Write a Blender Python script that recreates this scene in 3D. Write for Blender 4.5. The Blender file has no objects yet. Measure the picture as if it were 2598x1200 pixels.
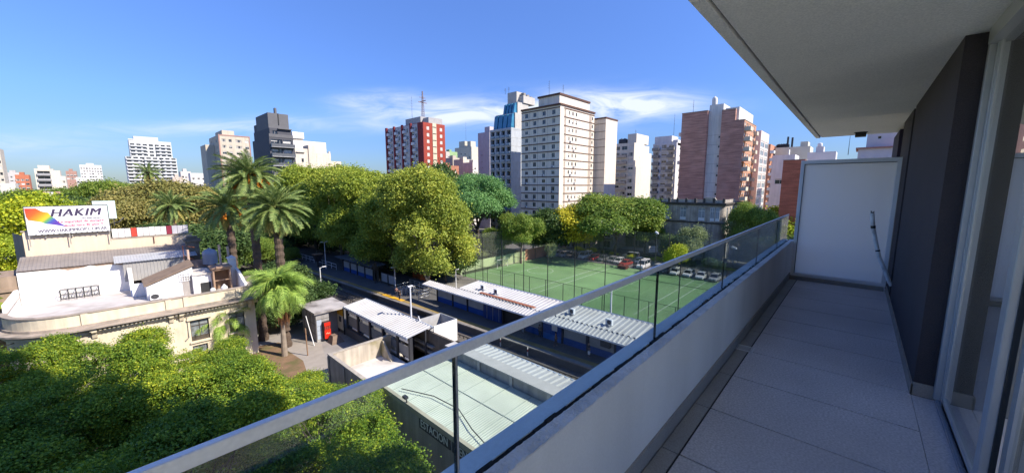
import bpy, math, random
import numpy as np
from mathutils import Vector, Matrix
R = math.radians
rnd = random.Random(7)
scene = bpy.context.scene
col = scene.collection

# ------------------------------------------------------------------ camera, sky, sun, exposure
H = 20.0                                   # eye height above the street (seventh floor)
YAW = R(47.4)                              # heading, clockwise from +Y; +X runs along the balcony, +Y along the railway
TILT = math.atan(128 / 952)
cam = bpy.data.cameras.new('camera'); cam_o = bpy.data.objects.new('camera', cam); col.objects.link(cam_o)
cam.sensor_width = 36.0; cam.lens = 36.0 * 952 / 2598; cam.clip_start = 0.05; cam.clip_end = 6000
cam_o.location = (0, 0, H); cam_o.rotation_euler = (R(90) - TILT, 0, -YAW)
scene.camera = cam_o

SUN_AZ, SUN_EL = R(155), R(41)             # from +Y clockwise
world = bpy.data.worlds.new('World'); scene.world = world; world.use_nodes = True
sun_l = bpy.data.lights.new('sun', 'SUN'); sun_l.energy = 3.1; sun_l.angle = R(0.53); sun_l.color = (1.0, 0.905, 0.77)
sun_o = bpy.data.objects.new('sun', sun_l); col.objects.link(sun_o)
SD = Vector((math.sin(SUN_AZ) * math.cos(SUN_EL), math.cos(SUN_AZ) * math.cos(SUN_EL), math.sin(SUN_EL)))
sun_o.rotation_euler = SD.to_track_quat('Z', 'Y').to_euler(); sun_o.location = (30, -30, 120)
scene.view_settings.view_transform = 'Standard'; scene.view_settings.look = 'None'
scene.view_settings.gamma = 1.0; scene.view_settings.use_curve_mapping = False
scene.view_settings.exposure = 1.32

def build_sky():
    nt = world.node_tree; N = nt.nodes; L = nt.links; N.clear()
    out = N.new('ShaderNodeOutputWorld'); bg = N.new('ShaderNodeBackground')
    bg.inputs['Strength'].default_value = 0.103
    sky = N.new('ShaderNodeTexSky'); sky.sky_type = 'NISHITA'; sky.sun_disc = False
    sky.sun_elevation = SUN_EL; sky.sun_rotation = SUN_AZ
    sky.air_density = 1.0; sky.dust_density = 0.2; sky.ozone_density = 2.0; sky.altitude = 0
    hs = N.new('ShaderNodeHueSaturation'); hs.inputs['Saturation'].default_value = 1.16
    L.new(sky.outputs[0], hs.inputs['Color'])
    tc = N.new('ShaderNodeTexCoord')
    def math_(op, a, b=None, c=None):
        n = N.new('ShaderNodeMath'); n.operation = op
        for i, q in enumerate((a, b, c)):
            if q is None: continue
            if isinstance(q, (int, float)): n.inputs[i].default_value = q
            else: L.new(q, n.inputs[i])
        return n.outputs[0]
    def dot(v):
        n = N.new('ShaderNodeVectorMath'); n.operation = 'DOT_PRODUCT'
        L.new(tc.outputs['Generated'], n.inputs[0]); n.inputs[1].default_value = v
        return n.outputs['Value']
    f = math_('MAXIMUM', dot((math.sin(YAW), math.cos(YAW), 0)), 0.05)
    u = math_('DIVIDE', dot((math.cos(YAW), -math.sin(YAW), 0)), f)
    v = math_('DIVIDE', dot((0, 0, 1)), f)
    # wisps of high cloud: stretched noise inside a few elongated patches
    cmb = N.new('ShaderNodeCombineXYZ')
    L.new(u, cmb.inputs[0]); L.new(math_('MULTIPLY', v, 4.6), cmb.inputs[1])
    n1 = N.new('ShaderNodeTexNoise'); n1.inputs['Scale'].default_value = 5.2; n1.inputs['Detail'].default_value = 9
    n1.inputs['Roughness'].default_value = 0.6; n1.inputs['Distortion'].default_value = 0.9
    L.new(cmb.outputs[0], n1.inputs['Vector'])
    n2 = N.new('ShaderNodeTexNoise'); n2.inputs['Scale'].default_value = 1.8; n2.inputs['Detail'].default_value = 4
    L.new(cmb.outputs[0], n2.inputs['Vector'])
    warp = math_('MULTIPLY', math_('SUBTRACT', n2.outputs[0], 0.5), 0.16)
    vv = math_('ADD', v, math_('MULTIPLY', warp, 0.45)); uu = math_('ADD', u, warp)
    total = None
    for (cu, cv, su, sv, k) in ((.30, .203, .15, .029, 1.5), (.05, .196, .17, .028, 1.15), (-.20, .180, .17, .025, 1.15), (-.42, .205, .05, .02, .5),
                                (-.33, .222, .10, .012, .45), (-.62, .150, .20, .014, .55), (-.95, .145, .25, .016, .30), (-1.25, .10, .22, .020, .38)):
        du = math_('DIVIDE', math_('SUBTRACT', uu, cu), su); dv = math_('DIVIDE', math_('SUBTRACT', vv, cv), sv)
        e = math_('ADD', math_('MULTIPLY', du, du), math_('MULTIPLY', dv, dv))
        g = math_('MULTIPLY', math_('EXPONENT', math_('MULTIPLY', e, -0.8)), k)
        total = g if total is None else math_('ADD', total, g)
    mr = N.new('ShaderNodeMapRange'); mr.inputs['From Min'].default_value = 0.33; mr.inputs['From Max'].default_value = 0.66
    L.new(n1.outputs[0], mr.inputs['Value'])
    dens = math_('MINIMUM', math_('MULTIPLY', total, math_('ADD', math_('MULTIPLY', mr.outputs[0], 0.92), 0.10)), 0.93)
    mix = N.new('ShaderNodeMixRGB'); L.new(dens, mix.inputs[0]);     rampv = N.new('ShaderNodeValToRGB'); L.new(dot((0, 0, 1)), rampv.inputs[0])
    e = rampv.color_ramp.elements; e[0].position = 0.0; e[0].color = (.19, .245, .37, 1); e[1].position = .42; e[1].color = (.64, .66, .93, 1)
    q = e.new(.17); q.color = (.40, .48, .74, 1)
    tint = N.new('ShaderNodeMixRGB'); tint.blend_type = 'MULTIPLY'; tint.inputs[0].default_value = 1
    L.new(hs.outputs[0], tint.inputs[1]); L.new(rampv.outputs[0], tint.inputs[2]); L.new(tint.outputs[0], mix.inputs[1])
    mix.inputs[2].default_value = (3.7, 4.0, 4.5, 1)
    L.new(mix.outputs[0], bg.inputs['Color']); L.new(bg.outputs[0], out.inputs['Surface'])
build_sky()

# ------------------------------------------------------------------ survey helpers: sight lines from the eye point to places on the ground
F_ = 952.0
def ray(px, py):
    dx = px - 1299; up = 600 - py
    fh = F_ * math.cos(TILT) + up * math.sin(TILT); v = -F_ * math.sin(TILT) + up * math.cos(TILT)
    return (math.sin(YAW) * fh + math.cos(YAW) * dx, math.cos(YAW) * fh - math.sin(YAW) * dx, v, fh)
def at(px, py, d):                          # point at forward distance d
    x, y, v, fh = ray(px, py); s = d / fh
    return Vector((x * s, y * s, H + v * s))
def lenx(C, px):                            # run along +X from C until the sight line px is met
    k = (px - 1299) / 960.0
    L0 = math.cos(YAW) * C[0] - math.sin(YAW) * C[1]; F0 = math.sin(YAW) * C[0] + math.cos(YAW) * C[1]
    return (k * F0 - L0) / (math.cos(YAW) - k * math.sin(YAW))
def leny(C, px):
    k = (px - 1299) / 960.0
    L0 = math.cos(YAW) * C[0] - math.sin(YAW) * C[1]; F0 = math.sin(YAW) * C[0] + math.cos(YAW) * C[1]
    return (k * F0 - L0) / (-math.sin(YAW) - k * math.cos(YAW))
def topz(px, py, d):
    x, y, v, fh = ray(px, py); return H + v * d / fh

# ------------------------------------------------------------------ materials
MATS = {}
ALB = .92                                  # scales outdoor base colours down to balance the exposure against the balcony
def mat(name, c, rough=.75, var=.14, scale=2.0, streak=0., bump=0., bscale=30., metal=0., spec=.4, dirt=None, dirtamt=0., fine=0., fscale=60., courses=0.):
    if name in MATS: return MATS[name]
    c = tuple(q * ALB for q in c); dirt = dirt and tuple(q * ALB for q in dirt)
    m = bpy.data.materials.new(name); m.use_nodes = True; nt = m.node_tree; N = nt.nodes; L = nt.links
    b = N['Principled BSDF']; b.inputs['Roughness'].default_value = rough; b.inputs['Metallic'].default_value = metal
    b.inputs['Specular IOR Level'].default_value = spec
    geo = N.new('ShaderNodeNewGeometry')
    def noise(s, det=6, vec=None):
        n = N.new('ShaderNodeTexNoise'); n.inputs['Scale'].default_value = s; n.inputs['Detail'].default_value = det
        L.new(vec or geo.outputs['Position'], n.inputs['Vector']); return n.outputs[0]
    def rng(x, a, bb, lo, hi):
        r = N.new('ShaderNodeMapRange'); L.new(x, r.inputs['Value'])
        for k, q in zip(('From Min', 'From Max', 'To Min', 'To Max'), (a, bb, lo, hi)): r.inputs[k].default_value = q
        return r.outputs[0]
    rgb = N.new('ShaderNodeRGB'); rgb.outputs[0].default_value = (*c, 1); cur = rgb.outputs[0]
    def mul(cur, fac):
        x = N.new('ShaderNodeMixRGB'); x.blend_type = 'MULTIPLY'; x.inputs[0].default_value = 1
        L.new(cur, x.inputs[1]); L.new(fac, x.inputs[2]); return x.outputs[0]
    if var: cur = mul(cur, rng(noise(scale), .25, .75, 1 - var, 1 + var))
    if fine: cur = mul(cur, rng(noise(fscale, 2), .3, .7, 1 - fine, 1 + fine))
    if streak:
        mp = N.new('ShaderNodeMapping'); mp.inputs['Scale'].default_value = (1.6, 1.6, .12); L.new(geo.outputs['Position'], mp.inputs[0])
        cur = mul(cur, rng(noise(1.3, 8, mp.outputs[0]), .35, .7, 1.0 + streak * .3, 1 - streak))
    if courses:                             # weathering that runs along the courses
        mp = N.new('ShaderNodeMapping'); mp.inputs['Scale'].default_value = (.22, .22, 3.2); L.new(geo.outputs['Position'], mp.inputs[0])
        cur = mul(cur, rng(noise(1.0, 7, mp.outputs[0]), .32, .68, 1 - courses, 1 + courses))
    if dirt:
        x = N.new('ShaderNodeMixRGB'); x.inputs[2].default_value = (*dirt, 1)
        L.new(rng(noise(scale * .6, 10), .48, .66, 0, dirtamt), x.inputs[0]); L.new(cur, x.inputs[1]); cur = x.outputs[0]
    L.new(cur, b.inputs['Base Color'])
    if bump:
        bp = N.new('ShaderNodeBump'); bp.inputs['Strength'].default_value = bump; bp.inputs['Distance'].default_value = .02
        L.new(noise(bscale, 5), bp.inputs['Height']); L.new(bp.outputs[0], b.inputs['Normal'])
    MATS[name] = m; return m

def leaf_mat(name, c1, c2, c3, trans=.35):
    m = bpy.data.materials.new(name); m.use_nodes = True; nt = m.node_tree; N = nt.nodes; L = nt.links; N.clear()
    out = N.new('ShaderNodeOutputMaterial'); at_ = N.new('ShaderNodeAttribute'); at_.attribute_name = 'tint'
    cr = N.new('ShaderNodeValToRGB'); e = cr.color_ramp.elements
    e[0].position = .08; e[0].color = (*c1, 1); e[1].position = .95; e[1].color = (*c3, 1)
    x = cr.color_ramp.elements.new(.55); x.color = (*c2, 1)
    L.new(at_.outputs['Fac'], cr.inputs[0])
    d = N.new('ShaderNodeBsdfPrincipled'); d.inputs['Roughness'].default_value = .55; d.inputs['Specular IOR Level'].default_value = .3
    c1, c2, c3 = [tuple(min(.8, q * 2.2) for q in c) for c in (c1, c2, c3)]
    for k_, c_ in ((0, c1), (1, c2), (2, c3)): cr.color_ramp.elements[k_].color = (*c_, 1)
    t = N.new('ShaderNodeBsdfTranslucent'); mx = N.new('ShaderNodeMixShader'); mx.inputs[0].default_value = trans
    L.new(cr.outputs[0], d.inputs['Base Color']); L.new(cr.outputs[0], t.inputs['Color'])
    L.new(d.outputs[0], mx.inputs[1]); L.new(t.outputs[0], mx.inputs[2]); L.new(mx.outputs[0], out.inputs['Surface'])
    MATS[name] = m; return m

def glass_mat(name, tint, refl=1.0, rough=0.0, ior=1.5, base=0.0):
    """thin clear sheet: what lies behind shows through, the sky mirrors at a low angle"""
    m = bpy.data.materials.new(name); m.use_nodes = True; nt = m.node_tree; N = nt.nodes; L = nt.links; N.clear()
    out = N.new('ShaderNodeOutputMaterial'); tr = N.new('ShaderNodeBsdfTransparent'); tr.inputs[0].default_value = (*tint, 1)
    gl = N.new('ShaderNodeBsdfGlossy'); gl.inputs['Roughness'].default_value = rough; gl.inputs['Color'].default_value = (refl, refl, refl, 1)
    fr = N.new('ShaderNodeFresnel');     gb_ = N.new('ShaderNodeNewGeometry'); im = N.new('ShaderNodeMapRange'); im.inputs['To Min'].default_value = ior; im.inputs['To Max'].default_value = 1 / ior
    L.new(gb_.outputs['Backfacing'], im.inputs['Value']); L.new(im.outputs[0], fr.inputs['IOR'])
    ad = N.new('ShaderNodeMath'); ad.operation = 'ADD'; ad.use_clamp = True; ad.inputs[1].default_value = base; L.new(fr.outputs[0], ad.inputs[0])
    mx = N.new('ShaderNodeMixShader'); L.new(ad.outputs[0], mx.inputs[0]); L.new(tr.outputs[0], mx.inputs[1]); L.new(gl.outputs[0], mx.inputs[2])
    L.new(mx.outputs[0], out.inputs['Surface']); MATS[name] = m; return m

def net_mat(name, cell, thick, c):
    m = bpy.data.materials.new(name); m.use_nodes = True; nt = m.node_tree; N = nt.nodes; L = nt.links; N.clear()
    out = N.new('ShaderNodeOutputMaterial'); tr = N.new('ShaderNodeBsdfTransparent'); df = N.new('ShaderNodeBsdfDiffuse'); df.inputs[0].default_value = (*c, 1)
    g = N.new('ShaderNodeNewGeometry'); s = N.new('ShaderNodeSeparateXYZ'); L.new(g.outputs['Position'], s.inputs[0])
    def mt(op, a, b):
        n = N.new('ShaderNodeMath'); n.operation = op
        for i, q in enumerate((a, b)):
            if isinstance(q, (int, float)): n.inputs[i].default_value = q
            else: L.new(q, n.inputs[i])
        return n.outputs[0]
    h = mt('ADD', s.outputs[0], s.outputs[1])
    a = mt('LESS_THAN', mt('PINGPONG', h, cell / 2), thick / 2); b = mt('LESS_THAN', mt('PINGPONG', s.outputs[2], cell / 2), thick / 2)
    k = mt('MAXIMUM', a, b)
    mx = N.new('ShaderNodeMixShader'); L.new(k, mx.inputs[0]); L.new(tr.outputs[0], mx.inputs[1]); L.new(df.outputs[0], mx.inputs[2])
    L.new(mx.outputs[0], out.inputs['Surface']); MATS[name] = m; return m

# ------------------------------------------------------------------ objects
def tag(o, label=None, cat=None, group=None, kind=None):
    if label: o['label'] = label
    if cat: o['category'] = cat
    if group: o['group'] = group
    if kind: o['kind'] = kind
    return o
def empty(name, label, cat, loc=(0, 0, 0), rot=0, group=None):
    o = bpy.data.objects.new(name, None); o.location = loc; o.rotation_euler = (0, 0, rot); o.empty_display_size = .2
    col.objects.link(o); return tag(o, label, cat, group)
def link(name, me, parent=None, loc=(0, 0, 0), rot=(0, 0, 0), scale=None):
    o = bpy.data.objects.new(name, me); o.location = loc; o.rotation_euler = rot
    if scale is not None: o.scale = scale if hasattr(scale, '__len__') else (scale,) * 3
    col.objects.link(o); o.parent = parent; return o
def copy_tree(o, parent=None):
    c = o.copy(); col.objects.link(c); c.parent = parent
    for ch in list(o.children): copy_tree(ch, c)
    return c

class MB:
    """collects boxes, quads and tubes and links them as ONE mesh"""
    def __init__(s): s.v = []; s.f = []; s.m = []
    def poly(s, pts, mi=0):
        n = len(s.v); s.v += [tuple(p) for p in pts]; s.f.append(tuple(range(n, n + len(pts)))); s.m.append(mi); return s
    def box(s, x0, y0, z0, x1, y1, z1, mi=0):
        n = len(s.v)
        s.v += [(x0, y0, z0), (x1, y0, z0), (x1, y1, z0), (x0, y1, z0), (x0, y0, z1), (x1, y0, z1), (x1, y1, z1), (x0, y1, z1)]
        for q in ((3, 2, 1, 0), (4, 5, 6, 7), (0, 1, 5, 4), (1, 2, 6, 5), (2, 3, 7, 6), (3, 0, 4, 7)):
            s.f.append(tuple(n + i for i in q)); s.m.append(mi)
        return s
    def hexa(s, p, mi=0):                    # eight corners in box order
        n = len(s.v); s.v += [tuple(q) for q in p]
        for q in ((3, 2, 1, 0), (4, 5, 6, 7), (0, 1, 5, 4), (1, 2, 6, 5), (2, 3, 7, 6), (3, 0, 4, 7)):
            s.f.append(tuple(n + i for i in q)); s.m.append(mi)
        return s
    def prism(s, poly, axis, a, b, mi=0):    # outline swept along an axis; axis z: (x,y), x: (y,z), y: (x,z)
        def P(p, t): return {'z': (p[0], p[1], t), 'x': (t, p[0], p[1]), 'y': (p[0], t, p[1])}[axis]
        n = len(s.v); k = len(poly); s.v += [P(p, a) for p in poly] + [P(p, b) for p in poly]
        s.f.append(tuple(range(n, n + k))); s.f.append(tuple(range(n + 2 * k - 1, n + k - 1, -1))); s.m += [mi, mi]
        for i in range(k):
            j = (i + 1) % k; s.f.append((n + i, n + j, n + k + j, n + k + i)); s.m.append(mi)
        return s
    def tube(s, pts, r, n=8, mi=0, cap=True):
        pts = [Vector(p) for p in pts]; rs = r if hasattr(r, '__len__') else [r] * len(pts); base = len(s.v)
        ref = Vector((0, 0, 1))
        for i, p in enumerate(pts):
            t = (pts[min(i + 1, len(pts) - 1)] - pts[max(i - 1, 0)]).normalized()
            a = t.cross(ref)
            if a.length < .05: a = t.cross(Vector((1, 0, 0)))
            a.normalize(); b = t.cross(a).normalized()
            for k in range(n):
                w = 2 * math.pi * k / n; s.v.append(tuple(p + (a * math.cos(w) + b * math.sin(w)) * rs[i]))
        for i in range(len(pts) - 1):
            for k in range(n):
                q = base + i * n; s.f.append((q + k, q + (k + 1) % n, q + n + (k + 1) % n, q + n + k)); s.m.append(mi)
        if cap:
            s.f.append(tuple(base + k for k in range(n))[::-1]); s.f.append(tuple(base + (len(pts) - 1) * n + k for k in range(n))); s.m += [mi, mi]
        return s
    def lathe(s, prof, at=(0, 0, 0), n=16, mi=0):
        return s.tube_z([(at[0], at[1], at[2] + z) for r_, z in prof], [r_ for r_, z in prof], n, mi)
    def tube_z(s, pts, rs, n, mi):
        base = len(s.v)
        for p, r_ in zip(pts, rs):
            for k in range(n): s.v.append((p[0] + r_ * math.cos(2 * math.pi * k / n), p[1] + r_ * math.sin(2 * math.pi * k / n), p[2]))
        for i in range(len(pts) - 1):
            for k in range(n):
                q = base + i * n; s.f.append((q + k, q + (k + 1) % n, q + n + (k + 1) % n, q + n + k)); s.m.append(mi)
        s.f.append(tuple(base + k for k in range(n))[::-1]); s.f.append(tuple(base + (len(pts) - 1) * n + k for k in range(n))); s.m += [mi, mi]
        return s
    def sheet(s, p0, eu, ev, pitch, depth, mi=0, up=(0, 0, 1)):
        """ribbed roofing: ribs run along ev, repeated along eu"""
        p0, eu, ev, up = Vector(p0), Vector(eu), Vector(ev), Vector(up); n = max(2, int(eu.length / pitch)); base = len(s.v)
        prof = []
        for i in range(n):
            for t, h in ((0, 0), (.5, 0), (.6, 1), (.9, 1)): prof.append(((i + t) / n, h * depth))
        prof.append((1, 0))
        for t, h in prof:
            for w in (0, 1): s.v.append(tuple(p0 + eu * t + ev * w + up * h))
        for i in range(len(prof) - 1):
            q = base + 2 * i; s.f.append((q, q + 2, q + 3, q + 1)); s.m.append(mi)
        return s
    def mesh(s, name, mats):
        me = bpy.data.meshes.new(name); me.from_pydata(s.v, [], s.f)
        for m in (mats if isinstance(mats, (list, tuple)) else [mats]): me.materials.append(m)
        if any(s.m): me.polygons.foreach_set('material_index', s.m)
        me.update(); return me
    def build(s, name, mats, parent=None, loc=(0, 0, 0), rot=(0, 0, 0), smooth=False, bevel=0):
        me = s.mesh(name, mats)
        if smooth:
            me.polygons.foreach_set('use_smooth', [True] * len(me.polygons)); me.set_sharp_from_angle(angle=R(38))
        o = link(name, me, parent, loc, rot)
        if bevel:
            b = o.modifiers.new('bevel', 'BEVEL'); b.width = bevel; b.segments = 2; b.limit_method = 'ANGLE'
        return o

def text_mesh(body, size, depth=.01, shear=0, off=0., spacing=1.0, mats=None, bold=0):
    cu = bpy.data.curves.new('text', 'FONT'); cu.body = body; cu.size = size; cu.extrude = depth; cu.shear = shear; cu.offset = off
    cu.space_character = spacing; cu.resolution_u = 3; cu.align_x = 'CENTER'; cu.align_y = 'CENTER'
    o = bpy.data.objects.new('text', cu); col.objects.link(o)
    dg = bpy.context.evaluated_depsgraph_get(); me = bpy.data.meshes.new_from_object(o.evaluated_get(dg))
    bpy.data.objects.remove(o); bpy.data.curves.remove(cu); me.materials.clear()
    if bold:                                # a heavier face: the same print struck again, a hair to each side
        v = np.empty(len(me.vertices) * 3); me.vertices.foreach_get('co', v); v = v.reshape(-1, 3); f = [tuple(p.vertices) for p in me.polygons]; V = []; Fc = []
        for k, d in enumerate((-1, -.33, .33, 1)): V += [(x + bold * d, y, z + .0012 * k) for x, y, z in v]; Fc += [tuple(i + k * len(v) for i in q) for q in f]
        me = bpy.data.meshes.new('lettering'); me.from_pydata(V, [], Fc)
    me.materials.append(mats); return me

# ------------------------------------------------------------------ palette
concrete = mat('concrete', (.34, .32, .29), .9, .16, 1.2, streak=.25, bump=.3)
white_paint = mat('white paint', (.80, .78, .75), .7, .05, .8, streak=.10)
cream = mat('cream render', (.72, .62, .46), .85, .08, .9, streak=.16)
steel = mat('steel', (.42, .44, .46), .4, .08, 5, metal=.6)
dark_steel = mat('dark steel', (.05, .052, .058), .5, .1, 4)
black_pole = mat('black painted steel', (.03, .032, .033), .5, .1, 4)
white_metal = mat('white metal', (.74, .75, .77), .45, .06, 2)
alu = mat('aluminium', (.62, .64, .68), .35, .04, 4, metal=.35)
dark_glass = mat('window glass', (.022, .026, .032), .08, .3, .6, spec=.7)
blue_glass = mat('blue window glass', (.05, .22, .36), .08, .3, .5, spec=.8)
shutter_m = mat('roller shutter', (.70, .68, .63), .6, .1, 1.1)
frame_m = mat('window frame', (.55, .55, .54), .5, .08, 3)
wood_m = mat('weathered wood', (.28, .17, .10), .8, .2, 5)
asphalt = mat('asphalt', (.058, .058, .060), .9, .2, .7, fine=.12, fscale=25)
rust = mat('rust', (.30, .11, .06), .85, .2, 4)

# ------------------------------------------------------------------ ground and setting
def flat(name, poly, z, m, kind='structure'):
    mb = MB(); mb.poly([(x, y, z) for x, y in poly]); return tag(mb.build(name, m), kind=kind)
def rect(x0, y0, x1, y1): return [(x0, y0), (x1, y0), (x1, y1), (x0, y1)]
ground_m = mat('city ground', (.26, .25, .22), .95, .35, .05, dirt=(.14, .15, .09), dirtamt=.6)
paving = mat('concrete paving', (.32, .295, .275), .9, .14, .6, dirt=(.18, .16, .14), dirtamt=.6, fine=.06)
ballast = mat('track ballast', (.13, .115, .105), .95, .3, 1.2, fine=.35, fscale=9)
soil = mat('dry soil', (.23, .145, .085), .95, .2, 1.0, dirt=(.12, .12, .04), dirtamt=.8, fine=.2, fscale=14)
turf_m = mat('artificial turf', (.145, .275, .105), .9, .20, .16, fine=.14, fscale=16, dirt=(.19, .30, .13), dirtamt=.6)
grass_m = mat('rough grass', (.10, .13, .045), .95, .35, .5, fine=.2, fscale=8)
flat('ground', rect(-2500, -2500, 2500, 2500), 0, ground_m)
flat('plaza', rect(-4, 3, 24.6, 58), .006, paving)
flat('street', rect(-60, 43.0, -4, 50), .006, asphalt)
flat('soil_bed', [(9.5, 54.5), (13.6, 53.5), (15.4, 46.3), (12.4, 40.5), (7, 40), (5, 46)], .012, soil)
flat('garden_path', [(14.2, 53), (17.2, 49), (15.0, 41), (13.6, 38.6), (12.4, 38.6), (13.9, 45.6), (13.4, 52)], .018, mat('path concrete', (.36, .32, .28), .9, .12, 1.0, fine=.06))
def track_x(y): return 31.85 - .048 * (y - 45)           # front edge of the far platform runs a little off the street grid
flat('track_bed', [(track_x(-40) - 8.2, -40), (track_x(-40), -40), (track_x(330), 330), (track_x(330) - 8.2, 330)], .010, ballast)
flat('parking_road', rect(87.0, -40, 96.5, 120), .006, mat('worn asphalt', (.17, .16, .155), .9, .14, .5, fine=.1, fscale=20))
flat('verge', rect(96.7, -40, 101, 95), .014, grass_m)
flat('avenue', rect(101.2, -60, 112, 240), .008, asphalt)
flat('grass_bank', rect(42.5, 66, 87, 84), .012, grass_m)
flat('turf_pitch', rect(53.2, 6, 86.2, 64.4), .020, turf_m)
ln = MB(); white_line = mat('pitch line paint', (.48, .56, .46), .9, .30, 1.2)
for x0, y0, x1, y1 in ((54.6, 43.2, 82.6, 43.32), (54.6, 45.4, 82.6, 45.52), (54.6, 22.0, 84, 22.12), (54.6, 24.3, 84, 24.42), (59.2, 57.2, 72.2, 57.32), (59.2, 57.32, 59.32, 63.2),
                       (72.08, 57.32, 72.2, 63.2), (54.6, 63.2, 84, 63.3), (54.6, 45.53, 54.7, 63.19), (84.05, 24.43, 84.15, 63.19), (54.6, 33.0, 84, 33.08)):
    ln.poly([(x0, y0, .026), (x1, y0, .026), (x1, y1, .026), (x0, y1, .026)])
for cx, cy in ((69, 54.3), (69, 33.05)):
    for k in range(28):
        a, b = k * math.pi / 14, (k + 1) * math.pi / 14
        ln.poly([(cx + q * math.cos(t), cy + q * math.sin(t), .030) for q, t in ((3, a), (3, b), (3.1, b), (3.1, a))])
tag(ln.build('pitch_markings', white_line), kind='structure')

# ------------------------------------------------------------------ foliage
def crown_mesh(name, lobes, ncl, per, leaf, mats, seed, sig=.45, low=-.35, tbias=0.0, fold=.12, core=.78, main=1.0):
    g = np.random.default_rng(seed); lob = np.array(lobes, float)
    w = (lob[:, 3] * lob[:, 4] + lob[:, 3] * lob[:, 5]); w[0] *= main; w /= w.sum(); lt = g.random(len(lob))
    m = int(ncl * 2.2); idx = g.choice(len(lob), m, p=w)
    d = g.normal(size=(m, 3)); d /= np.linalg.norm(d, axis=1)[:, None]; d = d[d[:, 2] > low]; idx = idx[:len(d)]
    r = 1.0 - np.abs(g.normal(0, .13, len(d))) + .14 * (g.random(len(d)) > .88); p = lob[idx, :3] + d * lob[idx, 3:6] * r[:, None]
    keep = np.ones(len(p), bool)
    for k in range(len(lob)):
        q = (p - lob[k, :3]) / lob[k, 3:6]; keep &= ~((np.sum(q * q, 1) < core ** 2) & (idx != k))
    ext = lob[:, 3:6].max(); hp = p[g.integers(0, len(p), 26)]; hr = ext * (.10 + .16 * g.random(26))      # gaps where the sky or the shade inside shows
    for q, h_ in zip(hp, hr): keep &= np.sum((p - q) ** 2, 1) > h_ * h_
    lt = lt[idx][keep][:ncl]; p, d = p[keep][:ncl], d[keep][:ncl]; n = len(p) * per
    ct = g.random(len(p)); sg = sig * (.6 + .8 * g.random(len(p)))
    off = g.normal(size=(n, 3)) * np.repeat(sg, per)[:, None] * np.array([1, 1, .65])
    P = np.repeat(p, per, 0) + off; D = np.repeat(d, per, 0)
    nv = D * .5 + np.array([0, 0, .42]) + g.normal(size=(n, 3)) * .62; nv /= np.linalg.norm(nv, axis=1)[:, None]
    t = np.cross(nv, g.normal(size=(n, 3))); t /= np.linalg.norm(t, axis=1)[:, None]; b = np.cross(nv, t)
    ll = leaf * (.6 + .8 * g.random(n))[:, None]; ww = ll * .36
    V = np.empty((n, 4, 3)); V[:, 0] = P - t * ll * .5; V[:, 1] = P + b * ww + nv * ll * fold; V[:, 2] = P + t * ll * .5 - nv * ll * fold; V[:, 3] = P - b * ww + nv * ll * fold
    tint = np.clip(.24 * np.repeat(lt, per) + .30 * np.repeat(ct, per) + .48 * g.random(n) - .01 + tbias, 0, 1)
    me = bpy.data.meshes.new(name); me.vertices.add(4 * n); me.vertices.foreach_set('co', V.ravel())
    me.loops.add(4 * n); me.loops.foreach_set('vertex_index', np.arange(4 * n)); me.polygons.add(n)
    me.polygons.foreach_set('loop_start', np.arange(0, 4 * n, 4)); me.polygons.foreach_set('loop_total', np.full(n, 4))
    a = me.attributes.new('tint', 'FLOAT', 'FACE'); a.data.foreach_set('value', tint.astype(np.float32))
    me.materials.append(mats); me.update(); me.validate(); return me

def lobes_round(r, h, z0, n, seed, flat_=.8, spread=.62, small=.5):
    g = random.Random(seed); L = [(0, 0, z0 + h * .5, r * .72, r * .72, h * .46)]
    for k in range(n):
        a = 2 * math.pi * (k + .5 * g.random()) / n * 2.4; q = r * spread * (.55 + .6 * g.random()); z = z0 + h * (.22 + .62 * g.random())
        s = r * small * (.72 + .5 * g.random()); f = math.sqrt(max(.15, 1 - (2 * (z - z0) / h - 1) ** 2)) * .55 + .5
        L.append((q * f * math.cos(a), q * f * math.sin(a), z, s, s, s * flat_))
    return L
def trunk_mb(lobes, z0, r, seed, lean=.25):
    g = random.Random(seed); mb = MB(); top = z0 + (max(l[2] for l in lobes) - z0) * .55
    pts = [(0, 0, -.1), (.05, .02, z0 * .35), (g.uniform(-lean, lean), g.uniform(-lean, lean), z0 * .8), (g.uniform(-lean, lean), g.uniform(-lean, lean), top)]
    mb.tube(pts, [r * 1.35, r, r * .85, r * .4], 9)
    for l in lobes[1:]:
        s = Vector(pts[2]).lerp(Vector(pts[3]), g.random() * .7); e = Vector(l[:3]); m = s.lerp(e, .5) + Vector((0, 0, -.08 * (e - s).length))
        mb.tube([s, m, e], [r * .38, r * .26, r * .08], 6)
    return mb
bark = mat('bark', (.12, .095, .075), .95, .3, 2.5, bump=.5, bscale=12)
pale_bark = mat('plane bark', (.24, .21, .16), .9, .35, 1.6)
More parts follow.
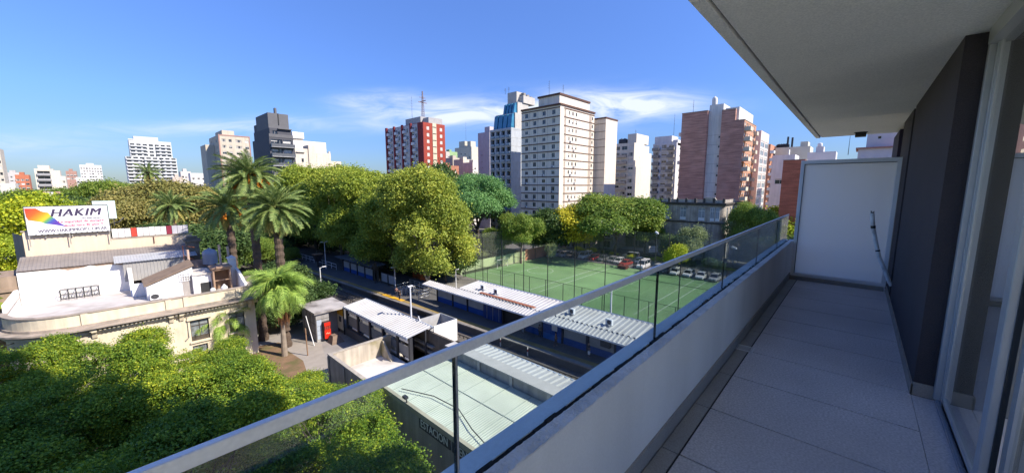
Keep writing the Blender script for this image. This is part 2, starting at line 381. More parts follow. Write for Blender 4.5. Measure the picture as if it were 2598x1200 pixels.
LM = {
    'street': leaf_mat('street tree leaves', (.028, .066, .010), (.095, .150, .015), (.29, .30, .022)),
    'plane': leaf_mat('plane leaves', (.072, .104, .018), (.165, .200, .030), (.31, .30, .048)),
    'plane2': leaf_mat('green plane leaves', (.065, .105, .016), (.160, .200, .026), (.28, .28, .038)),
    'tipa': leaf_mat('feathery leaves', (.040, .095, .030), (.085, .170, .055), (.14, .24, .075)),
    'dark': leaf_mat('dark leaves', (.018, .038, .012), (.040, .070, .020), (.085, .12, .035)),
    'mid': leaf_mat('mid green leaves', (.040, .075, .014), (.095, .145, .024), (.19, .21, .035)),
    'brown': leaf_mat('browning leaves', (.070, .080, .022), (.150, .140, .042), (.24, .20, .07)),
    'yellow': leaf_mat('yellow leaves', (.16, .17, .018), (.38, .32, .025), (.55, .40, .03)),
    'lime': leaf_mat('lime leaves', (.075, .12, .012), (.20, .24, .018), (.38, .34, .02)),
    'grey': leaf_mat('grey green leaves', (.055, .080, .035), (.115, .150, .070), (.20, .22, .10)),
}
PROTO = {}
def proto(kind, r, h, z0, tr, n, ncl, per, leaf, seed, barkm=None, **kw):
    lk = {k: kw.pop(k) for k in ('flat_', 'spread', 'small') if k in kw}
    L = lobes_round(r, h, z0, n, seed, **lk)
    PROTO[(kind, seed)] = (crown_mesh('crown', L, ncl, per, leaf, LM[kind], seed, **kw), trunk_mb(L, z0, tr, seed).mesh('trunk', barkm or bark))
    return (kind, seed)
def tree(key, label, x, y, scale=1.0, rot=0., name='tree', group=None, z=0, cat='tree'):
    s = scale if hasattr(scale, '__len__') else (scale,) * 3
    o = empty(name, label, cat, (x, y, z), rot, group); o.scale = s
    link('crown', PROTO[key][0], o); link('trunk', PROTO[key][1], o); return o
# kinds: (species, crown radius, crown height, clear stem)
ST = [proto('street', 4.4, 6.2, 2.8, .17, 30, 2700, 40, .13, 11 + k, sig=.23, low=-.45, spread=.90, small=.30, core=.90, main=.22, flat_=.75) for k in range(3)]
PL = [proto('plane', 6.7, 21.5, 2.0, .42, 22, 3400, 30, .31, 21, pale_bark, sig=.50, flat_=1.0, spread=.72, small=.45, low=-.7),
      proto('plane2', 7.0, 20.5, 3.4, .42, 20, 3000, 30, .33, 22, pale_bark, sig=.52, flat_=1.0, spread=.72, small=.45, low=-.7)]
TI = proto('tipa', 8.0, 11.0, 7.0, .40, 14, 3000, 28, .31, 31, sig=.55, flat_=.5, spread=.78, small=.42, low=-.2)
MI = [proto('mid', 6.0, 8.2, 3.2, .30, 12, 2100, 28, .29, 41 + k, sig=.48, spread=.72, small=.42) for k in range(2)]
PK = [proto('mid', 6.0, 6.4, 4.8, .30, 15, 2100, 28, .27, 45 + k, sig=.44, spread=.78, small=.38) for k in range(2)]
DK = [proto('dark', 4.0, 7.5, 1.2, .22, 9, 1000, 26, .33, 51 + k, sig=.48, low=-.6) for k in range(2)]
BR = proto('brown', 6.5, 9.5, 3.0, .30, 11, 1700, 26, .38, 61, sig=.55)
YE = proto('yellow', 2.4, 4.6, 1.8, .12, 7, 600, 24, .25, 71, sig=.40)
LI = [proto('lime', 3.2, 4.6, 1.8, .14, 8, 800, 24, .28, 81), proto('lime', 6.0, 9.0, 2.5, .3, 11, 1700, 26, .36, 82, sig=.5)]
GY = proto('grey', 3.4, 5.2, 2.0, .15, 9, 800, 24, .28, 91, sig=.5)

HEDGE = []
# foreground street trees below the balcony
fg = [(-7.5, 45.0, .95, 8.3, 'yellow-tipped street tree under the rounded corner of the cream house'), (-1.5, 43.5, .95, 7.4, 'bright street tree in front of the first window of the cream house'),
      (3.8, 41.0, .90, 5.9, 'sunlit street tree beside the low arching palm'), (5.4, 37.0, .80, 5.0, 'sunlit street tree at the edge of the bare soil bed'),
      (-9.0, 35.0, 1.10, 8.6, 'street tree at the left edge, half in the tower shadow'), (-2.0, 35.2, .98, 8.6, 'sunlit street tree two crowns in front of the cream house'),
      (3.2, 29.8, .95, 7.6, 'street tree where the tower shadow meets the sun'), (7.9, 31.0, .80, 4.9, 'sunlit street tree beside the walled yard'), (8.0, 24.2, .88, 6.4, 'sunlit street tree just outside the near corner of the walled yard'),
      (-5.8, 27.0, 1.0, 7.6, 'shaded street tree in the middle of the shadowed canopy'), (1.2, 22.6, .98, 8.9, 'shaded street tree just above the handrail'),
      (6.3, 17.8, .92, 7.5, 'street tree seen through the railing beside the station hall, half lit'), (4.6, 11.6, .92, 8.2, 'street tree nearest the balcony, under the railing glass'),
      (-3.5, 16.5, 1.10, 8.2, 'shaded street tree at the bottom left corner')]
for k, (x, y, s, tz, lb) in enumerate(fg):
    tree(ST[k % 3], lb, x, y, (s, s, tz / 9.0), rnd.uniform(0, 6.3), 'street_tree', 'street trees below the balcony')
# plane trees in a row behind the far platform
for x, y, s, k, lb in ((39.6, 57.6, (1.0, 1.0, 1.0), 0, 'huge yellow-green plane tree, nearest of the row behind the platform'),
                       (40.0, 70.5, (.95, .95, .93), 1, 'plane tree directly behind the biggest plane, darker on its left side'),
                       (40.2, 83.5, (1.0, 1.0, 1.0), 1, 'bright green plane tree third along the platform row'),
                       (40.3, 97.0, (1.05, 1.05, 1.06), 1, 'bright plane tree right of the tall palms'),
                       (40.0, 112.0, (1.1, 1.1, 1.08), 1, 'plane tree below the dark grey apartment block'),
                       (41.5, 130.0, (1.15, 1.15, 1.05), 0, 'farthest plane tree of the row, below the white complex'),
                       (50.5, 112.0, (1.0, 1.0, 1.0), 1, 'plane tree at the back, left of the red tower')):
    tree(PL[k], lb, x, y, s, rnd.uniform(0, 6.3), 'plane_tree', 'plane trees along the railway')
for k, (x, y, s) in enumerate(((47, 62, 1.2), (49, 69, 1.4), (46, 76, 1.3), (48, 84, 1.5), (46.5, 92, 1.4), (48, 101, 1.5), (45.5, 108, 1.3), (47, 118, 1.5), (45, 126, 1.5), (47, 138, 1.6), (43, 150, 1.7), (36, 160, 1.8), (54, 74, 1.3), (60, 78, 1.4))):
    HEDGE.append((x, y, s))
def tp(key, px, py, d, sc, label, name='tree', group=None):
    """crown top sits at sight line px,py at distance d"""
    p = at(px, py, d); top = max(v.co.z for v in PROTO[key][0].vertices) if key not in TOPS else TOPS[key]; TOPS[key] = top
    s = p.z / top; o = tree(key, label, p.x, p.y, (s * sc, s * sc, s), rnd.uniform(0, 6.3), name, group); return o
TOPS = {}
tp(TI, 1210, 430, 104, .95, 'broad rounded blue-green tree between the plane and the white tower')
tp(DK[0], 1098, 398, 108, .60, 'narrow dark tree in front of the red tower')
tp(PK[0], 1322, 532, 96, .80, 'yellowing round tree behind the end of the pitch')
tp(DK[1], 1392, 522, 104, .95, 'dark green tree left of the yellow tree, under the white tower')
tp(GY, 1352, 545, 112, 1.1, 'grey-green tree at the foot of the white tower')
tp(YE, 1457, 512, 104, .95, 'golden yellow small tree beside the biggest parking tree')
tp(PK[1], 1566, 484, 104, 1.30, 'largest tree over the parked cars, with a broad sunlit crown')
tp(PK[0], 1640, 552, 107, .75, 'tree adjoining the largest parking tree on its right')
tp(PK[1], 1498, 572, 108, .75, 'shaded tree on the left of the largest parking tree')
tp(GY, 1762, 562, 92, .62, 'thin grey-green tree in front of the old corner building')
tp(LI[0], 1717, 610, 84, .75, 'small lime-yellow tree beside the floodlight mast')
tp(DK[0], 1708, 588, 97, .85, 'dark bare-looking small tree in front of the old corner building')
tp(DK[1], 1806, 650, 82, 1.05, 'small dark round tree among the white cars behind the glass')
tp(PK[0], 1918, 505, 93, .55, 'tree right of the old corner building, above the handrail')
tp(GY, 1882, 528, 95, .6, 'loose green tree against the side of the old corner building')
tp(LI[0], 1975, 512, 104, 1.15, 'yellowish tree beside the privacy screen')
tp(DK[0], 1840, 655, 98, 1.2, 'dark tree behind the railing glass beyond the cars')
tp(DK[1], 1905, 612, 92, 1.3, 'dark wide tree behind the far end of the railing glass')
tp(DK[0], 1965, 590, 84, 1.3, 'dark tree behind the last pane of railing glass')
tp(DK[1], 1885, 690, 78, 1.2, 'low dark tree behind the railing glass near the pitch')
tp(MI[1], 1250, 575, 98, .9, 'green tree behind the end wall of the pitch, left')
tp(TI, 1130, 480, 120, .8, 'pale green tree behind the big plane')
tp(GY, 1400, 612, 96, .6, 'bushy climber at the right end of the orange mural')
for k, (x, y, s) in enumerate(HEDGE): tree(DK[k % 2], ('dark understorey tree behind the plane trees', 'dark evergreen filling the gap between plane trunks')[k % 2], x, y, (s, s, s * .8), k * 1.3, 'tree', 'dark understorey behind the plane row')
for x, y, s, lb in ((16.5, 58.5, .75, 'dark bush at the foot of the right-hand tall palm'), (20.0, 63.0, .85, 'dark bush between the palm trunks and the tracks'), (14.6, 63.5, .9, 'dark bush behind the trunk of the tallest palm'), (19.0, 70.0, 1.0, 'bush beside the tracks behind the palm trunks')):
    tree(DK[int(y) % 2], lb, x, y, (s, s, s * .75), x, 'bush', 'bushes under the tall palms', 0, 'bush')
gl_ = random.Random(77); lobes_ = [(0, 0, 3, 5, 5, 4)]
for k in range(95):
    q = 60 + 320 * gl_.random() ** 1.4; t = R(-12) - R(62) * gl_.random(); s = gl_.uniform(4.5, 8.5); lobes_.append((q * math.sin(t), q * math.cos(t), gl_.uniform(4, 8), s, s, s * .8))
tag(link('distant_wood', crown_mesh('distant_wood', lobes_, 5200, 14, .95, LM['mid'], 99, sig=1.0, main=.01)), 'far-off mass of treetops beyond the left edge of the picture', 'trees', None, 'stuff')
# trees on the left
tp(LI[1], 20, 478, 84, 1.0, 'large yellow-green tree at the left edge of the picture')
tp(LI[1], 10, 590, 66, .9, 'yellow tree left of the advertising hoarding')
tp(MI[0], 55, 472, 150, 1.0, 'broad green tree far left behind the yellow ones')
tp(BR, 108, 474, 170, .8, 'reddish-brown tree in front of the orange house')
tp(MI[1], 205, 468, 145, .9, 'dark green tree above the hoarding')
tp(MI[0], 268, 447, 150, .85, 'green tree left of the browning tree')
tp(MI[1], 325, 456, 190, 1.0, 'hazy green tree far behind the hoarding')
tp(BR, 400, 440, 112, .95, 'large browning tree behind the small palm')
tp(BR, 328, 478, 104, .8, 'browning tree right of the hoarding')
tp(BR, 478, 455, 120, .8, 'thin browning tree left of the tall palms')
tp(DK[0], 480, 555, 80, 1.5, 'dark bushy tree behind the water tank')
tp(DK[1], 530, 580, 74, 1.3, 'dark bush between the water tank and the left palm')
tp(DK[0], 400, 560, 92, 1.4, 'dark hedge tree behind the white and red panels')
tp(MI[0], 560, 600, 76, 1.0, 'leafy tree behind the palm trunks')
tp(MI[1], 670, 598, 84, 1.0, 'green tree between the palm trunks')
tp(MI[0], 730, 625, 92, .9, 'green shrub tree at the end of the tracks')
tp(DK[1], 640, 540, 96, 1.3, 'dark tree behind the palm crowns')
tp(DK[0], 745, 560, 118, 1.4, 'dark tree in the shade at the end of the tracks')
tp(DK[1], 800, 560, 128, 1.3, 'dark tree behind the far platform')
for px, py, d, lb in ((-60, 470, 160, 'cut off by the left edge of the picture'), (140, 480, 120, 'right of the white stepped house'), (180, 500, 110, 'just above the left half of the hoarding'), (250, 490, 118, 'above the pale green back panel'),
        (500, 470, 160, 'left of the tallest palm'), (545, 462, 200, 'below the narrow balconied tower'), (600, 470, 190, 'behind the tallest palm crown'), (690, 470, 210, 'below the dark charcoal block'), (880, 440, 230, 'between the white complex and the red tower'),
        (940, 450, 210, 'left of the big plane crown'), (985, 470, 160, 'at the foot of the red tower'), (1180, 470, 150, 'between the red tower and the rounded blue-green tree'), (900, 430, 260, 'farthest away, in the gap left of the red tower')):
    tp((MI + DK + [TI])[rnd.randrange(5)], px, py, d, 1.2, 'green background treetop ' + lb, 'tree', 'background treetops')

# ------------------------------------------------------------------ palms
def frond_mesh(name, L, droop, pairs, ll, m, plume=False, seed=1, nd=7):
    g = np.random.default_rng(seed); V = []; Fc = []; T = []
    pts = []; x = z = 0.; ang = .0; N = 14
    for i in range(N + 1):
        pts.append((x, z)); ang = -droop * (i / N) ** 1.4; x += L / N * math.cos(ang); z += L / N * math.sin(ang)
    def P(t):
        q = t * N; i = min(int(q), N - 1); f = q - i; return np.array([pts[i][0] * (1 - f) + pts[i + 1][0] * f, 0, pts[i][1] * (1 - f) + pts[i + 1][1] * f])
    for i in range(nd):                                    # rachis, a tapering three-sided rib
        a, b = P(i / nd), P((i + 1) / nd); w0, w1 = .05 * (1 - .8 * i / nd), .05 * (1 - .8 * (i + 1) / nd); n = len(V)
        V += [a + (0, -w0, 0), a + (0, w0, 0), b + (0, w1, 0), b + (0, -w1, 0), a + (0, 0, -w0 * 1.4), b + (0, 0, -w1 * 1.4)]
        Fc += [(n, n + 1, n + 2, n + 3), (n, n + 3, n + 5, n + 4), (n + 1, n + 4, n + 5, n + 2)]; T += [.85] * 3
    for k in range(pairs):
        t = .10 + .89 * k / pairs; p = P(t); d = P(min(1, t + .03)) - P(max(0, t - .03)); d /= np.linalg.norm(d); up = np.array([-d[2], 0, d[0]])
        s = ll * (.45 + 1.1 * math.sin(math.pi * min(1, .18 + t * .78))) * .75
        for sd in (-1, 1):
            lift = (g.uniform(-.6, .6) if plume else g.uniform(.12, .45)); fwd = g.uniform(.55, .95)
            o = d * fwd + np.array([0, sd, 0]) * .9 + up * lift; o /= np.linalg.norm(o)
            w = d * (.022 if not plume else .0135); e = p + o * s; e2 = e - np.array([0, 0, s * (.62 if plume else .10)]); mid = p + o * s * .55; n = len(V)
            V += [p - w, p + w, mid + w * 1.35, e2, mid - w * 1.35]; Fc.append((n, n + 1, n + 2, n + 3, n + 4)); T.append(float(np.clip(g.normal(.5, .22), 0, 1)))
    me = bpy.data.meshes.new(name); me.from_pydata([tuple(v) for v in V], [], Fc)
    a = me.attributes.new('tint', 'FLOAT', 'FACE'); a.data.foreach_set('value', np.array(T, np.float32)); me.materials.append(m); me.update(); return me
palm_l = leaf_mat('date palm leaflets', (.040, .075, .022), (.105, .145, .040), (.19, .21, .075), .2)
palm_old = leaf_mat('old palm leaflets', (.14, .15, .035), (.24, .21, .06), (.34, .25, .11), .2)
queen_l = leaf_mat('queen palm leaflets', (.075, .13, .030), (.17, .25, .05), (.28, .34, .08), .35)
palm_bark = mat('palm trunk', (.105, .075, .055), .95, .35, 3, bump=.8, bscale=7)
fruit_m = mat('orange fruit stalks', (.62, .22, .02), .7, .25, 3)
FR = [frond_mesh('frond', 4.1, d, 64, .62, palm_l, seed=int(d * 10)) for d in (.75, 1.0, 1.3)]
FO = [frond_mesh('frond', 3.9, d, 52, .55, palm_old, seed=int(d * 10)) for d in (.9, 1.3)]
def palm(label, p, th, size=1.0, n=74, seed=1, fruit=True):
    g = random.Random(seed); o = empty('date_palm', label, 'palm', (p[0], p[1], 0), g.random() * 6, 'tall date palms')
    mb = MB(); pts = []; rs = []; k = 40; lx, ly = g.uniform(-.5, .5), g.uniform(-.5, .5)
    for i in range(k + 1):
        t = i / k; pts.append((lx * (1 - t) * t * 3, ly * (1 - t) * t * 3, th * t)); rs.append((.42 + .10 * (i % 2) + (.30 if t > .93 else 0) * (t - .9) * 10 + .22 * max(0, .08 - t) * 10) * size)
    mb.tube(pts, rs, 11); mb.build('trunk', palm_bark, o, smooth=False)
    for i in range(n):
        t = (i + .5) / n; el = R(84 - 150 * t ** .85) + g.uniform(-.12, .12); az = i * 2.39996 + g.uniform(-.2, .2)
        old = t > .80; me = (FO if old else FR)[g.randrange(2 if old else 3)]
        s = size * g.uniform(.85, 1.05) * (.78 if t < .12 else 1) * (.85 if old else 1)
        link('frond', me, o, (.22 * math.cos(az) * size, .22 * math.sin(az) * size, th + .15 - .5 * t), (g.uniform(-.6, .6), -el + g.uniform(-.06, .06), az + g.uniform(-.1, .1)), (s, s * g.uniform(.7, 1.1), s))
    if fruit:
        for a in range(6):
            az = a * 1.05 + g.random(); f = MB()
            for q in range(26):
                e = Vector((math.cos(az) * (1.2 + g.uniform(.2, 1.2)), math.sin(az) * (1.2 + g.uniform(.2, 1.2)), th - .5 - g.uniform(.2, 1.3)))
                f.tube([(.3 * math.cos(az), .3 * math.sin(az), th), (.8 * math.cos(az), .8 * math.sin(az), th + .2), e], [.06, .06, .10], 4)
            f.build('fruit_cluster', fruit_m, o)
    return o
palm('tallest date palm, its crown in front of the beige tower', at(630, 432, 47), 21.4, .98, 112, 3)
palm('date palm with the fullest front crown, right of the tallest palm', at(698, 520, 45), 17.4, 1.0, 116, 5, False)
palm('date palm with orange fruit, left of the tallest palm', at(577, 512, 53), 17.2, 1.02, 104, 7)
palm('shorter date palm behind the white and red panels', at(432, 512, 70), 16.4, .98, 80, 9, False)
palm('distant date palm below the stepped white tower', at(377, 432, 112), 24.0, 1.0, 46, 11, False)
QF = [frond_mesh('frond', 3.4, d, 96, .74, queen_l, True, int(d * 10)) for d in (1.5, 1.9, 2.3)]
def queen(label, x, y, th, size, n, seed, dead=True):
    g = random.Random(seed); o = empty('queen_palm', label, 'palm', (x, y, 0), 0)
    mb = MB(); mb.tube([(0, 0, 0), (.05, .1, th * .5), (0, 0, th)], [.30 * size, .19 * size, .15 * size], 10); mb.tube([(0, 0, th), (0, 0, th + 1.1)], [.17 * size, .06], 8); mb.build('trunk', mat('smooth palm trunk', (.27, .22, .17), .9, .2, 2, bump=.3, bscale=9), o)
    for i in range(n):
        t = (i + .5) / n; el = R(84 - 106 * t) + g.uniform(-.1, .1); az = i * 2.39996 + g.uniform(-.25, .25)
        link('frond', QF[g.randrange(3)], o, (0, 0, th + .7 - .5 * t), (g.uniform(-.3, .3), -el, az), size * g.uniform(.85, 1.1))
    if dead:
        dm = mat('dead palm stalks', (.19, .085, .035), .95, .3, 6)
        for a in range(3):
            f = MB()
            for q in range(90):
                bx, by = g.gauss(0, .30), g.gauss(0, .30); zt = th + .1 - g.random() * 1.1
                f.tube([(bx * .4, by * .4 - .3, zt), (bx, by - .75, zt - .5), (bx * 1.1, by - .85, zt - g.uniform(1.2, 3.2))], [.04, .045, .015], 4)
            f.build('dead_inflorescence', dm, o)
    return o
queen('queen palm with arching plume fronds and brown hanging stalks', 12.9, 48.6, 7.7, 1.16, 34, 2)
queen('low arching palm in front of the cream facade window', *at(566, 850, 42).xy, 3.7, 1.0, 26, 5, False)

# ------------------------------------------------------------------ buildings
curtain_m = mat('curtain', (.42, .40, .36), .9, .15, 1.5)
WC = {}
def window_mesh(w, h, kind, fm, gm):
    key = (round(w, 2), round(h, 2), kind, fm.name, gm.name)
    if key in WC: return WC[key]
    mb = MB(); t = .06; y0, y1 = .02, .12
    for a in ((-w / 2, 0, w / 2, t), (-w / 2, h - t, w / 2, h), (-w / 2, t, -w / 2 + t, h - t), (w / 2 - t, t, w / 2, h - t)): mb.box(a[0], y0, a[1], a[2], y1, a[3], 0)
    if w > .9: mb.box(-.03, y0 + .01, t, .03, y1 - .01, h - t, 0)
    mb.poly([(-w / 2 + t, y1 - .03, t), (w / 2 - t, y1 - .03, t), (w / 2 - t, y1 - .03, h - t), (-w / 2 + t, y1 - .03, h - t)], 1)
    fr = {'dark': 0, 'half': .45, 'shut': .97, 'third': .25}.get(kind, 0)
    if fr:
        zz = h - t - (h - 2 * t) * fr; n = 5
        for i in range(n):
            a, b = zz + (h - t - zz) * i / n, zz + (h - t - zz) * (i + .86) / n; mb.box(-w / 2 + t, y0 + .025, a, w / 2 - t, y0 + .055, b, 2)
    if kind == 'curtain':
        mb.box(-w / 2 + t, y1 - .045, t, -w * .12, y1 - .035, h - t, 3); mb.box(w * .22, y1 - .045, t, w / 2 - t, y1 - .035, h - t, 3)
    if kind == 'french':
        mb.box(-w / 2 + t, y0 + .01, h * .72, w / 2 - t, y1 - .01, h * .75, 0); mb.box(-w / 2 + t, y0 + .02, t, w / 2 - t, y1 - .02, h * .22, 0)
    WC[key] = mb.mesh('window', [fm, gm, shutter_m, curtain_m]); return WC[key]
class Bld:
    def __init__(s, name, label, x, y, rot=0, group=None, z=0, cat='building'):
        s.root = empty(name, label, cat, (x, y, z), rot, group); s.w = {}; s.rnd = random.Random(int(x * 7 + y * 13))
    def mb(s, part): return s.w.setdefault(part, MB())
    def face(s, part, side, a0, a1, off, z0, z1, ops=(), depth=.22, mi=0, fm=None, gm=None):
        """one wall with real openings. side Y: faces -Y at y=off, runs a0..a1 along x; side X: faces -X at x=off, runs a0..a1 along y.
        ops: (u, z, w, h, kind), u from the left end as seen from outside"""
        mb = s.mb(part); W = a1 - a0
        def P(u, d, z): return (a0 + u, off + d, z) if side == 'Y' else (off + d, a1 - u, z)
        ops = [o for o in ops if o[0] > .02 and o[0] + o[2] < W - .02 and o[1] > z0 + .02 and o[1] + o[3] < z1 - .02]
        rows = sorted({z0, z1} | {round(o[1], 4) for o in ops} | {round(o[1] + o[3], 4) for o in ops})
        for za, zb in zip(rows, rows[1:]):
            zm = (za + zb) / 2; xs = sorted((o[0], o[0] + o[2]) for o in ops if o[1] < zm < o[1] + o[3]); cur = 0.
            for xa, xb in xs + [(W, W)]:
                if xa - cur > 1e-4: mb.poly([P(cur, 0, za), P(xa, 0, za), P(xa, 0, zb), P(cur, 0, zb)], mi)
                cur = max(cur, xb)
        for u, z, w, h, kind in ops:
            mb.poly([P(u, 0, z), P(u + w, 0, z), P(u + w, depth, z), P(u, depth, z)], mi); mb.poly([P(u, depth, z + h), P(u + w, depth, z + h), P(u + w, 0, z + h), P(u, 0, z + h)], mi)
            mb.poly([P(u, 0, z), P(u, depth, z), P(u, depth, z + h), P(u, 0, z + h)], mi); mb.poly([P(u + w, depth, z), P(u + w, 0, z), P(u + w, 0, z + h), P(u + w, depth, z + h)], mi)
            mb.poly([P(u, depth, z), P(u + w, depth, z), P(u + w, depth, z + h), P(u, depth, z + h)], mi)
            if kind is None: continue
            if kind == '?': kind = s.rnd.choice(('dark', 'curtain', 'half', 'third', 'shut', 'curtain'))
            x, y, zz = P(u + w / 2, depth - .15, z)
            link('window', window_mesh(w, h, kind, fm or frame_m, gm or dark_glass), s.root, (x, y, zz), (0, 0, 0 if side == 'Y' else -math.pi / 2))
    def shell(s, x0, y0, z0, x1, y1, z1, oy=(), ox=(), part='wall', mi=0, roof='roof', **k):
        s.face(part, 'Y', x0, x1, y0, z0, z1, oy, mi=mi, **k); s.face(part, 'X', y0, y1, x0, z0, z1, ox, mi=mi, **k)
        mb = s.mb(part); mb.poly([(x1, y0, z0), (x1, y1, z0), (x1, y1, z1), (x1, y0, z1)], mi); mb.poly([(x1, y1, z0), (x0, y1, z0), (x0, y1, z1), (x1, y1, z1)], mi)
        s.mb(roof).box(x0 + .02, y0 + .02, z1 - .25, x1 - .02, y1 - .02, z1 - .005)
    def box(s, part, *a): s.mb(part).box(*a)
    def parapet(s, x0, y0, x1, y1, z, h=.9, t=.18, part='parapet'):
        m = s.mb(part); m.box(x0, y0, z, x1, y0 + t, z + h); m.box(x0, y1 - t, z, x1, y1, z + h); m.box(x0, y0 + t, z, x0 + t, y1 - t, z + h); m.box(x1 - t, y0 + t, z, x1, y1 - t, z + h)
    def each(s, part, mesh, places, rot=0.):
        for p in places: link(part, mesh, s.root, p, (0, 0, rot))
    def done(s, mats, default):
        for p, mb in s.w.items():
            if mb.f: mb.build(p, mats.get(p, default), s.root)
        return s.root
def grid(W, n, z0, pitch, floors, w, h, kind='?', m0=None, us=None):
    us = us or [(i + .5) * W / n - w / 2 for i in range(n)]
    return [(u, z0 + pitch * f, w, h, kind) for f in range(floors) for u in us]
roof_m = mat('roof membrane', (.22, .20, .18), .95, .2, .8)
def balcony_mesh(w, d, h, m, rail=None):
    mb = MB(); mb.box(-w / 2, -d, -.15, w / 2, 0, 0, 0)
    if rail is None:
        mb.box(-w / 2, -d, 0, w / 2, -d + .1, h, 0); mb.box(-w / 2, -d + .1, 0, -w / 2 + .1, 0, h, 0); mb.box(w / 2 - .1, -d + .1, 0, w / 2, 0, h, 0)
    else:
        mb.box(-w / 2, -d, h - .05, w / 2, -d + .05, h, 1); n = max(3, int(w / .35))
        mb.box(-w / 2 + .02, -d + .01, .08, w / 2 - .02, -d + .03, h - .1, 1)
        for x in (-w / 2, w / 2 - .05): mb.box(x, -d + .05, 0, x + .05, 0, h, 1)
    return mb.mesh('balcony', [m, rail or m])
def antenna(b, x, y, z, h, kind='antenna'):
    m = MB(); m.tube([(x, y, z), (x, y, z + h)], [.07, .03], 5)
    for k in range(4): zz = z + h * (.55 + .12 * k); m.box(x - .7 + .1 * k, y - .02, zz, x + .7 - .1 * k, y + .02, zz + .05)
    m.build(kind, dark_steel, b.root)
def tank(b, x, y, z, r, h, m, name='water_tank'):
    mb = MB(); mb.lathe([(r * .96, 0), (r, h * .1), (r, h * .75), (r * .8, h * .9), (r * .25, h), (r * .2, h * 1.05)], (x, y, z), 16); mb.build(name, m, b.root, smooth=True)
def ac_mesh():
    mb = MB(); mb.box(-.42, -.32, 0, .42, 0, .6, 0)
    n = 14; c = [(.30 * math.cos(2 * math.pi * i / n) - .08, -.325, .30 + .24 * math.sin(2 * math.pi * i / n)) for i in range(n)]; mb.poly(c, 1); mb.box(-.09, -.34, .29, -.07, -.326, .31, 0)
    mb.box(-.4, -.3, -.06, -.34, 0, -.005, 1); mb.box(.34, -.3, -.06, .4, 0, -.005, 1); return mb.mesh('air_conditioner', [white_metal, dark_steel])
AC = ac_mesh()

def corner(px, d):
    p = at(px, 472, d); return (p.x, p.y)
# --- white tower with brown floor bands
C = corner(1418.5, 125); wy = leny(C, 1322.7); wx = lenx(C, 1503); zt = topz(1423, 266, 125)
wt = mat('white tower render', (.82, .73, .61), .85, .06, .5, streak=.14); brown = mat('brown bands', (.12, .062, .045), .85, .15, 2); wt2 = mat('vertical slats render', (.60, .52, .44), .9, .12, 1.5)
b = Bld('apartment_tower', 'tall white apartment tower with brown bands at every floor and a red-brown roof edge', *C)
P = 2.76; nf = int((zt - 1.2) / P); z00 = zt - .7 - nf * P
b.shell(0, 0, 0, wx, wy, zt, oy=[(u, z00 + P * f + .95, .80, 1.2, ('dark', 'curtain', 'half')[(f + int(u)) % 3]) for f in range(nf) for u in (4.8, 6.9, 9.0)] + [(wx - 1.6, z00 + P * f + .95, .8, 1.15, 'dark') for f in range(nf)],
        ox=[(u * wy, z00 + P * f + .80, 1.35, 1.45, ('dark', 'dark', 'curtain', 'dark', 'third')[(f * 3 + int(u * 50)) % 5]) for f in range(nf) for u in (.10, .32, .56, .80)])
for f in range(nf + 1):
    z = z00 + P * f
    b.mb('floor_band').box(-.14, .0, z - .14, -.002, wy, z + .14); b.mb('floor_band').box(2.2, -.14, z - .14, wx, -.002, z + .14)
    if f < nf:
        for k in range(6):
            b.mb('slat_panel').box(2.3, -.05, z + .3 + .38 * k, 3.3, -.003, z + .44 + .38 * k); b.mb('slat_panel').box(wx - 3.6, -.05, z + .3 + .38 * k, wx - 1.9, -.003, z + .44 + .38 * k)
        for u in (.215, .445, .69): b.mb('drain_pipe').box(-.06, wy * (1 - u) - .04, z + .14, -.003, wy * (1 - u) + .04, z + P - .14)
b.mb('cornice').box(-.35, -.35, zt - .05, wx + .15, wy + .1, zt + .5)
b.shell(1.6, 1.5, zt + .5, wx - 1.2, wy * .62, zt + 3.6); b.mb('cornice').box(1.3, 1.2, zt + 3.6, wx - .9, wy * .62 + .3, zt + 4.2)
sx = wx + .4; d2 = lenx(C, 1539) ; z2 = topz(1526, 292, 125 + 8)
b.shell(sx + 1.6, -3.6, 0, d2, 4, z2, part='wall'); b.mb('cornice').box(sx + 1.4, -3.8, z2, d2 + .2, 4.2, z2 + .5)
for f in range(nf): b.mb('floor_band').box(sx + 1.5, -3.55, z00 + P * f - .06, sx + 1.598, 3.9, z00 + P * f + .06)
b.shell(wx, 1.2, 0, sx + 1.6, 5, z2 - .5)
for k, (u, f) in enumerate(((.1, 4), (.56, 2), (.8, 6), (.80, 9), (.32, 5), (.1, 7), (.56, 8))): link('air_conditioner', AC, b.root, (-.003, wy * (1 - u) - .6, z00 + P * f + .22), (0, 0, -math.pi / 2))
for k, (u, f) in enumerate(((5.9, 12), (8.0, 11), (8.9, 7), (6.0, 5), (8.2, 9), (10.2, 3), (6.1, 8))): link('air_conditioner', AC, b.root, (u, -.003, z00 + P * f + .35))
antenna(b, 4.5, 8, zt + 4.2, 5.5); antenna(b, 8.5, 5, zt + 4.2, 4.5)
b.done({'wall': wt, 'floor_band': brown, 'cornice': brown, 'slat_panel': brown, 'roof': roof_m, 'drain_pipe': mat('grey pipe', (.42, .40, .38), .8)}, wt)
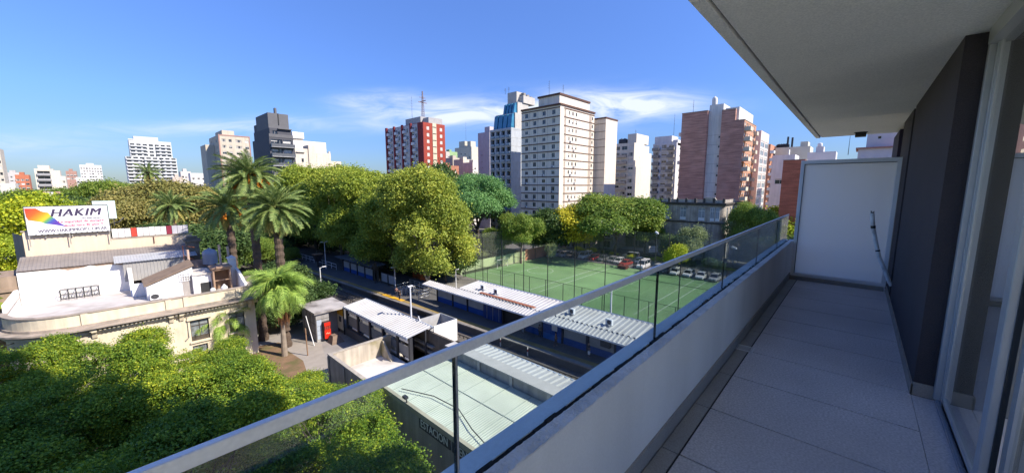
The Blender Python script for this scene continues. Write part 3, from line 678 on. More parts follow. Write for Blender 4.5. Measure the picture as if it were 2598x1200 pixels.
# --- blue glazed block behind it
C = corner(1297, 152); wy = leny(C, 1244); wx = lenx(C, 1345); zt = topz(1246, 331, 160); gb = mat('grey blue render', (.48, .52, .56), .85, .1, .6, streak=.1)
b = Bld('apartment_tower', 'grey tower with glazed turquoise-blue setbacks on its top floors', *C)
P = 3.2; nf = int(zt / P); z00 = zt - .6 - nf * P
b.shell(0, 0, 0, wx, wy, zt, ox=[(u * wy + .5, z00 + P * f + .25, wy / 4 - .8, 2.55, 'dark') for f in range(nf) for u in (0, .25, .5, .75)], depth=1.0)
balc = balcony_mesh(wy / 4 - .9, .4, .75, mat('balcony glass', (.30, .37, .42), .3, .1, 1), mat('balcony glass front', (.32, .40, .46), .2, .1, 1))
b.each('balcony', balc, [(0, wy * (1 - u) - wy / 8 - .05, z00 + P * f + .35) for f in range(nf) for u in (0, .25, .5, .75)], -math.pi / 2)
for f in range(nf + 1): b.mb('floor_band').box(-.12, .05, z00 + P * f - .25, -.003, wy - .05, z00 + P * f + .1); b.mb('floor_band').box(.05, -.05, z00 + P * f - .05, wx - .05, -.002, z00 + P * f + .05)
zz = zt
for k, (ins, hh) in enumerate(((1.2, 6.0), (3.8, 4.6))):
    z1 = zz + hh; b.shell(ins + 1.2, .1 + k, zz, wx - .1, wy - 1.0 - k * 4, z1, part='upper_wall'); n = 4; L_ = (wy - 1.6 - k * 4) / n
    for i in range(n):
        y0 = .4 + k + i * L_; b.mb('glazed_bay').hexa([(ins - .6, y0 + .3, zz), (ins + 1.19, y0 + .1, zz), (ins + 1.19, y0 + L_ - .1, zz), (ins - .6, y0 + L_ - .3, zz), (ins + .2, y0 + .3, z1 - .6), (ins + 1.19, y0 + .1, z1 - .2), (ins + 1.19, y0 + L_ - .1, z1 - .2), (ins + .2, y0 + L_ - .3, z1 - .6)])
    zz = z1
b.shell(6.5, 3, zz, wx - .2, wy - 4, zz + 4.6, part='upper_wall'); b.shell(8, .6, zz, wx + 3.5, 7, topz(1330, 245, 160), part='upper_wall')
z3 = topz(1330, 245, 160)
for k in range(3): b.mb('chimney').box(8.6 + 2.2 * k, 1.0, z3 - .02, 10 + 2.2 * k, 2.6, z3 + 1.2 - .4 * k)
antenna(b, 7.2, 8, zz + 4.6, 2.6); antenna(b, 7.2, 10, zz + 4.6, 2.4)
b.done({'wall': gb, 'floor_band': mat('slab edge', (.46, .46, .45), .85), 'glazed_bay': blue_glass, 'upper_wall': mat('upper storey render', (.52, .50, .46), .85, .1, .7), 'roof': roof_m}, concrete)
# --- plain grey side block
C = corner(1243, 176); wy = leny(C, 1214); b = Bld('apartment_building', 'plain grey blank-walled block left of the blue glazed tower', *C); zt = topz(1228, 342, 186)
b.shell(0, 0, 0, 9, wy, zt, ox=[(u, 4 + 3 * f, .5, .6, 'dark') for f in range(11) for u in (wy * .3,)]); b.shell(0.3, .2, zt, 8, wy * .45, zt + 2.4)
b.done({'roof': roof_m}, mat('mauve grey render', (.58, .54, .58), .9, .08, .6, streak=.1))
# --- red tower
C = corner(1079, 166); wy = leny(C, 986.5); wx = lenx(C, 1132); zt = topz(1076, 310, 166)
red = mat('red render', (.36, .060, .040), .85, .10, .8, streak=.1); dred = mat('shade-dark red render', (.24, .035, .04), .85, .1, 1)  # darker copy of the red for strips and corner on the shaded side
b = Bld('apartment_tower', 'red tower block with white windows and a lattice mast on its roof', *C); P = 2.82; nf = 15; z00 = zt - .9 - nf * P
wf = mat('bright shutter', (.82, .80, .76), .6)
b.shell(0, 0, 0, wx, wy, zt, oy=[(u, z00 + P * f + .7, 1.35, 1.5, 'shut') for f in range(nf) for u in (wx * .14, wx * .78 - .3)], ox=[], depth=.2, fm=wf)
segs = [(.0, .045, 0), (.045, .23, 1), (.23, .265, 0), (.265, .455, 1), (.455, .49, 0), (.49, .68, 1), (.68, .715, 0), (.715, .865, 1)]
bm = balcony_mesh(1.9, .9, 1.05, mat('pale balcony', (.72, .72, .75), .8, .1, 1)); sh2 = balcony_mesh(1.2, .25, 1.8, mat('grey panel', (.40, .40, .43), .8, .1, 1))
for a, e, k in segs:
    y0, y1 = wy * (1 - e), wy * (1 - a)
    if k == 0: b.mb('red_fin').box(-.7, y0, 0, -.003, y1, zt + .4)
    else:
        b.face('panel_wall', 'X', y0 + .02, y1 - .02, -.12, 0, zt - .2, [(.35 + 2.2 * q, z00 + P * f + .35, 1.5, 1.9, ('dark', '?')[q]) for f in range(nf) for q in range(2)], depth=.1)
        b.each('balcony', bm, [(-.125, y1 - 1.35 - (.9 if f % 2 else 0), z00 + P * f + .3) for f in range(nf)], -math.pi / 2)
b.mb('stair_strip').box(wx * .40, -.16, 0, wx * .58, -.003, zt + .1)
for f in range(nf): b.mb('stair_window').box(wx * .41, -.19, z00 + P * f + 1.9, wx * .57, -.162, z00 + P * f + 2.25)
b.mb('red_corner').box(-.3, .0, 0, -.003, wy * .135, zt + .1)
b.shell(2, wy * .16, zt, 7, wy * .55, zt + 3.2, part='roof_house'); b.shell(wx * .3, 1, zt, wx * .95, 6, zt + 2.6, part='roof_house')
mm = MB(); mx, my, mz, mh = 4.2, wy * .2, zt + 3.2, topz(1067, 230, 172) - zt - 3.2
for sx_, sy_ in ((-1, -1), (1, -1), (1, 1), (-1, 1)): mm.tube([(mx + .55 * sx_, my + .55 * sy_, mz), (mx + .12 * sx_, my + .12 * sy_, mz + mh)], .08, 4)
n = 12
for i in range(n):
    t0, t1 = i / n, (i + 1) / n; w0, w1 = .55 - .43 * t0, .55 - .43 * t1; z0, z1 = mz + mh * t0, mz + mh * t1
    for q in range(4):
        a = ((-1, -1), (1, -1), (1, 1), (-1, 1))[q]; c = ((1, -1), (1, 1), (-1, 1), (-1, -1))[q]; mm.tube([(mx + w0 * a[0], my + w0 * a[1], z0), (mx + w1 * c[0], my + w1 * c[1], z1)], .045, 3, cap=False)
mm.box(mx - 2.2, my - .08, mz + mh * .55, mx + 2.2, my + .08, mz + mh * .58); mm.box(mx - .08, my - 2.4, mz + mh * .60, mx + .08, my + 2.4, mz + mh * .63); mm.box(mx - 1.6, my - .08, mz + mh * .74, mx + 1.6, my + .08, mz + mh * .76)
mm.build('lattice_mast', mat('mast steel', (.22, .17, .18), .6, .1, 2), b.root); antenna(b, 3, wy * .42, zt + 3.2, 10)
b.done({'wall': red, 'red_corner': dred, 'red_fin': dred, 'stair_strip': cream, 'stair_window': dark_glass, 'panel_wall': mat('pale panel wall', (.52, .52, .55), .85, .1, 1), 'roof_house': mat('roof house grey', (.42, .41, .41), .85, .1, 1), 'roof': roof_m}, concrete)
# --- cream tower and low cluster right of the red tower
C = corner(1197.5, 275); wy = leny(C, 1156); wx = lenx(C, 1214); zt = topz(1195, 372, 275); b = Bld('apartment_tower', 'small cream tower far behind, right of the red tower', *C)
b.shell(0, 0, 0, wx, wy, zt, ox=grid(wy, 4, 2, 2.9, int(zt / 2.9) - 1, 1.8, 1.4), oy=[]); b.shell(1, wy * .1, zt, wx * .9, wy * .3, zt + 4); b.shell(1, wy * .45, zt, wx * .9, wy * .8, zt + 4.5); antenna(b, 3, wy * .5, zt + 4.5, 14)
b.done({'roof': roof_m}, mat('pale cream render', (.60, .56, .46), .85, .1, .4))
for k, (pa, pb, py, d, c, lb) in enumerate(((1133, 1143, 388, 230, (.55, .50, .44), 'low beige house touching the red tower'), (1143, 1162, 388, 240, (.30, .45, .22), 'low green-walled house right of the red tower'),
        (1150, 1178, 404, 215, (.52, .46, .38), 'low cream house with roof terraces right of the red tower'), (1176, 1206, 408, 205, (.66, .60, .50), 'white terraced house below the small cream tower'),
        (1200, 1236, 416, 195, (.72, .68, .62), 'low white house at the foot of the grey blank block'), (1132, 1165, 424, 190, (.45, .20, .13), 'brick-red low house beside the red tower'))):
    C = corner(pa, d); wx = lenx(C, pb); zt = topz((pa + pb) / 2, py, d); b = Bld('house', lb, *C)
    b.shell(0, 0, 0, wx, 8, zt, oy=grid(wx, max(2, int(wx / 3)), zt - 5.6, 2.8, 2, 1.1, 1.3)); b.parapet(0, 0, wx, 8, zt, .8); b.shell(wx * .2, 2, zt, wx * .5, 5, zt + 2.2)
    b.done({'roof': roof_m}, mat('low house render %d' % k, c, .85, .1, .5, streak=.12))
# --- white complex
wc = mat('bright white render', (.82, .80, .77), .8, .04, .5, streak=.08)
C = corner(752, 152); wx = lenx(C, 834); zt = topz(800, 358, 155); b = Bld('apartment_building', 'bright white blank-walled building right of the dark grey block', *C)
b.shell(0, 0, 0, wx, 14, zt, oy=[(wx * .72, zt - 6.2, .7, .6, 'dark'), (wx * .2, zt - 7, .7, .8, 'dark')]); z1 = topz(765, 336, 155); b.mb('roof_tank_room').box(.3, 1, zt + .9, wx * .36, 6, z1); b.mb('legs').box(.6, 1.3, zt, wx * .33, 5.6, zt + .88); b.done({'roof': roof_m, 'legs': concrete}, wc)
C = corner(755, 140); wx = lenx(C, 808); zt = topz(780, 376, 140); b = Bld('house', 'cream stepped house in front of the bright white building', *C)
b.shell(0, 0, 0, wx * .62, 6, zt, oy=[(2, zt - 5, .8, 1.4, 'dark'), (6.2, zt - 6, 2.0, 2.4, 'dark')]); b.shell(wx * .62, -.4, 0, wx * .98, 5, zt + 1.4, oy=[]); b.mb('canopy').box(.3, -.6, zt - 1.4, 3.2, 0, zt - 1.2); b.done({'roof': roof_m}, mat('warm cream', (.72, .64, .54), .85, .08, .8, streak=.12))
C = corner(808, 146); wx = lenx(C, 872); zt = topz(830, 392, 148); b = Bld('house', 'low cream roof terrace house at the right of the white buildings', *C)
b.shell(0, 0, 0, wx * .55, 7, zt, oy=[]); b.shell(wx * .55, 1, 0, wx, 7, zt - 2.4, oy=[(2.2, zt - 4.2, 1.6, .8, 'dark')]); b.mb('chimney').box(wx * .5, .5, zt, wx * .56, 1.4, zt + 1.2); b.parapet(0, 0, wx * .55, 7, zt, .5)
b.done({'roof': roof_m}, mat('warm cream', (.72, .64, .54), .85))
# --- dark grey block
C = corner(693, 120); wy = leny(C, 651); wx = lenx(C, 753); dg = mat('charcoal render', (.085, .088, .105), .8, .08, .8); dg2 = mat('charcoal cladding', (.135, .135, .145), .75, .08, 1)
z1 = topz(660, 313, 130); zt = topz(672, 289, 124); P = 2.95; b = Bld('apartment_building', 'dark charcoal apartment block with stacked balconies and a stepped top', *C)
zb = topz(700, 372, 120); ops = [(.3 + wx * .02, zb - P * f + .1, wx * .30, 2.2, 'third') for f in range(10)] + [(wx * .36, zb - P * f + .1, wx * .16, 2.3, 'dark') for f in range(10)] + [(wx * .56, zb - P * f + .1, wx * .36, 2.2, 'half') for f in range(10)]
b.shell(0, 0, 0, wx, wy, zb + P, oy=ops, depth=.5)
bl = balcony_mesh(wx * .98, 1.3, 1.0, mat('balcony slab pale', (.42, .43, .45), .8, .06, 1), mat('smoked rail glass', (.12, .125, .135), .2, .1, 1)); b.each('balcony', bl, [(wx * .52, -.003, zb - P * f) for f in range(10)])
b.shell(.6, 1.2, zb + P, wx, wy, zb + 2 * P, oy=[(wx * .12, zb + P + .4, wx * .2, 1.8, 'dark'), (wx * .55, zb + P + .4, wx * .38, 1.8, 'half')], depth=.4); b.mb('terrace_rail').box(0, -.1, zb + P, wx, .0, zb + P + 1.0)
b.shell(.6, 1.8, zb + 2 * P, wx * .94, wy * .8, zt, part='clad_wall', oy=[]); b.mb('vent_stack').box(wx * .40, 2, zt, wx * .48, 3.2, zt + 1.7); b.mb('reveal').box(wx * .5, 1.6, zb + 2 * P + 1.2, wx * .53, 1.798, zt); b.mb('canopy').box(wx * .42, .4, zb + 2 * P - .2, wx, 1.79, zb + 2 * P)
b.shell(1.5, wy * .8, zb + P, wx, wy * 1.15, z1)
b.done({'wall': dg, 'clad_wall': dg2, 'terrace_rail': dg2, 'roof': roof_m, 'reveal': black_pole}, dg2)
# --- beige tower behind the palms
C = corner(567, 182); wy = leny(C, 543); wx = lenx(C, 645); zt = topz(572, 342, 182); b = Bld('apartment_tower', 'beige tower with pinkish corner edges behind the tall palms', *C); P = 2.9; nf = 12; z00 = zt - 1.0 - nf * P
b.shell(0, 0, 0, wx, wy, zt, oy=[(u * wx, z00 + P * f + .8, w, 1.3, '?') for f in range(nf) for u, w in ((.08, 1.6), (.30, 1.2), (.52, 2.4), (.82, 1.6))], ox=grid(wy, 2, z00 + .8, P, nf, 1.2, 1.2, 'dark'))
pe = mat('pink edges', (.42, .24, .20), .85, .1, 1); b.mb('edge_trim').box(-.12, -.12, 0, .35, -.003, zt + .2); b.mb('edge_trim').box(wx - .4, -.12, 0, wx, -.003, zt + .2); b.mb('edge_trim').box(.36, -.12, zt - .3, wx - .41, -.003, zt + .2)
b.shell(2, 3, zt, wx * .55, wy * .8, zt + 2.6); b.shell(-3.5, wy * .5, 0, -.05, wy * 1.1, zt - 4)
b.done({'wall': mat('beige tower render', (.60, .53, .42), .85, .07, .6, streak=.12), 'edge_trim': pe, 'roof': roof_m}, concrete)
C = corner(531, 300); wx = lenx(C, 546); zt = topz(538, 396, 300); b = Bld('apartment_tower', 'narrow balconied tower far behind, left of the beige tower', *C)
b.shell(0, 0, 0, wx, 8, zt, oy=grid(wx, 1, 3, 2.9, int(zt / 2.9) - 1, wx * .7, 1.5, 'dark')); b.each('balcony', balcony_mesh(wx, .8, 1, concrete), [(wx / 2, -.003, 2.9 * f + 2.6) for f in range(int(zt / 2.9) - 1)]); b.done({'roof': roof_m}, concrete)
# --- stepped white tower far left
sw = mat('hazy white render', (.62, .63, .62), .8, .06, .4); C = corner(328, 325); wx = lenx(C, 456); zt = topz(390, 398, 330); b = Bld('apartment_tower', 'wide stepped white tower with balconies on every floor, far left', *C); P = 2.9; nf = int(zt / P); z00 = zt - nf * P
b.shell(0, 0, 0, wx, 16, zt, oy=grid(wx, 8, z00 + .9, P, nf, wx / 8 - 1.2, 1.7, 'dark'), depth=.8)
bw = balcony_mesh(wx * .30, 1.2, 1.0, sw); b.each('balcony', bw, [(wx * u, -.003, z00 + P * f + .3) for f in range(nf) for u in (.16, .5, .84)])
x0, x1 = wx * .10, wx * .93; z1 = topz(390, 356, 332); n1 = int((z1 - zt) / P); b.shell(x0, 1.5, zt, x1, 14, z1, oy=grid(x1 - x0, 7, zt + .9, P, n1, (x1 - x0) / 7 - 1.2, 1.6, 'dark'), depth=.6)
b.each('balcony', balcony_mesh(wx * .3, 1.0, .9, sw), [(wx * u, 1.497, zt + P * f + .3) for f in range(n1) for u in (.27, .76)]); b.shell(wx * .2, 4, z1, wx * .68, 12, topz(390, 346, 334)); b.mb('parapet').box(x0 - .3, 1.2, z1, wx * .2, 1.5, z1 + .9)
b.done({'roof': roof_m}, sw)
# --- other far-left buildings
def simple(name, lb, pa, pb, py, d, c, dep=10, rows=3, nw=4, roofbox=True, side=False):
    C = corner(pa, d); wx = lenx(C, pb); zt = topz((pa + pb) / 2, py, d); b = Bld(name, lb, *C)
    b.shell(0, 0, 0, wx, dep, zt, oy=grid(wx, nw, zt - .8 - 2.9 * rows, 2.9, rows, min(1.6, wx / nw - .5), 1.4), ox=grid(dep, 3, zt - .8 - 2.9 * rows, 2.9, rows, 1.1, 1.3) if side else [])
    b.parapet(0, 0, wx, dep, zt, .7)
    if roofbox: b.shell(wx * .3, 2, zt, wx * .65, dep * .7, zt + 2.6)
    b.done({'roof': roof_m}, mat('render ' + lb[:14] + str(pa), c, .85, .08, .5, streak=.1)); return b
simple('apartment_tower', 'far white gridded tower between the low house and the stepped tower', 209, 265, 420, 400, (.72, .70, .68), 12, 5, 8)
simple('apartment_tower', 'pale cream tower cut off by the left edge of the picture', -45, 16, 378, 185, (.62, .56, .46), 12, 8, 5)
simple('house', 'pale grey low block near the left edge', 16, 60, 440, 310, (.55, .52, .50), 10, 2, 4)
simple('house', 'orange-red house with horizontal balconies near the left edge', 42, 78, 446, 270, (.50, .17, .09), 10, 3, 3)
C = corner(93, 215); wx = lenx(C, 170); zt = topz(120, 428, 215); b = Bld('house', 'white stepped apartment house with grey balconies above the yellow trees', *C)
b.shell(0, 0, 0, wx * .62, 12, zt, oy=[(wx * .08, zt - 3 - 3 * f, wx * .42, 1.7, 'dark') for f in range(6)], depth=.7); b.each('balcony', balcony_mesh(wx * .45, 1.0, 1.0, mat('grey balcony front', (.36, .36, .37), .8)), [(wx * .3, -.003, zt - 3.6 - 3 * f) for f in range(6)])
b.shell(wx * .62, .4, 0, wx * .84, 12, zt - .8, oy=[]); b.shell(wx * .84, 1, 0, wx, 12, zt - 4, oy=grid(wx * .16, 1, zt - 14, 3, 3, 1.2, 1.3)); b.shell(wx * .12, 2, zt, wx * .5, 9, zt + 2)
b.done({'roof': roof_m}, mat('warm white house', (.70, .64, .54), .85, .07, .6, streak=.1))
for k, (pa, pb, py, d, c, lb) in enumerate(((172, 200, 436, 330, (.42, .25, .20), 'brownish house roof right of the white stepped house'), (196, 222, 452, 300, (.70, .68, .66), 'low white house below the far gridded tower'),
        (462, 488, 438, 260, (.72, .66, .60), 'low cream house left of the tall palms'), (486, 526, 442, 250, (.76, .73, .70), 'low white house just left of the beige tower'), (440, 466, 452, 240, (.60, .50, .42), 'low beige house behind the browning tree'),
        (96, 150, 492, 130, (.55, .34, .26), 'house with a red-brown roof below the stepped white house'), (92, 152, 512, 105, (.78, .76, .74), 'small white roof structure above the hoarding'), (1, 40, 470, 150, (.74, .70, .64), 'low white house at the left edge below the cream tower'),
        (866, 905, 432, 260, (.62, .56, .50), 'low house just above the plane trees'), (1540, 1562, 408, 210, (.80, .80, .82), 'white sliver of building right of the white tower'))):
    simple('house', lb, pa, pb, py, d, c, 9, 2, 3, k % 2 == 0)
# --- beige tower right of the white tower
C = corner(1605, 166); wy = leny(C, 1554); wx = lenx(C, 1649); zt = topz(1608, 362, 166); P = 2.85; nf = int(zt / P) - 1; z00 = zt - .5 - nf * P
bt = mat('beige grey render', (.72, .66, .56), .85, .06, .6, streak=.1); b = Bld('apartment_building', 'beige block with a sunlit blank side wall and terraced balconies, right of the white tower', *C)
b.shell(0, 0, 0, wx * .55, wy, zt, ox=[(u * wy, z00 + P * f + .5, w, 1.6, '?') for f in range(nf) for u, w in ((.06, 2.4), (.40, 2.6), (.74, 2.2))], oy=[(wx * .3, z00 + P * f * 2, .3, .3, None) for f in range(nf // 2)])
b.each('balcony', balcony_mesh(wy * .66, 1.1, .95, mat('balcony parapet', (.46, .40, .34), .85)), [(-.003, wy * .66, z00 + P * f + .2) for f in range(nf - 1)], -math.pi / 2)
b.shell(wx * .1, wy * .0, zt, wx * .78, wy * .42, topz(1630, 341, 170)); b.shell(wx * .55, .02, 0, wx * .84, wy, topz(1640, 368, 170)); b.shell(wx * .84, .04, 0, wx, wy, topz(1646, 386, 170))
tank(b, 3, wy * .62, zt, 1.3, 2.4, dark_steel); tank(b, 3, wy * .78, zt, 1.3, 2.4, dark_steel); antenna(b, 5, wy * .2, topz(1630, 341, 170), 2)
b.done({'roof': roof_m, 'wall': bt}, bt)
# --- white balconied tower
C = corner(1711, 152); wy = leny(C, 1652); wx = lenx(C, 1730); zt = topz(1680, 366, 158); P = 2.9; nf = int(zt / P) - 1; z00 = zt - 3.0 - nf * P; gw = mat('pale grey white', (.74, .73, .74), .85, .08, .6, streak=.12)
b = Bld('apartment_building', 'grey-white block with dark angled balconies, left of the brick tower', *C)
b.shell(0, 0, 0, wx, wy, zt, ox=[(u * wy, z00 + P * f + .5, wy * .22, 1.9, '?') for f in range(nf + 1) for u in (.05, .38, .68)], oy=grid(wx, 1, z00 + .5, P, nf + 1, 1.8, 1.4, 'half'))
b.each('balcony', balcony_mesh(wy * .30, 1.3, 1.0, mat('dark balcony', (.30, .29, .27), .8)), [(-.003, wy * (1 - u), z00 + P * f + .3) for f in range(nf + 1) for u in (.16, .79)], -math.pi / 2)
b.each('planter', balcony_mesh(wy * .2, .5, .5, mat('pale planter', (.55, .54, .53), .8)), [(-.003, wy * .5, z00 + P * f + .5) for f in range(nf + 1)], -math.pi / 2)
b.shell(1, wy * .25, zt, wx * .9, wy * .98, topz(1676, 349, 160)); b.shell(1, wy * .0, zt - 1, wx, wy * .2, zt + 1.2); antenna(b, 4, wy * .3, topz(1676, 349, 160), 9)
b.done({'roof': roof_m, 'wall': gw}, gw)
# --- brick tower
C = corner(1876, 116); wy = leny(C, 1720); wx = lenx(C, 1906); brick_m = mat('shade-lifted brick', (.46, .25, .20), .9, .14, .35, fine=.10, fscale=7, dirt=(.56, .38, .34), dirtamt=.35, courses=.30); sh = mat('shaft concrete', (.78, .76, .72), .9, .06, .6, streak=.15)  # brick lightened to offset its shaded faces; sunlit front has a separate orange
def yb(px): return leny(C, px)
z1 = topz(1780, 286, 126); z2 = topz(1850, 277, 118); z3 = topz(1880, 304, 116); zs = topz(1826, 264, 122); P = 3.0
b = Bld('apartment_tower', 'brick tower with two blank brick walls and a pale concrete shaft between them', *C)
ya, yc = yb(1783), yb(1818)
b.shell(0, ya, 0, 14, wy, z1, part='brick_wall'); b.shell(0, 0, 0, wx, yc * .40, z3, part='front_wall', oy=[(.5 + 3.2 * k, z3 - 2.6 - P * f, 1.7, 2.0, ('half', '?')[k % 2]) for f in range(11) for k in range(max(1, int((wx - .8) / 3.2)))]); b.shell(0, yc * .40, 0, wx, yc, z2, part='brick_wall')
b.shell(1.6, yc, 0, 14, ya, zs, part='shaft', ox=[((ya - yc) * .9 - .5, 5 + P * f, .5, .7, 'dark') for f in range(11)]); tank(b, 3, ya - 1.0, zs - .5, .8, 3.2, sh, 'vent_pipe')
for k in range(12): b.mb('joint').box(1.56, yc + .02, 3 + 3 * k, 1.598, ya - .02, 3.06 + 3 * k)
b.mb('coping').box(-.1, ya - .05, z1, 14, wy + .1, z1 + .18); b.mb('coping').box(-.1, yc * .4, z2, wx, yc + .05, z2 + .18); b.mb('coping').box(-.1, -.1, z3, wx, yc * .4 - .02, z3 + .18)
bb = balcony_mesh(3.2, 1.7, 1.05, mat('cream balcony', (.62, .56, .44), .85, .06, 1)); nb = 11
b.each('balcony', bb, [(1.9, -.003, z3 - 3.0 - P * f) for f in range(nb)]); b.each('balcony', balcony_mesh(2.6, .9, 1.0, mat('cream balcony', (.62, .56, .44), .85)), [(wx - 1.6, -.003, z3 - 3.0 - P * f) for f in range(nb)])
b.mb('awning').hexa([(.5, -1.7, z3 - 13.6), (3.4, -1.7, z3 - 13.6), (3.4, -.05, z3 - 12.6), (.5, -.05, z3 - 12.6), (.5, -1.7, z3 - 13.5), (3.4, -1.7, z3 - 13.5), (3.4, -.05, z3 - 12.5), (.5, -.05, z3 - 12.5)])
b.shell(1.5, yc * .3, z2 - 3, wx + 4, yc * .9, z2 + .8, part='shaft'); b.each('balcony', balcony_mesh(2.2, 1.2, 1, gw), [(5, wy + .9, z1 - 6.5), (5, wy + .9, z1 - 16)], math.pi); antenna(b, 5, wy * .9, z1, 5)
b.shell(wx, 2, 0, wx + 10, 12, z3 - 1, part='orange_wall', oy=grid(8, 2, z3 - 3.2 - P * 10, P, 11, 1.5, 1.7))
b.mb('brick_wall').box(-.06, -.02, 0, -.003, yc * .40, z3); b.done({'brick_wall': brick_m, 'front_wall': mat('orange front', (.50, .27, .17), .85, .1, .8), 'shaft': sh, 'awning': mat('orange awning', (.72, .28, .05), .8), 'joint': concrete, 'orange_wall': mat('salmon render', (.58, .33, .22), .85, .08, .7), 'roof': roof_m}, concrete)
# --- glass tower and orange tower to its right
C = corner(1920, 136); wy = leny(C, 1906); wx = lenx(C, 1940); zt = topz(1918, 340, 136); b = Bld('apartment_tower', 'narrow tower with a pinkish side and a glazed front, right of the brick tower', *C)
b.shell(0, 0, 0, wx, wy, zt, oy=grid(wx, 2, 2, 2.9, int(zt / 2.9), wx * .42, 2.2, 'third'), gm=mat('pale pane', (.35, .42, .46), .1, .2, .6)); b.parapet(0, 0, wx, wy, zt, 1.2)
b.done({'roof': roof_m}, mat('pinkish render', (.70, .60, .56), .85, .06, .8))
C = corner(1946, 152); wx = lenx(C, 1972); zt = topz(1955, 366, 152); b = Bld('apartment_tower', 'orange tower with white balconies beside the glazed narrow tower', *C); nf = int(zt / 2.9)
b.shell(0, 0, 0, wx, 9, zt, oy=grid(wx, 2, 1.2, 2.9, nf, 1.3, 1.8)); b.each('balcony', balcony_mesh(3.0, 1.3, 1.0, white_paint), [(1.4, -.003, 2.9 * f + 1.0) for f in range(nf)]); tank(b, 1.5, 2, zt, .9, 1.6, dark_steel)
b.done({'roof': roof_m}, mat('orange render', (.56, .27, .17), .85, .08, .8))
C = corner(2046, 150); wy = leny(C, 1958); zt = topz(2000, 377, 160); b = Bld('apartment_building', 'olive-grey block with black water tanks on its roof', *C); b.shell(0, 0, 0, 12, wy, zt); b.shell(2, 1, zt, 9, wy * .3, zt + 2)
for k in range(4): tank(b, 3.5, wy * (.93 - .07 * k), zt, 1.1, 1.7, black_pole)
b.mb('flue').tube([(3, wy * .55, zt - .05), (3, wy * .55, zt + 4)], .35, 8); b.mb('flue').tube([(3, wy * .68, zt - .05), (3, wy * .68, zt + 4.4)], .35, 8)
b.done({'roof': roof_m, 'flue': black_pole}, mat('olive grey render', (.66, .64, .52), .85, .07, .6))
C = corner(2010, 118); wy = leny(C, 1953); zt = topz(1975, 396, 124); b = Bld('apartment_building', 'plain pale grey wall building in front of the olive block', *C)
b.shell(0, 0, 0, 10, wy, zt, ox=[(wy * .2, zt - 9, 2.6, 1.7, 'third'), (wy * .25, zt - 13, 2.2, .2, None)]); b.shell(0, wy * .28, zt, 2, wy * .32, zt + 1.6); b.done({'roof': roof_m}, mat('pale grey wall', (.80, .79, .80), .85, .05, .6, streak=.1))
C = corner(2036, 98); wy = leny(C, 1981); zt = topz(2008, 408, 102); b = Bld('house', 'red brick blank wall behind the left edge of the privacy screen', *C); b.shell(0, 0, 0, 9, wy, zt); b.mb('coping').box(-.1, -.1, zt, 9, wy + .1, zt + .15)
b.done({'roof': roof_m, 'coping': concrete}, mat('red brick wall', (.55, .17, .10), .9, .14, .5, fine=.12, fscale=6, courses=.25))
C = corner(2112, 128); wy = leny(C, 2040); zt = topz(2080, 388, 134); b = Bld('house', 'white house with a stepped roof above the privacy screen', *C); b.shell(0, 0, 0, 9, wy, zt); b.shell(1, wy * .45, zt, 6, wy * .72, zt + 1.9); tank(b, 2, wy * .6, zt + 1.9, .7, 1.3, white_metal); b.done({'roof': roof_m}, mat('bluish white render', (.66, .67, .70), .85, .06, .6))
C = corner(2275, 78); wy = leny(C, 2166); zt = topz(2220, 376, 80); b = Bld('house', 'pink and white house with dark red bands above the privacy screen', *C)
b.shell(0, 0, 0, 9, wy, zt - 2.2, part='red_wall', ox=[(wy * .38, zt - 4.3, 1.4, 1.9, 'dark')]); b.shell(-.02, 0, zt - 2.2, 9, wy, zt); b.mb('eave').box(-.5, -.3, zt, 9, wy + .4, zt + .3); b.shell(1.2, 0, zt + .3, 9, wy * .82, zt + 5, ox=[(wy * .25, zt + 2, .6, .6, 'dark')])
for u in (.82, .48, .2): b.mb('pilaster').box(-.3, wy * u, zt - 5, -.003, wy * u + .6, zt - 1.6)
antenna(b, 2, wy + 1.6, zt - 1, 4.5); b.done({'roof': roof_m, 'red_wall': mat('dark red wall', (.22, .03, .03), .85), 'eave': mat('terracotta eave', (.42, .20, .17), .85)}, mat('pinkish white', (.66, .56, .58), .85, .06, .8))

# ------------------------------------------------------------------ old corner building across the avenue
old = mat('sooty stone render', (.44, .40, .35), .92, .18, .8, streak=.35, dirt=(.20, .18, .16), dirtamt=.6); old2 = mat('dark stained cornice', (.085, .078, .07), .95, .3, 1.2)
C = corner(1842, 97); wy = leny(C, 1640); wx = lenx(C, 1872); zt = topz(1800, 519, 98)
b = Bld('corner_building', 'old sooty stone corner building with a stained cornice and tall white french windows', *C)
us = [wy - (leny(C, px) + .75) for px in (1664, 1703, 1744, 1792)]
hw = 3.5; zw = topz(1800, 562, 98)
fm = mat('white joinery', (.72, .74, .76), .6, .06, 2); pg = mat('curtained pane', (.30, .34, .38), .15, .25, .7)
b.shell(0, 1.6, 0, wx + 6, wy, zt, ox=[(u - .8, zw, 1.6, hw, 'french') for u in us] + [(u - .9, .8, 1.8, 3.4, 'dark') for u in us], oy=[], fm=fm, gm=pg)
n = 7; rr = 1.6; arc = [(rr - rr * math.cos(k * math.pi / 2 / n), rr - rr * math.sin(k * math.pi / 2 / n)) for k in range(n + 1)]
for (xa, ya_), (xb, yb_) in zip(arc, arc[1:]): b.mb('corner_wall').hexa([(xa, ya_, 0), (xb, yb_, 0), (xb + .4, yb_ + .4, 0), (xa + .4, ya_ + .4, 0), (xa, ya_, zt), (xb, yb_, zt), (xb + .4, yb_ + .4, zt), (xa + .4, ya_ + .4, zt)])
b.face('corner_wall', 'Y', rr, wx + 6, 0, 0, zt, [(1.0 + 3.1 * k, zw, 1.3, hw, 'french') for k in range(3)] + [(1.0 + 3.1 * k, .8, 1.5, 3.4, 'dark') for k in range(3)], fm=fm, gm=pg)
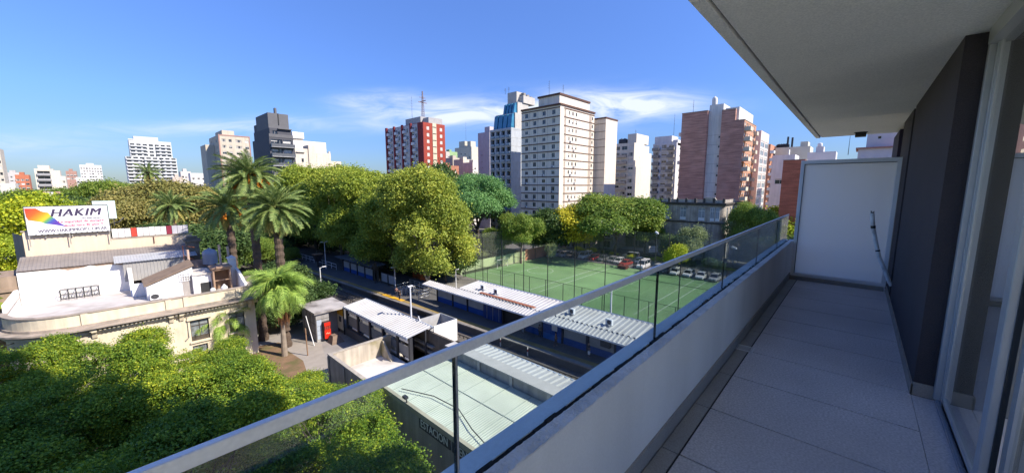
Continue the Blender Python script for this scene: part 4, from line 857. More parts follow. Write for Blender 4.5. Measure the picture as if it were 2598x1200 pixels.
for k, px in enumerate((1812, 1826)):
    y = leny(C, px); link('window', window_mesh(1.0, hw, 'french', fm, pg), b.root, (-.12, max(.9, y), zw), (0, 0, -math.pi / 2))
b.mb('cornice').box(-.55, -.5, zt, wx + 6, wy, zt + .35); b.mb('cornice').box(-.3, -.25, zt - .35, wx + 6, wy, zt - .002); b.mb('belt_course').box(-.22, -.2, zw - .75, wx + 6, wy, zw - .35)
for k in range(9):
    y0 = wy * k / 9; b.mb('attic_pier').box(.0, y0, zt + .352, .5, y0 + .5, zt + 1.5)
    if k not in (2, 5): b.mb('attic_wall').box(.1, y0 + .502, zt + .352, .4, y0 + wy / 9 - .002, zt + 1.15)
    else:
        for q in range(7): b.mb('baluster').box(.15, y0 + .6 + q * (wy / 9 - .8) / 7, zt + .352, .35, y0 + .75 + q * (wy / 9 - .8) / 7, zt + 1.0)
        b.mb('attic_wall').box(.1, y0 + .502, zt + 1.002, .4, y0 + wy / 9 - .002, zt + 1.15)
b.mb('pediment').prism([(2.0, zt + 1.152), (5.0, zt + 1.152), (4.6, zt + 1.75), (2.4, zt + 1.75)], 'x', .0, .6)
for k in range(5): b.mb('attic_wall').box(.6 + 2.2 * k, .1, zt + .352, 2.7 + 2.2 * k, .4, zt + 1.2)
for u in us: b.mb('window_hood').box(-.28, wy - u - 1.1, zw + hw + .1, -.003, wy - u + 1.1, zw + hw + .32); b.mb('sill').box(-.30, wy - u - 1.0, zw - .2, -.003, wy - u + 1.0, zw - .02)
for u in (us[0] - 1.9, us[1] - 1.9): link('air_conditioner', AC, b.root, (-.003, wy - u, zw + .35), (0, 0, -math.pi / 2), 1.4)
for k in range(5): b.mb('shop_shutter').box(-.06, wy * (.1 + .18 * k), .2, -.003, wy * (.1 + .18 * k) + 2.2, 3.4)
b.done({'cornice': old2, 'belt_course': old2, 'attic_pier': old2, 'attic_wall': old, 'roof': roof_m, 'shop_shutter': mat('steel shutter', (.16, .165, .17), .6)}, old)
# low shops along the avenue under the white tower
for k, (pa, px2, d, zt, c, lb) in enumerate(((1440, 1500, 116, 6.5, (.30, .27, .24), 'dark shopfront building at the foot of the white tower'), (1500, 1560, 118, 7.0, (.42, .40, .38), 'low grey shop building behind the golden tree'), (1560, 1640, 121, 11.0, (.20, .19, .18), 'low dark building left of the old corner building'),
                                            (1330, 1440, 132, 7.0, (.34, .30, .26), 'low shop building behind the end wall of the pitch'))):
    C = corner(px2, d); wy = leny(C, pa); b = Bld('shop_building', lb, *C)
    b.shell(0, 0, 0, 9, wy, zt, ox=grid(wy, max(2, int(wy / 4)), .4, 3.3, 2, 2.2, 2.2)); b.mb('awning').box(-1.4, .3, 3.2, -.003, wy - .3, 3.35); b.parapet(0, 0, 9, wy, zt, .8)
    b.done({'roof': roof_m, 'awning': dark_steel}, mat('shop render %d' % k, c, .9, .12, .7, streak=.15))
C = corner(1646, 119); o = empty('roof_billboard', 'red and blue billboard on a low roof above the largest parking tree', 'billboard', (C[0], C[1] + 2, 11.9))
MB().box(0, 0, 1.2, .2, 9, 2.4).build('panel', mat('billboard red', (.34, .04, .03), .6), o); MB().box(-.05, 2, 2.6, .1, 5, 3.6).build('upper_panel', mat('billboard blue', (.10, .22, .42), .6), o)
f = MB(); [f.box(.05, .5 + 2.6 * k, 0, .15, .6 + 2.6 * k, 1.2 if k != 1 else 2.6) for k in range(4)]; f.build('support', dark_steel, o)

# ------------------------------------------------------------------ cream corner house, its roof terrace and the hoarding behind
ho = empty('corner_house', 'cream corner house with a rounded end, heavy stained cornice and a white roof terrace', 'house', (0, 0, 0))
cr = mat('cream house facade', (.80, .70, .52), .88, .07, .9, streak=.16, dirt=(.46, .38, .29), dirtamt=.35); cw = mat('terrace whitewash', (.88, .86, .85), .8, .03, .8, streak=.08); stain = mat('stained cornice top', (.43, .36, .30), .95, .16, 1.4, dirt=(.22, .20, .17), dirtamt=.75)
shade_side = mat('shaded ochre render', (.36, .27, .20), .92, .16, .8, streak=.3)  # ochre darkened to carry the shade on the side wall
def outline(off, n=14):                     # plan of the front: right end, straight facade, rounded corner, left side
    r = 5.0 + off; p = [(11.1 + off, 66), (11.1 + off, 52 - off), (-2.3, 52 - off)]
    p += [(-2.3 - r * math.sin(k * math.pi / 2 / n), 57 - r * math.cos(k * math.pi / 2 / n)) for k in range(1, n + 1)]
    return p + [(-7.3 - off, 66)]
def ring(mb, a, bb, z0, z1, mi=0):          # moulding between two plan outlines
    A, B = outline(a), outline(bb)
    for i in range(len(A) - 1):
        mb.hexa([(*A[i], z0), (*A[i + 1], z0), (*B[i + 1], z0), (*B[i], z0), (*A[i], z1), (*A[i + 1], z1), (*B[i + 1], z1), (*B[i], z1)], mi)
B_ = Bld.__new__(Bld); B_.root = ho; B_.w = {}; B_.rnd = random.Random(4)
wins = [(2.6, 3.2, 1.5, 2.3, 'french'), (7.4, 3.2, 1.6, 2.3, 'french'), (10.8, 3.2, 1.5, 2.3, 'french')] + [(x, .4, 1.3, 2.3, 'dark') for x in (2.6, 7.4, 10.8)]
B_.face('facade', 'Y', -2.3, 11.1, 52, 0, 6.6, wins, depth=.3, fm=mat('dark joinery', (.09, .075, .06), .6), gm=mat('lace pane', (.22, .24, .25), .15, .5, 2.5))
A = outline(0); m = B_.mb('facade')
for i in range(2, len(A) - 1): m.poly([(*A[i], 0), (*A[i + 1], 0), (*A[i + 1], 6.6), (*A[i], 6.6)])
m.poly([(*A[0], 0), (*A[1], 0), (*A[1], 6.6), (*A[0], 6.6)])
ring(B_.mb('cornice'), .85, -.3, 6.85, 7.0); ring(B_.mb('cornice'), .70, -.3, 6.72, 6.848); ring(B_.mb('cornice_bed'), .28, -.3, 6.3, 6.718)
ring(B_.mb('parapet'), .02, -.28, 7.002, 8.25); ring(B_.mb('parapet_coping'), .10, -.36, 8.252, 8.36); ring(B_.mb('plinth_course'), .16, -.3, 7.002, 7.22)
for x in (-2.2, 3.6, 5.0, 9.6, 10.9): B_.mb('parapet_pier').box(x - .22, 51.86, 7.23, x + .22, 51.975, 8.25)
for k in range(44): x = -2.0 + .30 * k; B_.mb('dentil').box(x, 51.42, 6.55, x + .15, 51.715, 6.715)
br = MB(); br.prism([(51.4, 6.71), (51.99, 6.71), (51.99, 5.75), (51.86, 5.8), (51.7, 6.25), (51.42, 6.45)], 'x', 0, .34); bme = br.mesh('bracket', cr)
for x in (-1.9, 3.5, 4.3, 9.6, 10.4): link('bracket', bme, ho, (x, -.003, 0))
for u, z, w, h, k in wins[:3]: x = -2.3 + u; B_.mb('window_hood').box(x - .25, 51.8, z + h + .12, x + w + .25, 51.997, z + h + .32); B_.mb('sill').box(x - .15, 51.8, z - .16, x + w + .15, 51.997, z - .02); MB().box(x - .3, 51.95, z + h + .45, x + w + .3, 51.998, z + h + .75).build('wall_panel', cr, ho)
B_.mb('downpipe').tube([(4.9, 51.93, 6.2), (4.9, 51.93, 3.8), (4.6, 51.93, 3.5)], .06, 8)
B_.mb('terrace_floor').poly([(x, y, 7.42) for x, y in outline(-.27)])
zr = 64.6
wm = B_.mb('terrace_wall')                   # tall whitewashed wall at the back of the terrace, its render broken at the top
wm.prism([(-6.9, 7.40), (1.2, 7.40), (1.2, 10.55), (-.2, 10.75), (-1.2, 10.72), (-1.7, 10.95), (-2.2, 10.75), (-3.4, 10.60), (-4.0, 10.85), (-6.9, 10.9)], 'y', zr, zr + .3)
B_.mb('terrace_wall_core').box(-6.88, zr + .06, 10.3, 2.6, zr + .28, 11.02)
B_.mb('upstand').prism([(60.3, 7.42), (64.6, 7.42), (64.6, 10.3), (64.0, 10.3)], 'x', 1.2, 1.55)
B_.mb('left_return').box(-7.25, 57.2, 7.42, -6.95, 64.7, 9.1)
rf = B_.mb('sloping_roof'); rf.sheet((-6.9, zr - .15, 11.04), (14.5, 0, 0), (0, 4.3, 1.0), .28, .022)
B_.mb('lean_to_roof').sheet((.2, 63.6, 10.95), (7.6, 0, 0), (0, 2.6, .55), .26, .025); B_.mb('lean_to_wall').sheet((.9, 63.9, 8.6), (5.6, 0, 0), (0, 0, 2.3), .30, .04, up=(0, -1, 0)); B_.mb('brick_patch').box(6.5, 63.86, 8.9, 8.6, 64.1, 10.3)
# the lean-to hut with its sloping brown roof
B_.mb('hut').prism([(2.35, 7.42), (6.35, 7.42), (6.35, 10.6), (2.35, 9.0)], 'y', 56.9, 60.0); B_.mb('hut_roof').hexa([(2.15, 56.7, 9.02), (6.5, 56.7, 10.75), (6.5, 60.2, 10.95), (2.15, 60.2, 9.22), (2.15, 56.7, 9.14), (6.5, 56.7, 10.87), (6.5, 60.2, 11.07), (2.15, 60.2, 9.34)])
B_.mb('hut_recess_shade').box(5.35, 56.86, 7.43, 6.2, 56.897, 9.55); B_.mb('white_block').box(6.352, 56.6, 7.42, 8.0, 60, 9.6); B_.mb('block_roof').box(6.2, 56.4, 9.602, 8.05, 60.1, 9.75); B_.mb('opening_shade_sheet').box(6.9, 56.56, 7.43, 7.9, 56.597, 8.6); B_.mb('white_pier').box(6.22, 56.3, 7.42, 6.6, 56.595, 9.5)  # flat grey and black sheets paint the dark of a recess and an opening
gr = MB();  [gr.box(5.1 + .22 * i, 56.80, 9.0, 5.16 + .22 * i, 56.86, 9.9) for i in range(5)]; [gr.box(5.1, 56.78, 9.05 + .27 * i, 6.05, 56.84, 9.1 + .27 * i) for i in range(4)]; gr.build('window_grille', white_metal, ho)
link('air_conditioner', AC, ho, (3.0, 56.88, 7.5), (0, 0, 0), 1.15)
cb = B_.mb('cabinet'); cb.box(8.05, 55.8, 7.42, 8.2, 57.6, 10.2); cb.box(9.65, 55.8, 7.42, 9.8, 57.6, 10.2); cb.box(8.2, 57.45, 7.42, 9.65, 57.6, 10.2); cb.box(8.2, 55.8, 9.95, 9.65, 55.95, 10.2); cb.box(8.2, 55.8, 8.7, 9.65, 55.9, 8.8); cb.box(7.9, 55.6, 10.202, 9.95, 57.7, 10.35); cb.box(8.2, 55.8, 7.42, 9.65, 55.9, 7.55)
B_.mb('water_jug').lathe([(.05, 0), (.32, .08), (.34, .5), (.12, .75), (.08, .85)], (8.95, 55.5, 7.42), 12); B_.mb('water_jug').lathe([(.05, 0), (.25, .05), (.26, .45), (.10, .62)], (7.85, 55.5, 7.42), 12)
rw = B_.mb('right_wall'); rw.prism([(53.0, 7.42), (60, 7.42), (60, 11.0), (57.8, 11.0), (57.8, 9.7), (56.4, 9.55), (55.2, 9.2), (54.0, 8.7), (53.0, 8.45)], 'x', 10.5, 10.8); B_.mb('chimney_stack').box(10.0, 57.2, 7.42, 10.495, 58.2, 10.9); B_.mb('chimney_stack').box(9.9, 57.1, 10.902, 10.4, 58.3, 11.1)
for x, y, h in ((9.35, 58.6, 3.4), (10.3, 59.2, 3.0), (6.6, 61.2, 2.8)): B_.mb('flue_pipe').tube([(x, y, 9.2), (x, y, 9.3 + h)], .13, 8)
B_.mb('rear_roof').box(6.3, 60.5, 8.9, 11.0, 65, 9.3); B_.mb('rear_wall').box(1.3, 60.02, 7.42, 10.45, 60.2, 8.9)
st = B_.mb('stone_stack'); st.box(7.0, 65.2, 9.3, 8.3, 66.4, 12.6); st.box(6.8, 65.0, 12.602, 8.5, 66.6, 12.9); st.box(7.1, 65.3, 12.902, 8.2, 66.3, 13.3)
B_.mb('pipe_frame').tube([(6.2, 61.5, 9.3), (6.2, 61.5, 12.6), (7.4, 62.3, 12.2)], .07, 6); B_.mb('pipe_frame').tube([(6.2, 61.5, 11.4), (7.2, 62.6, 10.6)], .05, 6)
for k, (x, z) in enumerate(((5.6, 12.1), (5.2, 11.9))): pass
B_.done({'facade': cr, 'cornice': stain, 'cornice_bed': cr, 'parapet': cr, 'parapet_coping': stain, 'plinth_course': stain, 'parapet_pier': cr, 'dentil': cr, 'window_hood': cr, 'sill': cr, 'downpipe': concrete, 'terrace_floor': mat('terrace screed', (.60, .56, .53), .9, .10, .8, dirt=(.35, .31, .27), dirtamt=.6),
         'terrace_wall': cw, 'terrace_wall_core': mat('broken render', (.36, .26, .19), .95, .25, 2), 'upstand': cw, 'left_return': cw, 'sloping_roof': mat('weathered grey sheet', (.27, .24, .22), .8, .15, .5, streak=.1, dirt=(.20, .16, .13), dirtamt=.5), 'lean_to_roof': mat('galvanised sheet', (.52, .54, .56), .45, .1, .8, metal=.3),
         'lean_to_wall': mat('grey sheet wall', (.36, .35, .34), .7, .15, .8), 'brick_patch': mat('patched brick', (.40, .28, .22), .9, .4, 3), 'hut': cw, 'hut_roof': mat('brown roof slab', (.25, .18, .13), .95, .2, 1.5), 'hut_recess_shade': mat('recess shade grey', (.38, .35, .33), .9), 'white_block': cw, 'block_roof': mat('pale slab', (.62, .58, .54), .9, .15, 2),
         'opening_shade_sheet': black_pole, 'white_pier': cw, 'cabinet': mat('wooden cabinet', (.38, .25, .17), .85, .15, 3), 'water_jug': white_metal, 'right_wall': cw, 'chimney_stack': cw, 'flue_pipe': mat('pinkish pipe', (.62, .45, .36), .8), 'rear_roof': concrete, 'rear_wall': cw, 'stone_stack': mat('mossy stone', (.17, .15, .12), .95, .4, 3), 'pipe_frame': rust}, cr)
o = empty('water_tank', 'grey-blue water tank with a domed lid at the right end of the roof terrace', 'water tank', (9.0, 63.2, 9.5))
MB().lathe([(.80, 0), (.82, .1), (.80, .5), (.82, .55), (.80, 1.1), (.82, 1.15), (.80, 1.55), (.55, 1.85), (.2, 1.95), (.18, 2.05)], (0, 0, .22), 20).build('tank', mat('tank grey', (.34, .37, .45), .5, .06, 1), o, smooth=True)
f = MB(); [f.box(x, y, 0, x + .12, y + .12, .22) for x in (-.5, .38) for y in (-.5, .38)]; f.build('stand', rust, o)
o = empty('metal_rack', 'black metal rack of square bays against the white terrace wall', 'rack', (-4.2, 63.7, 7.42)); f = MB()
for k in range(6):
    x = 2.9 * k / 5
    for y in (0, .75): f.box(x, y, 0, x + .05, y + .05, 1.15)
    f.box(x, .05, 1.1, x + .05, .75, 1.15); f.box(x, .05, .55, x + .05, .75, .60)
f.build('upright', black_pole, o); f = MB(); [f.box(.052, y, z, 2.89, y + .045, z + .045) for y in (.002, .752) for z in (.15, .6, 1.152)]; f.build('rail', black_pole, o)
# hoarding building and hoarding
ho2 = empty('hoarding_building', 'low building with a cream gable wall carrying the advertising hoarding', 'house', (0, 0, 0)); hb = MB()
hb.prism([(-6.5, 0), (8.1, 0), (8.1, 13.2), (.3, 13.35), (.2, 14.9), (-6.2, 14.9), (-6.5, 14.7)], 'y', 69.0, 69.35); hb.build('gable_wall', mat('cream gable', (.76, .62, .47), .88, .05, .5, streak=.10, dirt=(.52, .43, .33), dirtamt=.25), ho2)
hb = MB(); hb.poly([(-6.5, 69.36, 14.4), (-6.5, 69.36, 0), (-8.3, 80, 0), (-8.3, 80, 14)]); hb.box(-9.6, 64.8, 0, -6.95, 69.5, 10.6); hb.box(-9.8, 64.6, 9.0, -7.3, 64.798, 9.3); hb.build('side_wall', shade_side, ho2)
hb = MB(); hb.box(4.1, 68.9, 12.4, 4.2, 68.998, 13.3); hb.build('wall_joint', brown, ho2); hb = MB(); hb.box(-6.6, 68.95, 14.85, .4, 69.4, 14.95); hb.box(.4, 68.95, 13.3, 8.2, 69.4, 13.4); hb.build('coping', stain, ho2)
ob = empty('hoarding', 'white advertising hoarding with a rainbow-coloured map shape and dark lettering', 'hoarding', (-2.87, 68.62, 16.05)); W2, H2 = 3.17, 1.6
hbw = mat('hoarding white', (.86, .86, .88), .6, .02, 1)
MB().box(-W2, -.03, -H2, W2, .05, H2).build('board', hbw, ob)
f = MB(); f.box(-W2 - .05, -.05, H2, W2 + .05, .1, H2 + .07); f.box(-W2 - .05, -.05, -H2 - .07, W2 + .05, .1, -H2); f.box(-W2 - .07, -.05, -H2, -W2 - .002, .1, H2); f.box(W2 + .002, -.05, -H2, W2 + .07, .1, H2); f.build('board_frame', dark_steel, ob)
f = MB(); [f.box(x, -.09, -H2 - 1.3, x + .09, -.055, -H2 - .07) for x in (-W2, -.2, W2 - .1)]; [f.box(x, .1, -H2 - .4, x + .1, .2, H2) for x in (-2, 0, 2)]; f.build('post', concrete, ob)
f = MB(); [f.box(-W2 + .5 + .43 * k, -.12, -H2 - .06, -W2 + .6 + .43 * k, -.04, -H2 + .06) for k in range(14)]; f.build('clip', dark_steel, ob)
ink = mat('dark violet ink', (.055, .040, .095), .6, .05, 3)
def lettering(body, size, x, z, m, parent, y=-.036, shear=0, off=0., sp=1.0, w=None, name='lettering', bold=0):
    me = text_mesh(body, size, .0004, shear, off, sp, m, bold)
    o = link(name, me, parent, (x, y, z), (R(90), 0, 0))
    if w: xs = [v.co.x for v in me.vertices]; o.scale = (w / (max(xs) - min(xs)), 1, 1)
    return o
lettering('HAKIM', 1.25, .55, .80, ink, ob, shear=.28, sp=1.12, w=4.1, bold=.05); lettering('PROPIEDADES', .24, 1.75, .08, ink, ob, w=1.55, bold=.01)
pink = mat('rose ink', (.50, .05, .14), .6); lettering('La seguridad de siempre', .42, .95, -.22, pink, ob, bold=.016, w=3.6); lettering('desde hace 40 a\u00f1os !!', .42, 1.1, -.68, pink, ob, bold=.016, w=3.1); lettering('WWW.HAKIMPROP.COM.AR', .52, .25, -1.22, ink, ob, bold=.018, w=5.4)
rm = bpy.data.materials.new('rainbow print'); rm.use_nodes = True; nt = rm.node_tree; tc = nt.nodes.new('ShaderNodeTexCoord'); sp_ = nt.nodes.new('ShaderNodeSeparateXYZ'); cr_ = nt.nodes.new('ShaderNodeValToRGB')
ad = nt.nodes.new('ShaderNodeMath'); ad.operation = 'SUBTRACT'; nt.links.new(tc.outputs['Object'], sp_.inputs[0]); nt.links.new(sp_.outputs[0], ad.inputs[0]); nt.links.new(sp_.outputs[2], ad.inputs[1]); dv = nt.nodes.new('ShaderNodeMath'); dv.operation = 'MULTIPLY_ADD'; dv.inputs[1].default_value = .27; dv.inputs[2].default_value = 1.22
nt.links.new(ad.outputs[0], dv.inputs[0]); nt.links.new(dv.outputs[0], cr_.inputs[0]); nt.links.new(cr_.outputs[0], nt.nodes['Principled BSDF'].inputs['Base Color'])
E_ = cr_.color_ramp.elements; E_[0].position = .05; E_[0].color = (.72, .05, .03, 1); E_[1].position = 1.0; E_[1].color = (.10, .05, .35, 1)
for p, c in ((.32, (.85, .12, .02, 1)), (.52, (.90, .30, .02, 1)), (.66, (.75, .50, .03, 1)), (.76, (.12, .36, .10, 1)), (.88, (.06, .10, .40, 1))): q = E_.new(p); q.color = c
MB().poly([(x, -.037, z) for x, z in ((-3.15, 1.45), (-2.35, 1.42), (-1.95, 1.05), (-1.5, .9), (-1.3, .45), (-1.05, .15), (-.75, -.35), (-.25, -.82), (-.9, -.60), (-1.5, -.42), (-1.75, -.38), (-2.1, -.15), (-2.6, .0), (-3.0, .12), (-3.12, .5))]).build('map_print', rm, ob)
o = empty('back_panel', 'pale green back panel rising behind the right end of the hoarding', 'panel', (-.3, 69.6, 15.0)); MB().box(-.6, 0, .9, 1.35, .08, 3.15).build('panel', mat('pale green panel', (.62, .78, .74), .6, .04, 1), o); f = MB(); f.box(-.4, .1, 0, -.3, .2, 3); f.box(1.0, .1, 0, 1.1, .2, 3); f.tube([(.7, -.4, .3), (1.5, -.7, .5), (1.9, -.4, 1.0)], .05, 6); f.build('support', dark_steel, o)
o = empty('fence_panels', 'row of white, red and grey sheet panels along the low cream wall', 'fence', (.4, 69.3, 13.35)); cols = ['w', 'w', 'w', 'r', 'w', 'w', 'w', 'w', 'w', 'd', 'g', 'g', 'g']
pm = {'w': mat('panel white', (.78, .76, .76), .6, .04, 1), 'r': mat('panel red', (.55, .06, .04), .6), 'd': mat('panel dark red', (.24, .02, .05), .6), 'g': mat('panel grey', (.50, .50, .56), .6)}
for k, c in enumerate(cols):
    w = (7.4) / len(cols); p = MB(); p.box(w * k + .02, 0, .12, w * (k + 1) - .02, .05, 1.25 - .02 * (k % 3)); p.build('panel', pm[c], o)
f = MB(); [f.box(7.4 / 13 * k - .03, .06, 0, 7.4 / 13 * k + .03, .12, 1.3) for k in range(14)]; f.build('post', dark_steel, o)
cab = MB(); [cab.tube([(-14, 47 + k, 7.5 - .5 * k), (-10, 50 + .6 * k, 6.6 - .5 * k), (-6.5, 53.6, 6.3 - .4 * k)], .04, 5) for k in range(3)]; tag(cab.build('overhead_cable', black_pole), 'dark overhead cables slung to the rounded corner of the cream house', 'cable')

# ------------------------------------------------------------------ railway
rail_m = mat('worn rail', (.30, .27, .25), .35, .2, 1, metal=.7); sleeper_m = mat('concrete sleeper', (.13, .12, .11), .9, .2, 2)
def along(mb, x_off, y0, y1, w, z0, z1, mi=0, step=60):
    a, b_ = track_x(y0) + x_off, track_x(y1) + x_off
    mb.hexa([(a, y0, z0), (a + w, y0, z0), (b_ + w, y1, z0), (b_, y1, z0), (a, y0, z1), (a + w, y0, z1), (b_ + w, y1, z1), (b_, y1, z1)], mi)
for off, lb in ((-2.35, 'railway track beside the far platform edge'), (-6.2, 'railway track nearer the small shelter')):
    o = empty('railway_track', lb, 'railway track', (0, 0, 0), group='tracks')
    for s in (-.84, .84):
        mb = MB(); along(mb, off + s - .05, -30, 320, .10, .20, .34); mb.build('rail', rail_m, o)
    sm = MB().box(-1.25, -.12, .02, 1.25, .12, .20).mesh('sleeper', sleeper_m)
    for k in range(150): y = 4 + .75 * k; link('sleeper', sm, o, (track_x(y) + off, y, 0), (0, 0, R(2.7)))
plat_m = mat('platform asphalt', (.115, .112, .112), .9, .15, .6, dirt=(.16, .15, .14), dirtamt=.5, fine=.08); edge_m = mat('platform concrete edge', (.26, .24, .22), .9, .2, 1, streak=.2)
tact = mat('tactile strip', (.34, .24, .07), .85, .25, .8, dirt=(.20, .16, .10), dirtamt=.7); tact2 = mat('brighter yellow strip', (.78, .42, .02), .75, .12, 1.5, dirt=(.5, .34, .12), dirtamt=.4)  # olive strip takes in the shade there; one stretch stays bright yellow
o = empty('far_platform', 'long far railway platform with a worn, shade-darkened yellow tactile strip along its edge', 'platform', (0, 0, 0))
mb = MB(); a, c = track_x(-10), track_x(150); mb.hexa([(a, -10, .01), (42.4, -10, .01), (42.4, 150, .01), (c, 150, .01), (a, -10, 1.08), (42.4, -10, 1.08), (42.4, 150, 1.08), (c, 150, 1.08)]); mb.build('slab', plat_m, o)
mb = MB(); along(mb, -.18, -10, 150, .62, .92, 1.10); mb.build('edge_beam', edge_m, o)
mb = MB(); along(mb, .46, -10, 54.2, .75, 1.081, 1.094); along(mb, .46, 60.5, 150, .75, 1.081, 1.094); mb.build('tactile_strip', tact, o); mb = MB(); along(mb, .30, 54.3, 60.3, .95, 1.081, 1.10); mb.build('painted_strip', tact2, o)
mb = MB(); [mb.hexa([(track_x(y) - .02, y, .15), (track_x(y) + .02, y, .15), (track_x(y + 2.2) + .02, y + 2.2, .15), (track_x(y + 2.2) - .02, y + 2.2, .15), (track_x(y) - .02, y, .85), (track_x(y) + .02, y, .85), (track_x(y + 2.2) + .02, y + 2.2, .85), (track_x(y + 2.2) - .02, y + 2.2, .85)]) for y in (47, 60.5, 74)]; mb.build('drain_shade_panel', black_pole, o)  # black panels paint the dark inside the drain openings
o = empty('near_platform', 'narrow near platform under the small ribbed shelter', 'platform', (0, 0, 0)); mb = MB(); mb.box(20.6, 33.6, .01, 24.3, 58, 1.0); mb.build('slab', plat_m, o); mb = MB(); mb.box(24.3, 33.6, .8, 24.5, 58, 1.02); mb.build('edge_beam', edge_m, o)

sheet_m = mat('white ribbed roofing', (.46, .46, .46), .5, .07, .5, streak=.05, dirt=(.34, .32, .29), dirtamt=.35); post_m = mat('dark shelter post', (.035, .037, .045), .55, .1, 2)
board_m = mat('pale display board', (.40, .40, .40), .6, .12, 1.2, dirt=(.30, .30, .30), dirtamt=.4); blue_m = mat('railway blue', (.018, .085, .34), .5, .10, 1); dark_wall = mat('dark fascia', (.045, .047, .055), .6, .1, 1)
# far station building
o = empty('station_building', 'long station building on the far platform with white ribbed roofs, blue dado and display boards', 'station', (0, 0, 0))
mb = MB(); mb.sheet((35.75, 14.0, 4.42), (0, 30.0, 0), (4.05, 0, .38), .62, .12); mb.sheet((35.75, 3.0, 4.42), (0, 10.99, 0), (4.05, 0, .38), .62, .12); mb.build('main_roof', sheet_m, o)
mb = MB(); mb.sheet((34.25, 3.0, 4.06), (0, 48.5, 0), (1.47, 0, .30), .50, .09); mb.build('front_awning', sheet_m, o)
mb = MB(); mb.box(34.17, 3, 3.92, 34.245, 51.5, 4.12); mb.box(35.70, 3, 4.20, 35.745, 44.0, 4.415); mb.box(39.82, 3, 4.6, 39.9, 44, 4.9); mb.box(35.76, 44.0, 4.1, 39.8, 44.06, 4.45); mb.build('roof_edge', white_metal, o)
mb = MB(); mb.box(39.905, 3, 4.7, 39.96, 44, 4.95); mb.build('rear_gutter', mat('blue gutter', (.20, .34, .55), .5), o)
mb = MB(); mb.box(35.9, 29.3, 4.53, 36.5, 39.6, 4.60); mb.build('rusty_flashing', rust, o)
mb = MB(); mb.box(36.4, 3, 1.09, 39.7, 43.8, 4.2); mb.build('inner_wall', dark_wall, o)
bays = [50.0, 46.0, 42.4, 38.6]
yy = [50.0, 45.95, 42.4, 38.65]
def bay(ya_, yb_, kind, nm=None):
    if kind == 'board':
        MB().box(36.1, yb_ + .25, 1.95, 36.2, ya_ - .2, 3.30).build('display_board', board_m, o); MB().box(36.12, yb_ + .15, 1.09, 36.24, ya_ - .15, 1.9).build('dado', blue_m, o)
        MB().box(36.08, yb_ + .15, 3.36, 36.2, ya_ - .15, 3.46).build('board_rail', dark_steel, o); MB().box(36.16, yb_ + .15, 3.5, 36.26, ya_ - .15, 4.2).build('fascia', dark_wall, o)
        if nm: lettering(nm, .34, 36.145, 3.86, white_paint, o, y=(ya_ + yb_) / 2).rotation_euler = (R(90), 0, R(-90))
    elif kind == 'blue':
        MB().box(36.0, yb_ + .1, 1.09, 36.25, ya_ - .1, 3.9).build('blue_wall', blue_m, o); MB().box(35.96, yb_ + .15, 1.09, 35.998, ya_ - .15, 1.85).build('dado', mat('light railway blue', (.04, .16, .46), .5), o)
        MB().box(35.95, yb_ + .7, 2.4, 35.99, yb_ + 1.5, 3.3).build('notice', white_paint, o)
    elif kind == 'kiosk':
        MB().box(35.85, yb_ + .1, 1.09, 36.3, ya_ - .1, 4.1).build('kiosk_wall', mat('deep blue kiosk', (.012, .05, .20), .45, .15, 1.5), o); [MB().box(35.8, yb_ + .5 + k * 1.2, 1.2, 35.848, yb_ + .56 + k * 1.2, 4.0).build('kiosk_post', steel, o) for k in range(3)]
    else:
        MB().box(36.3, yb_ + .1, 1.09, 36.39, ya_ - .1, 4.1).build('opening_shade_sheet', black_pole, o); MB().box(36.1, yb_ + 1.2, 3.05, 36.2, ya_ - .4, 3.3).build('hanging_sign', dark_steel, o)  # black sheet paints the dark inside the open bay
        for k_, (a_, w_) in enumerate(((.2, .9), (1.3, .2), (1.65, .2), (2.0, .2))): MB().box(36.085, ya_ - .6 - a_ - w_, 3.13, 36.098, ya_ - .6 - a_, 3.22).build('sign_mark', white_paint, o)
plan = [(50.0, 45.95, 'board', None), (45.95, 42.4, 'board', None), (42.4, 38.65, 'board', 'General Urquiza'), (38.65, 34.9, 'kiosk', None), (34.9, 31.0, 'open', None), (31.0, 27.9, 'board', None), (27.9, 24.9, 'blue', None), (24.9, 21.4, 'board', None), (21.4, 17.9, 'board', 'General Urquiza'), (17.9, 14.4, 'blue', None), (14.4, 10.8, 'board', None), (10.8, 7, 'board', None)]
for ya_, yb_, k, nm in plan: bay(ya_, yb_, k, nm)
for y in [50.0] + [p_[1] for p_ in plan]: MB().box(36.0, y - .11, 1.09, 36.35, y + .11, 4.15).build('post', post_m, o)
for y in (36.5, 29.5, 22, 15): MB().box(34.9, y - .05, 3.8, 36.3, y + .05, 3.95).build('awning_bracket', post_m, o)
MB().box(35.55, 18.4, 2.55, 35.95, 19.5, 3.3).build('display_box', dark_steel, o)
# roof air conditioners sit on the far station roof
def roof_ac(lb, x, y):
    q = empty('air_conditioner', lb, 'air conditioner', (x, y, 4.49 + (x - 35.75) * .094 + .05), R(-8), 'outdoor units on the white station roof')
    MB().box(-.17, -.42, .06, .17, .42, .70).build('case', white_metal, q, bevel=.02); MB().lathe([(.26, 0), (.26, .02)], (0, 0, 0), 14).build('fan_grille', dark_steel, q, (-.172, -.08, .38), (0, R(-90), 0))
    f = MB(); f.box(-.2, -.36, -.02, .2, -.30, .06); f.box(-.2, .30, -.02, .2, .36, .06); f.build('foot', steel, q)
for k, (x, y) in enumerate(((37.2, 40.1), (37.0, 37.1), (37.1, 24.3), (36.9, 19.2))): roof_ac(('outdoor unit on the white roof, farthest from the balcony', 'outdoor unit on the white roof beside the rusty flashing', 'outdoor unit on the white roof seen just below the handrail', 'outdoor unit on the white roof nearest the parapet')[k], x, y)
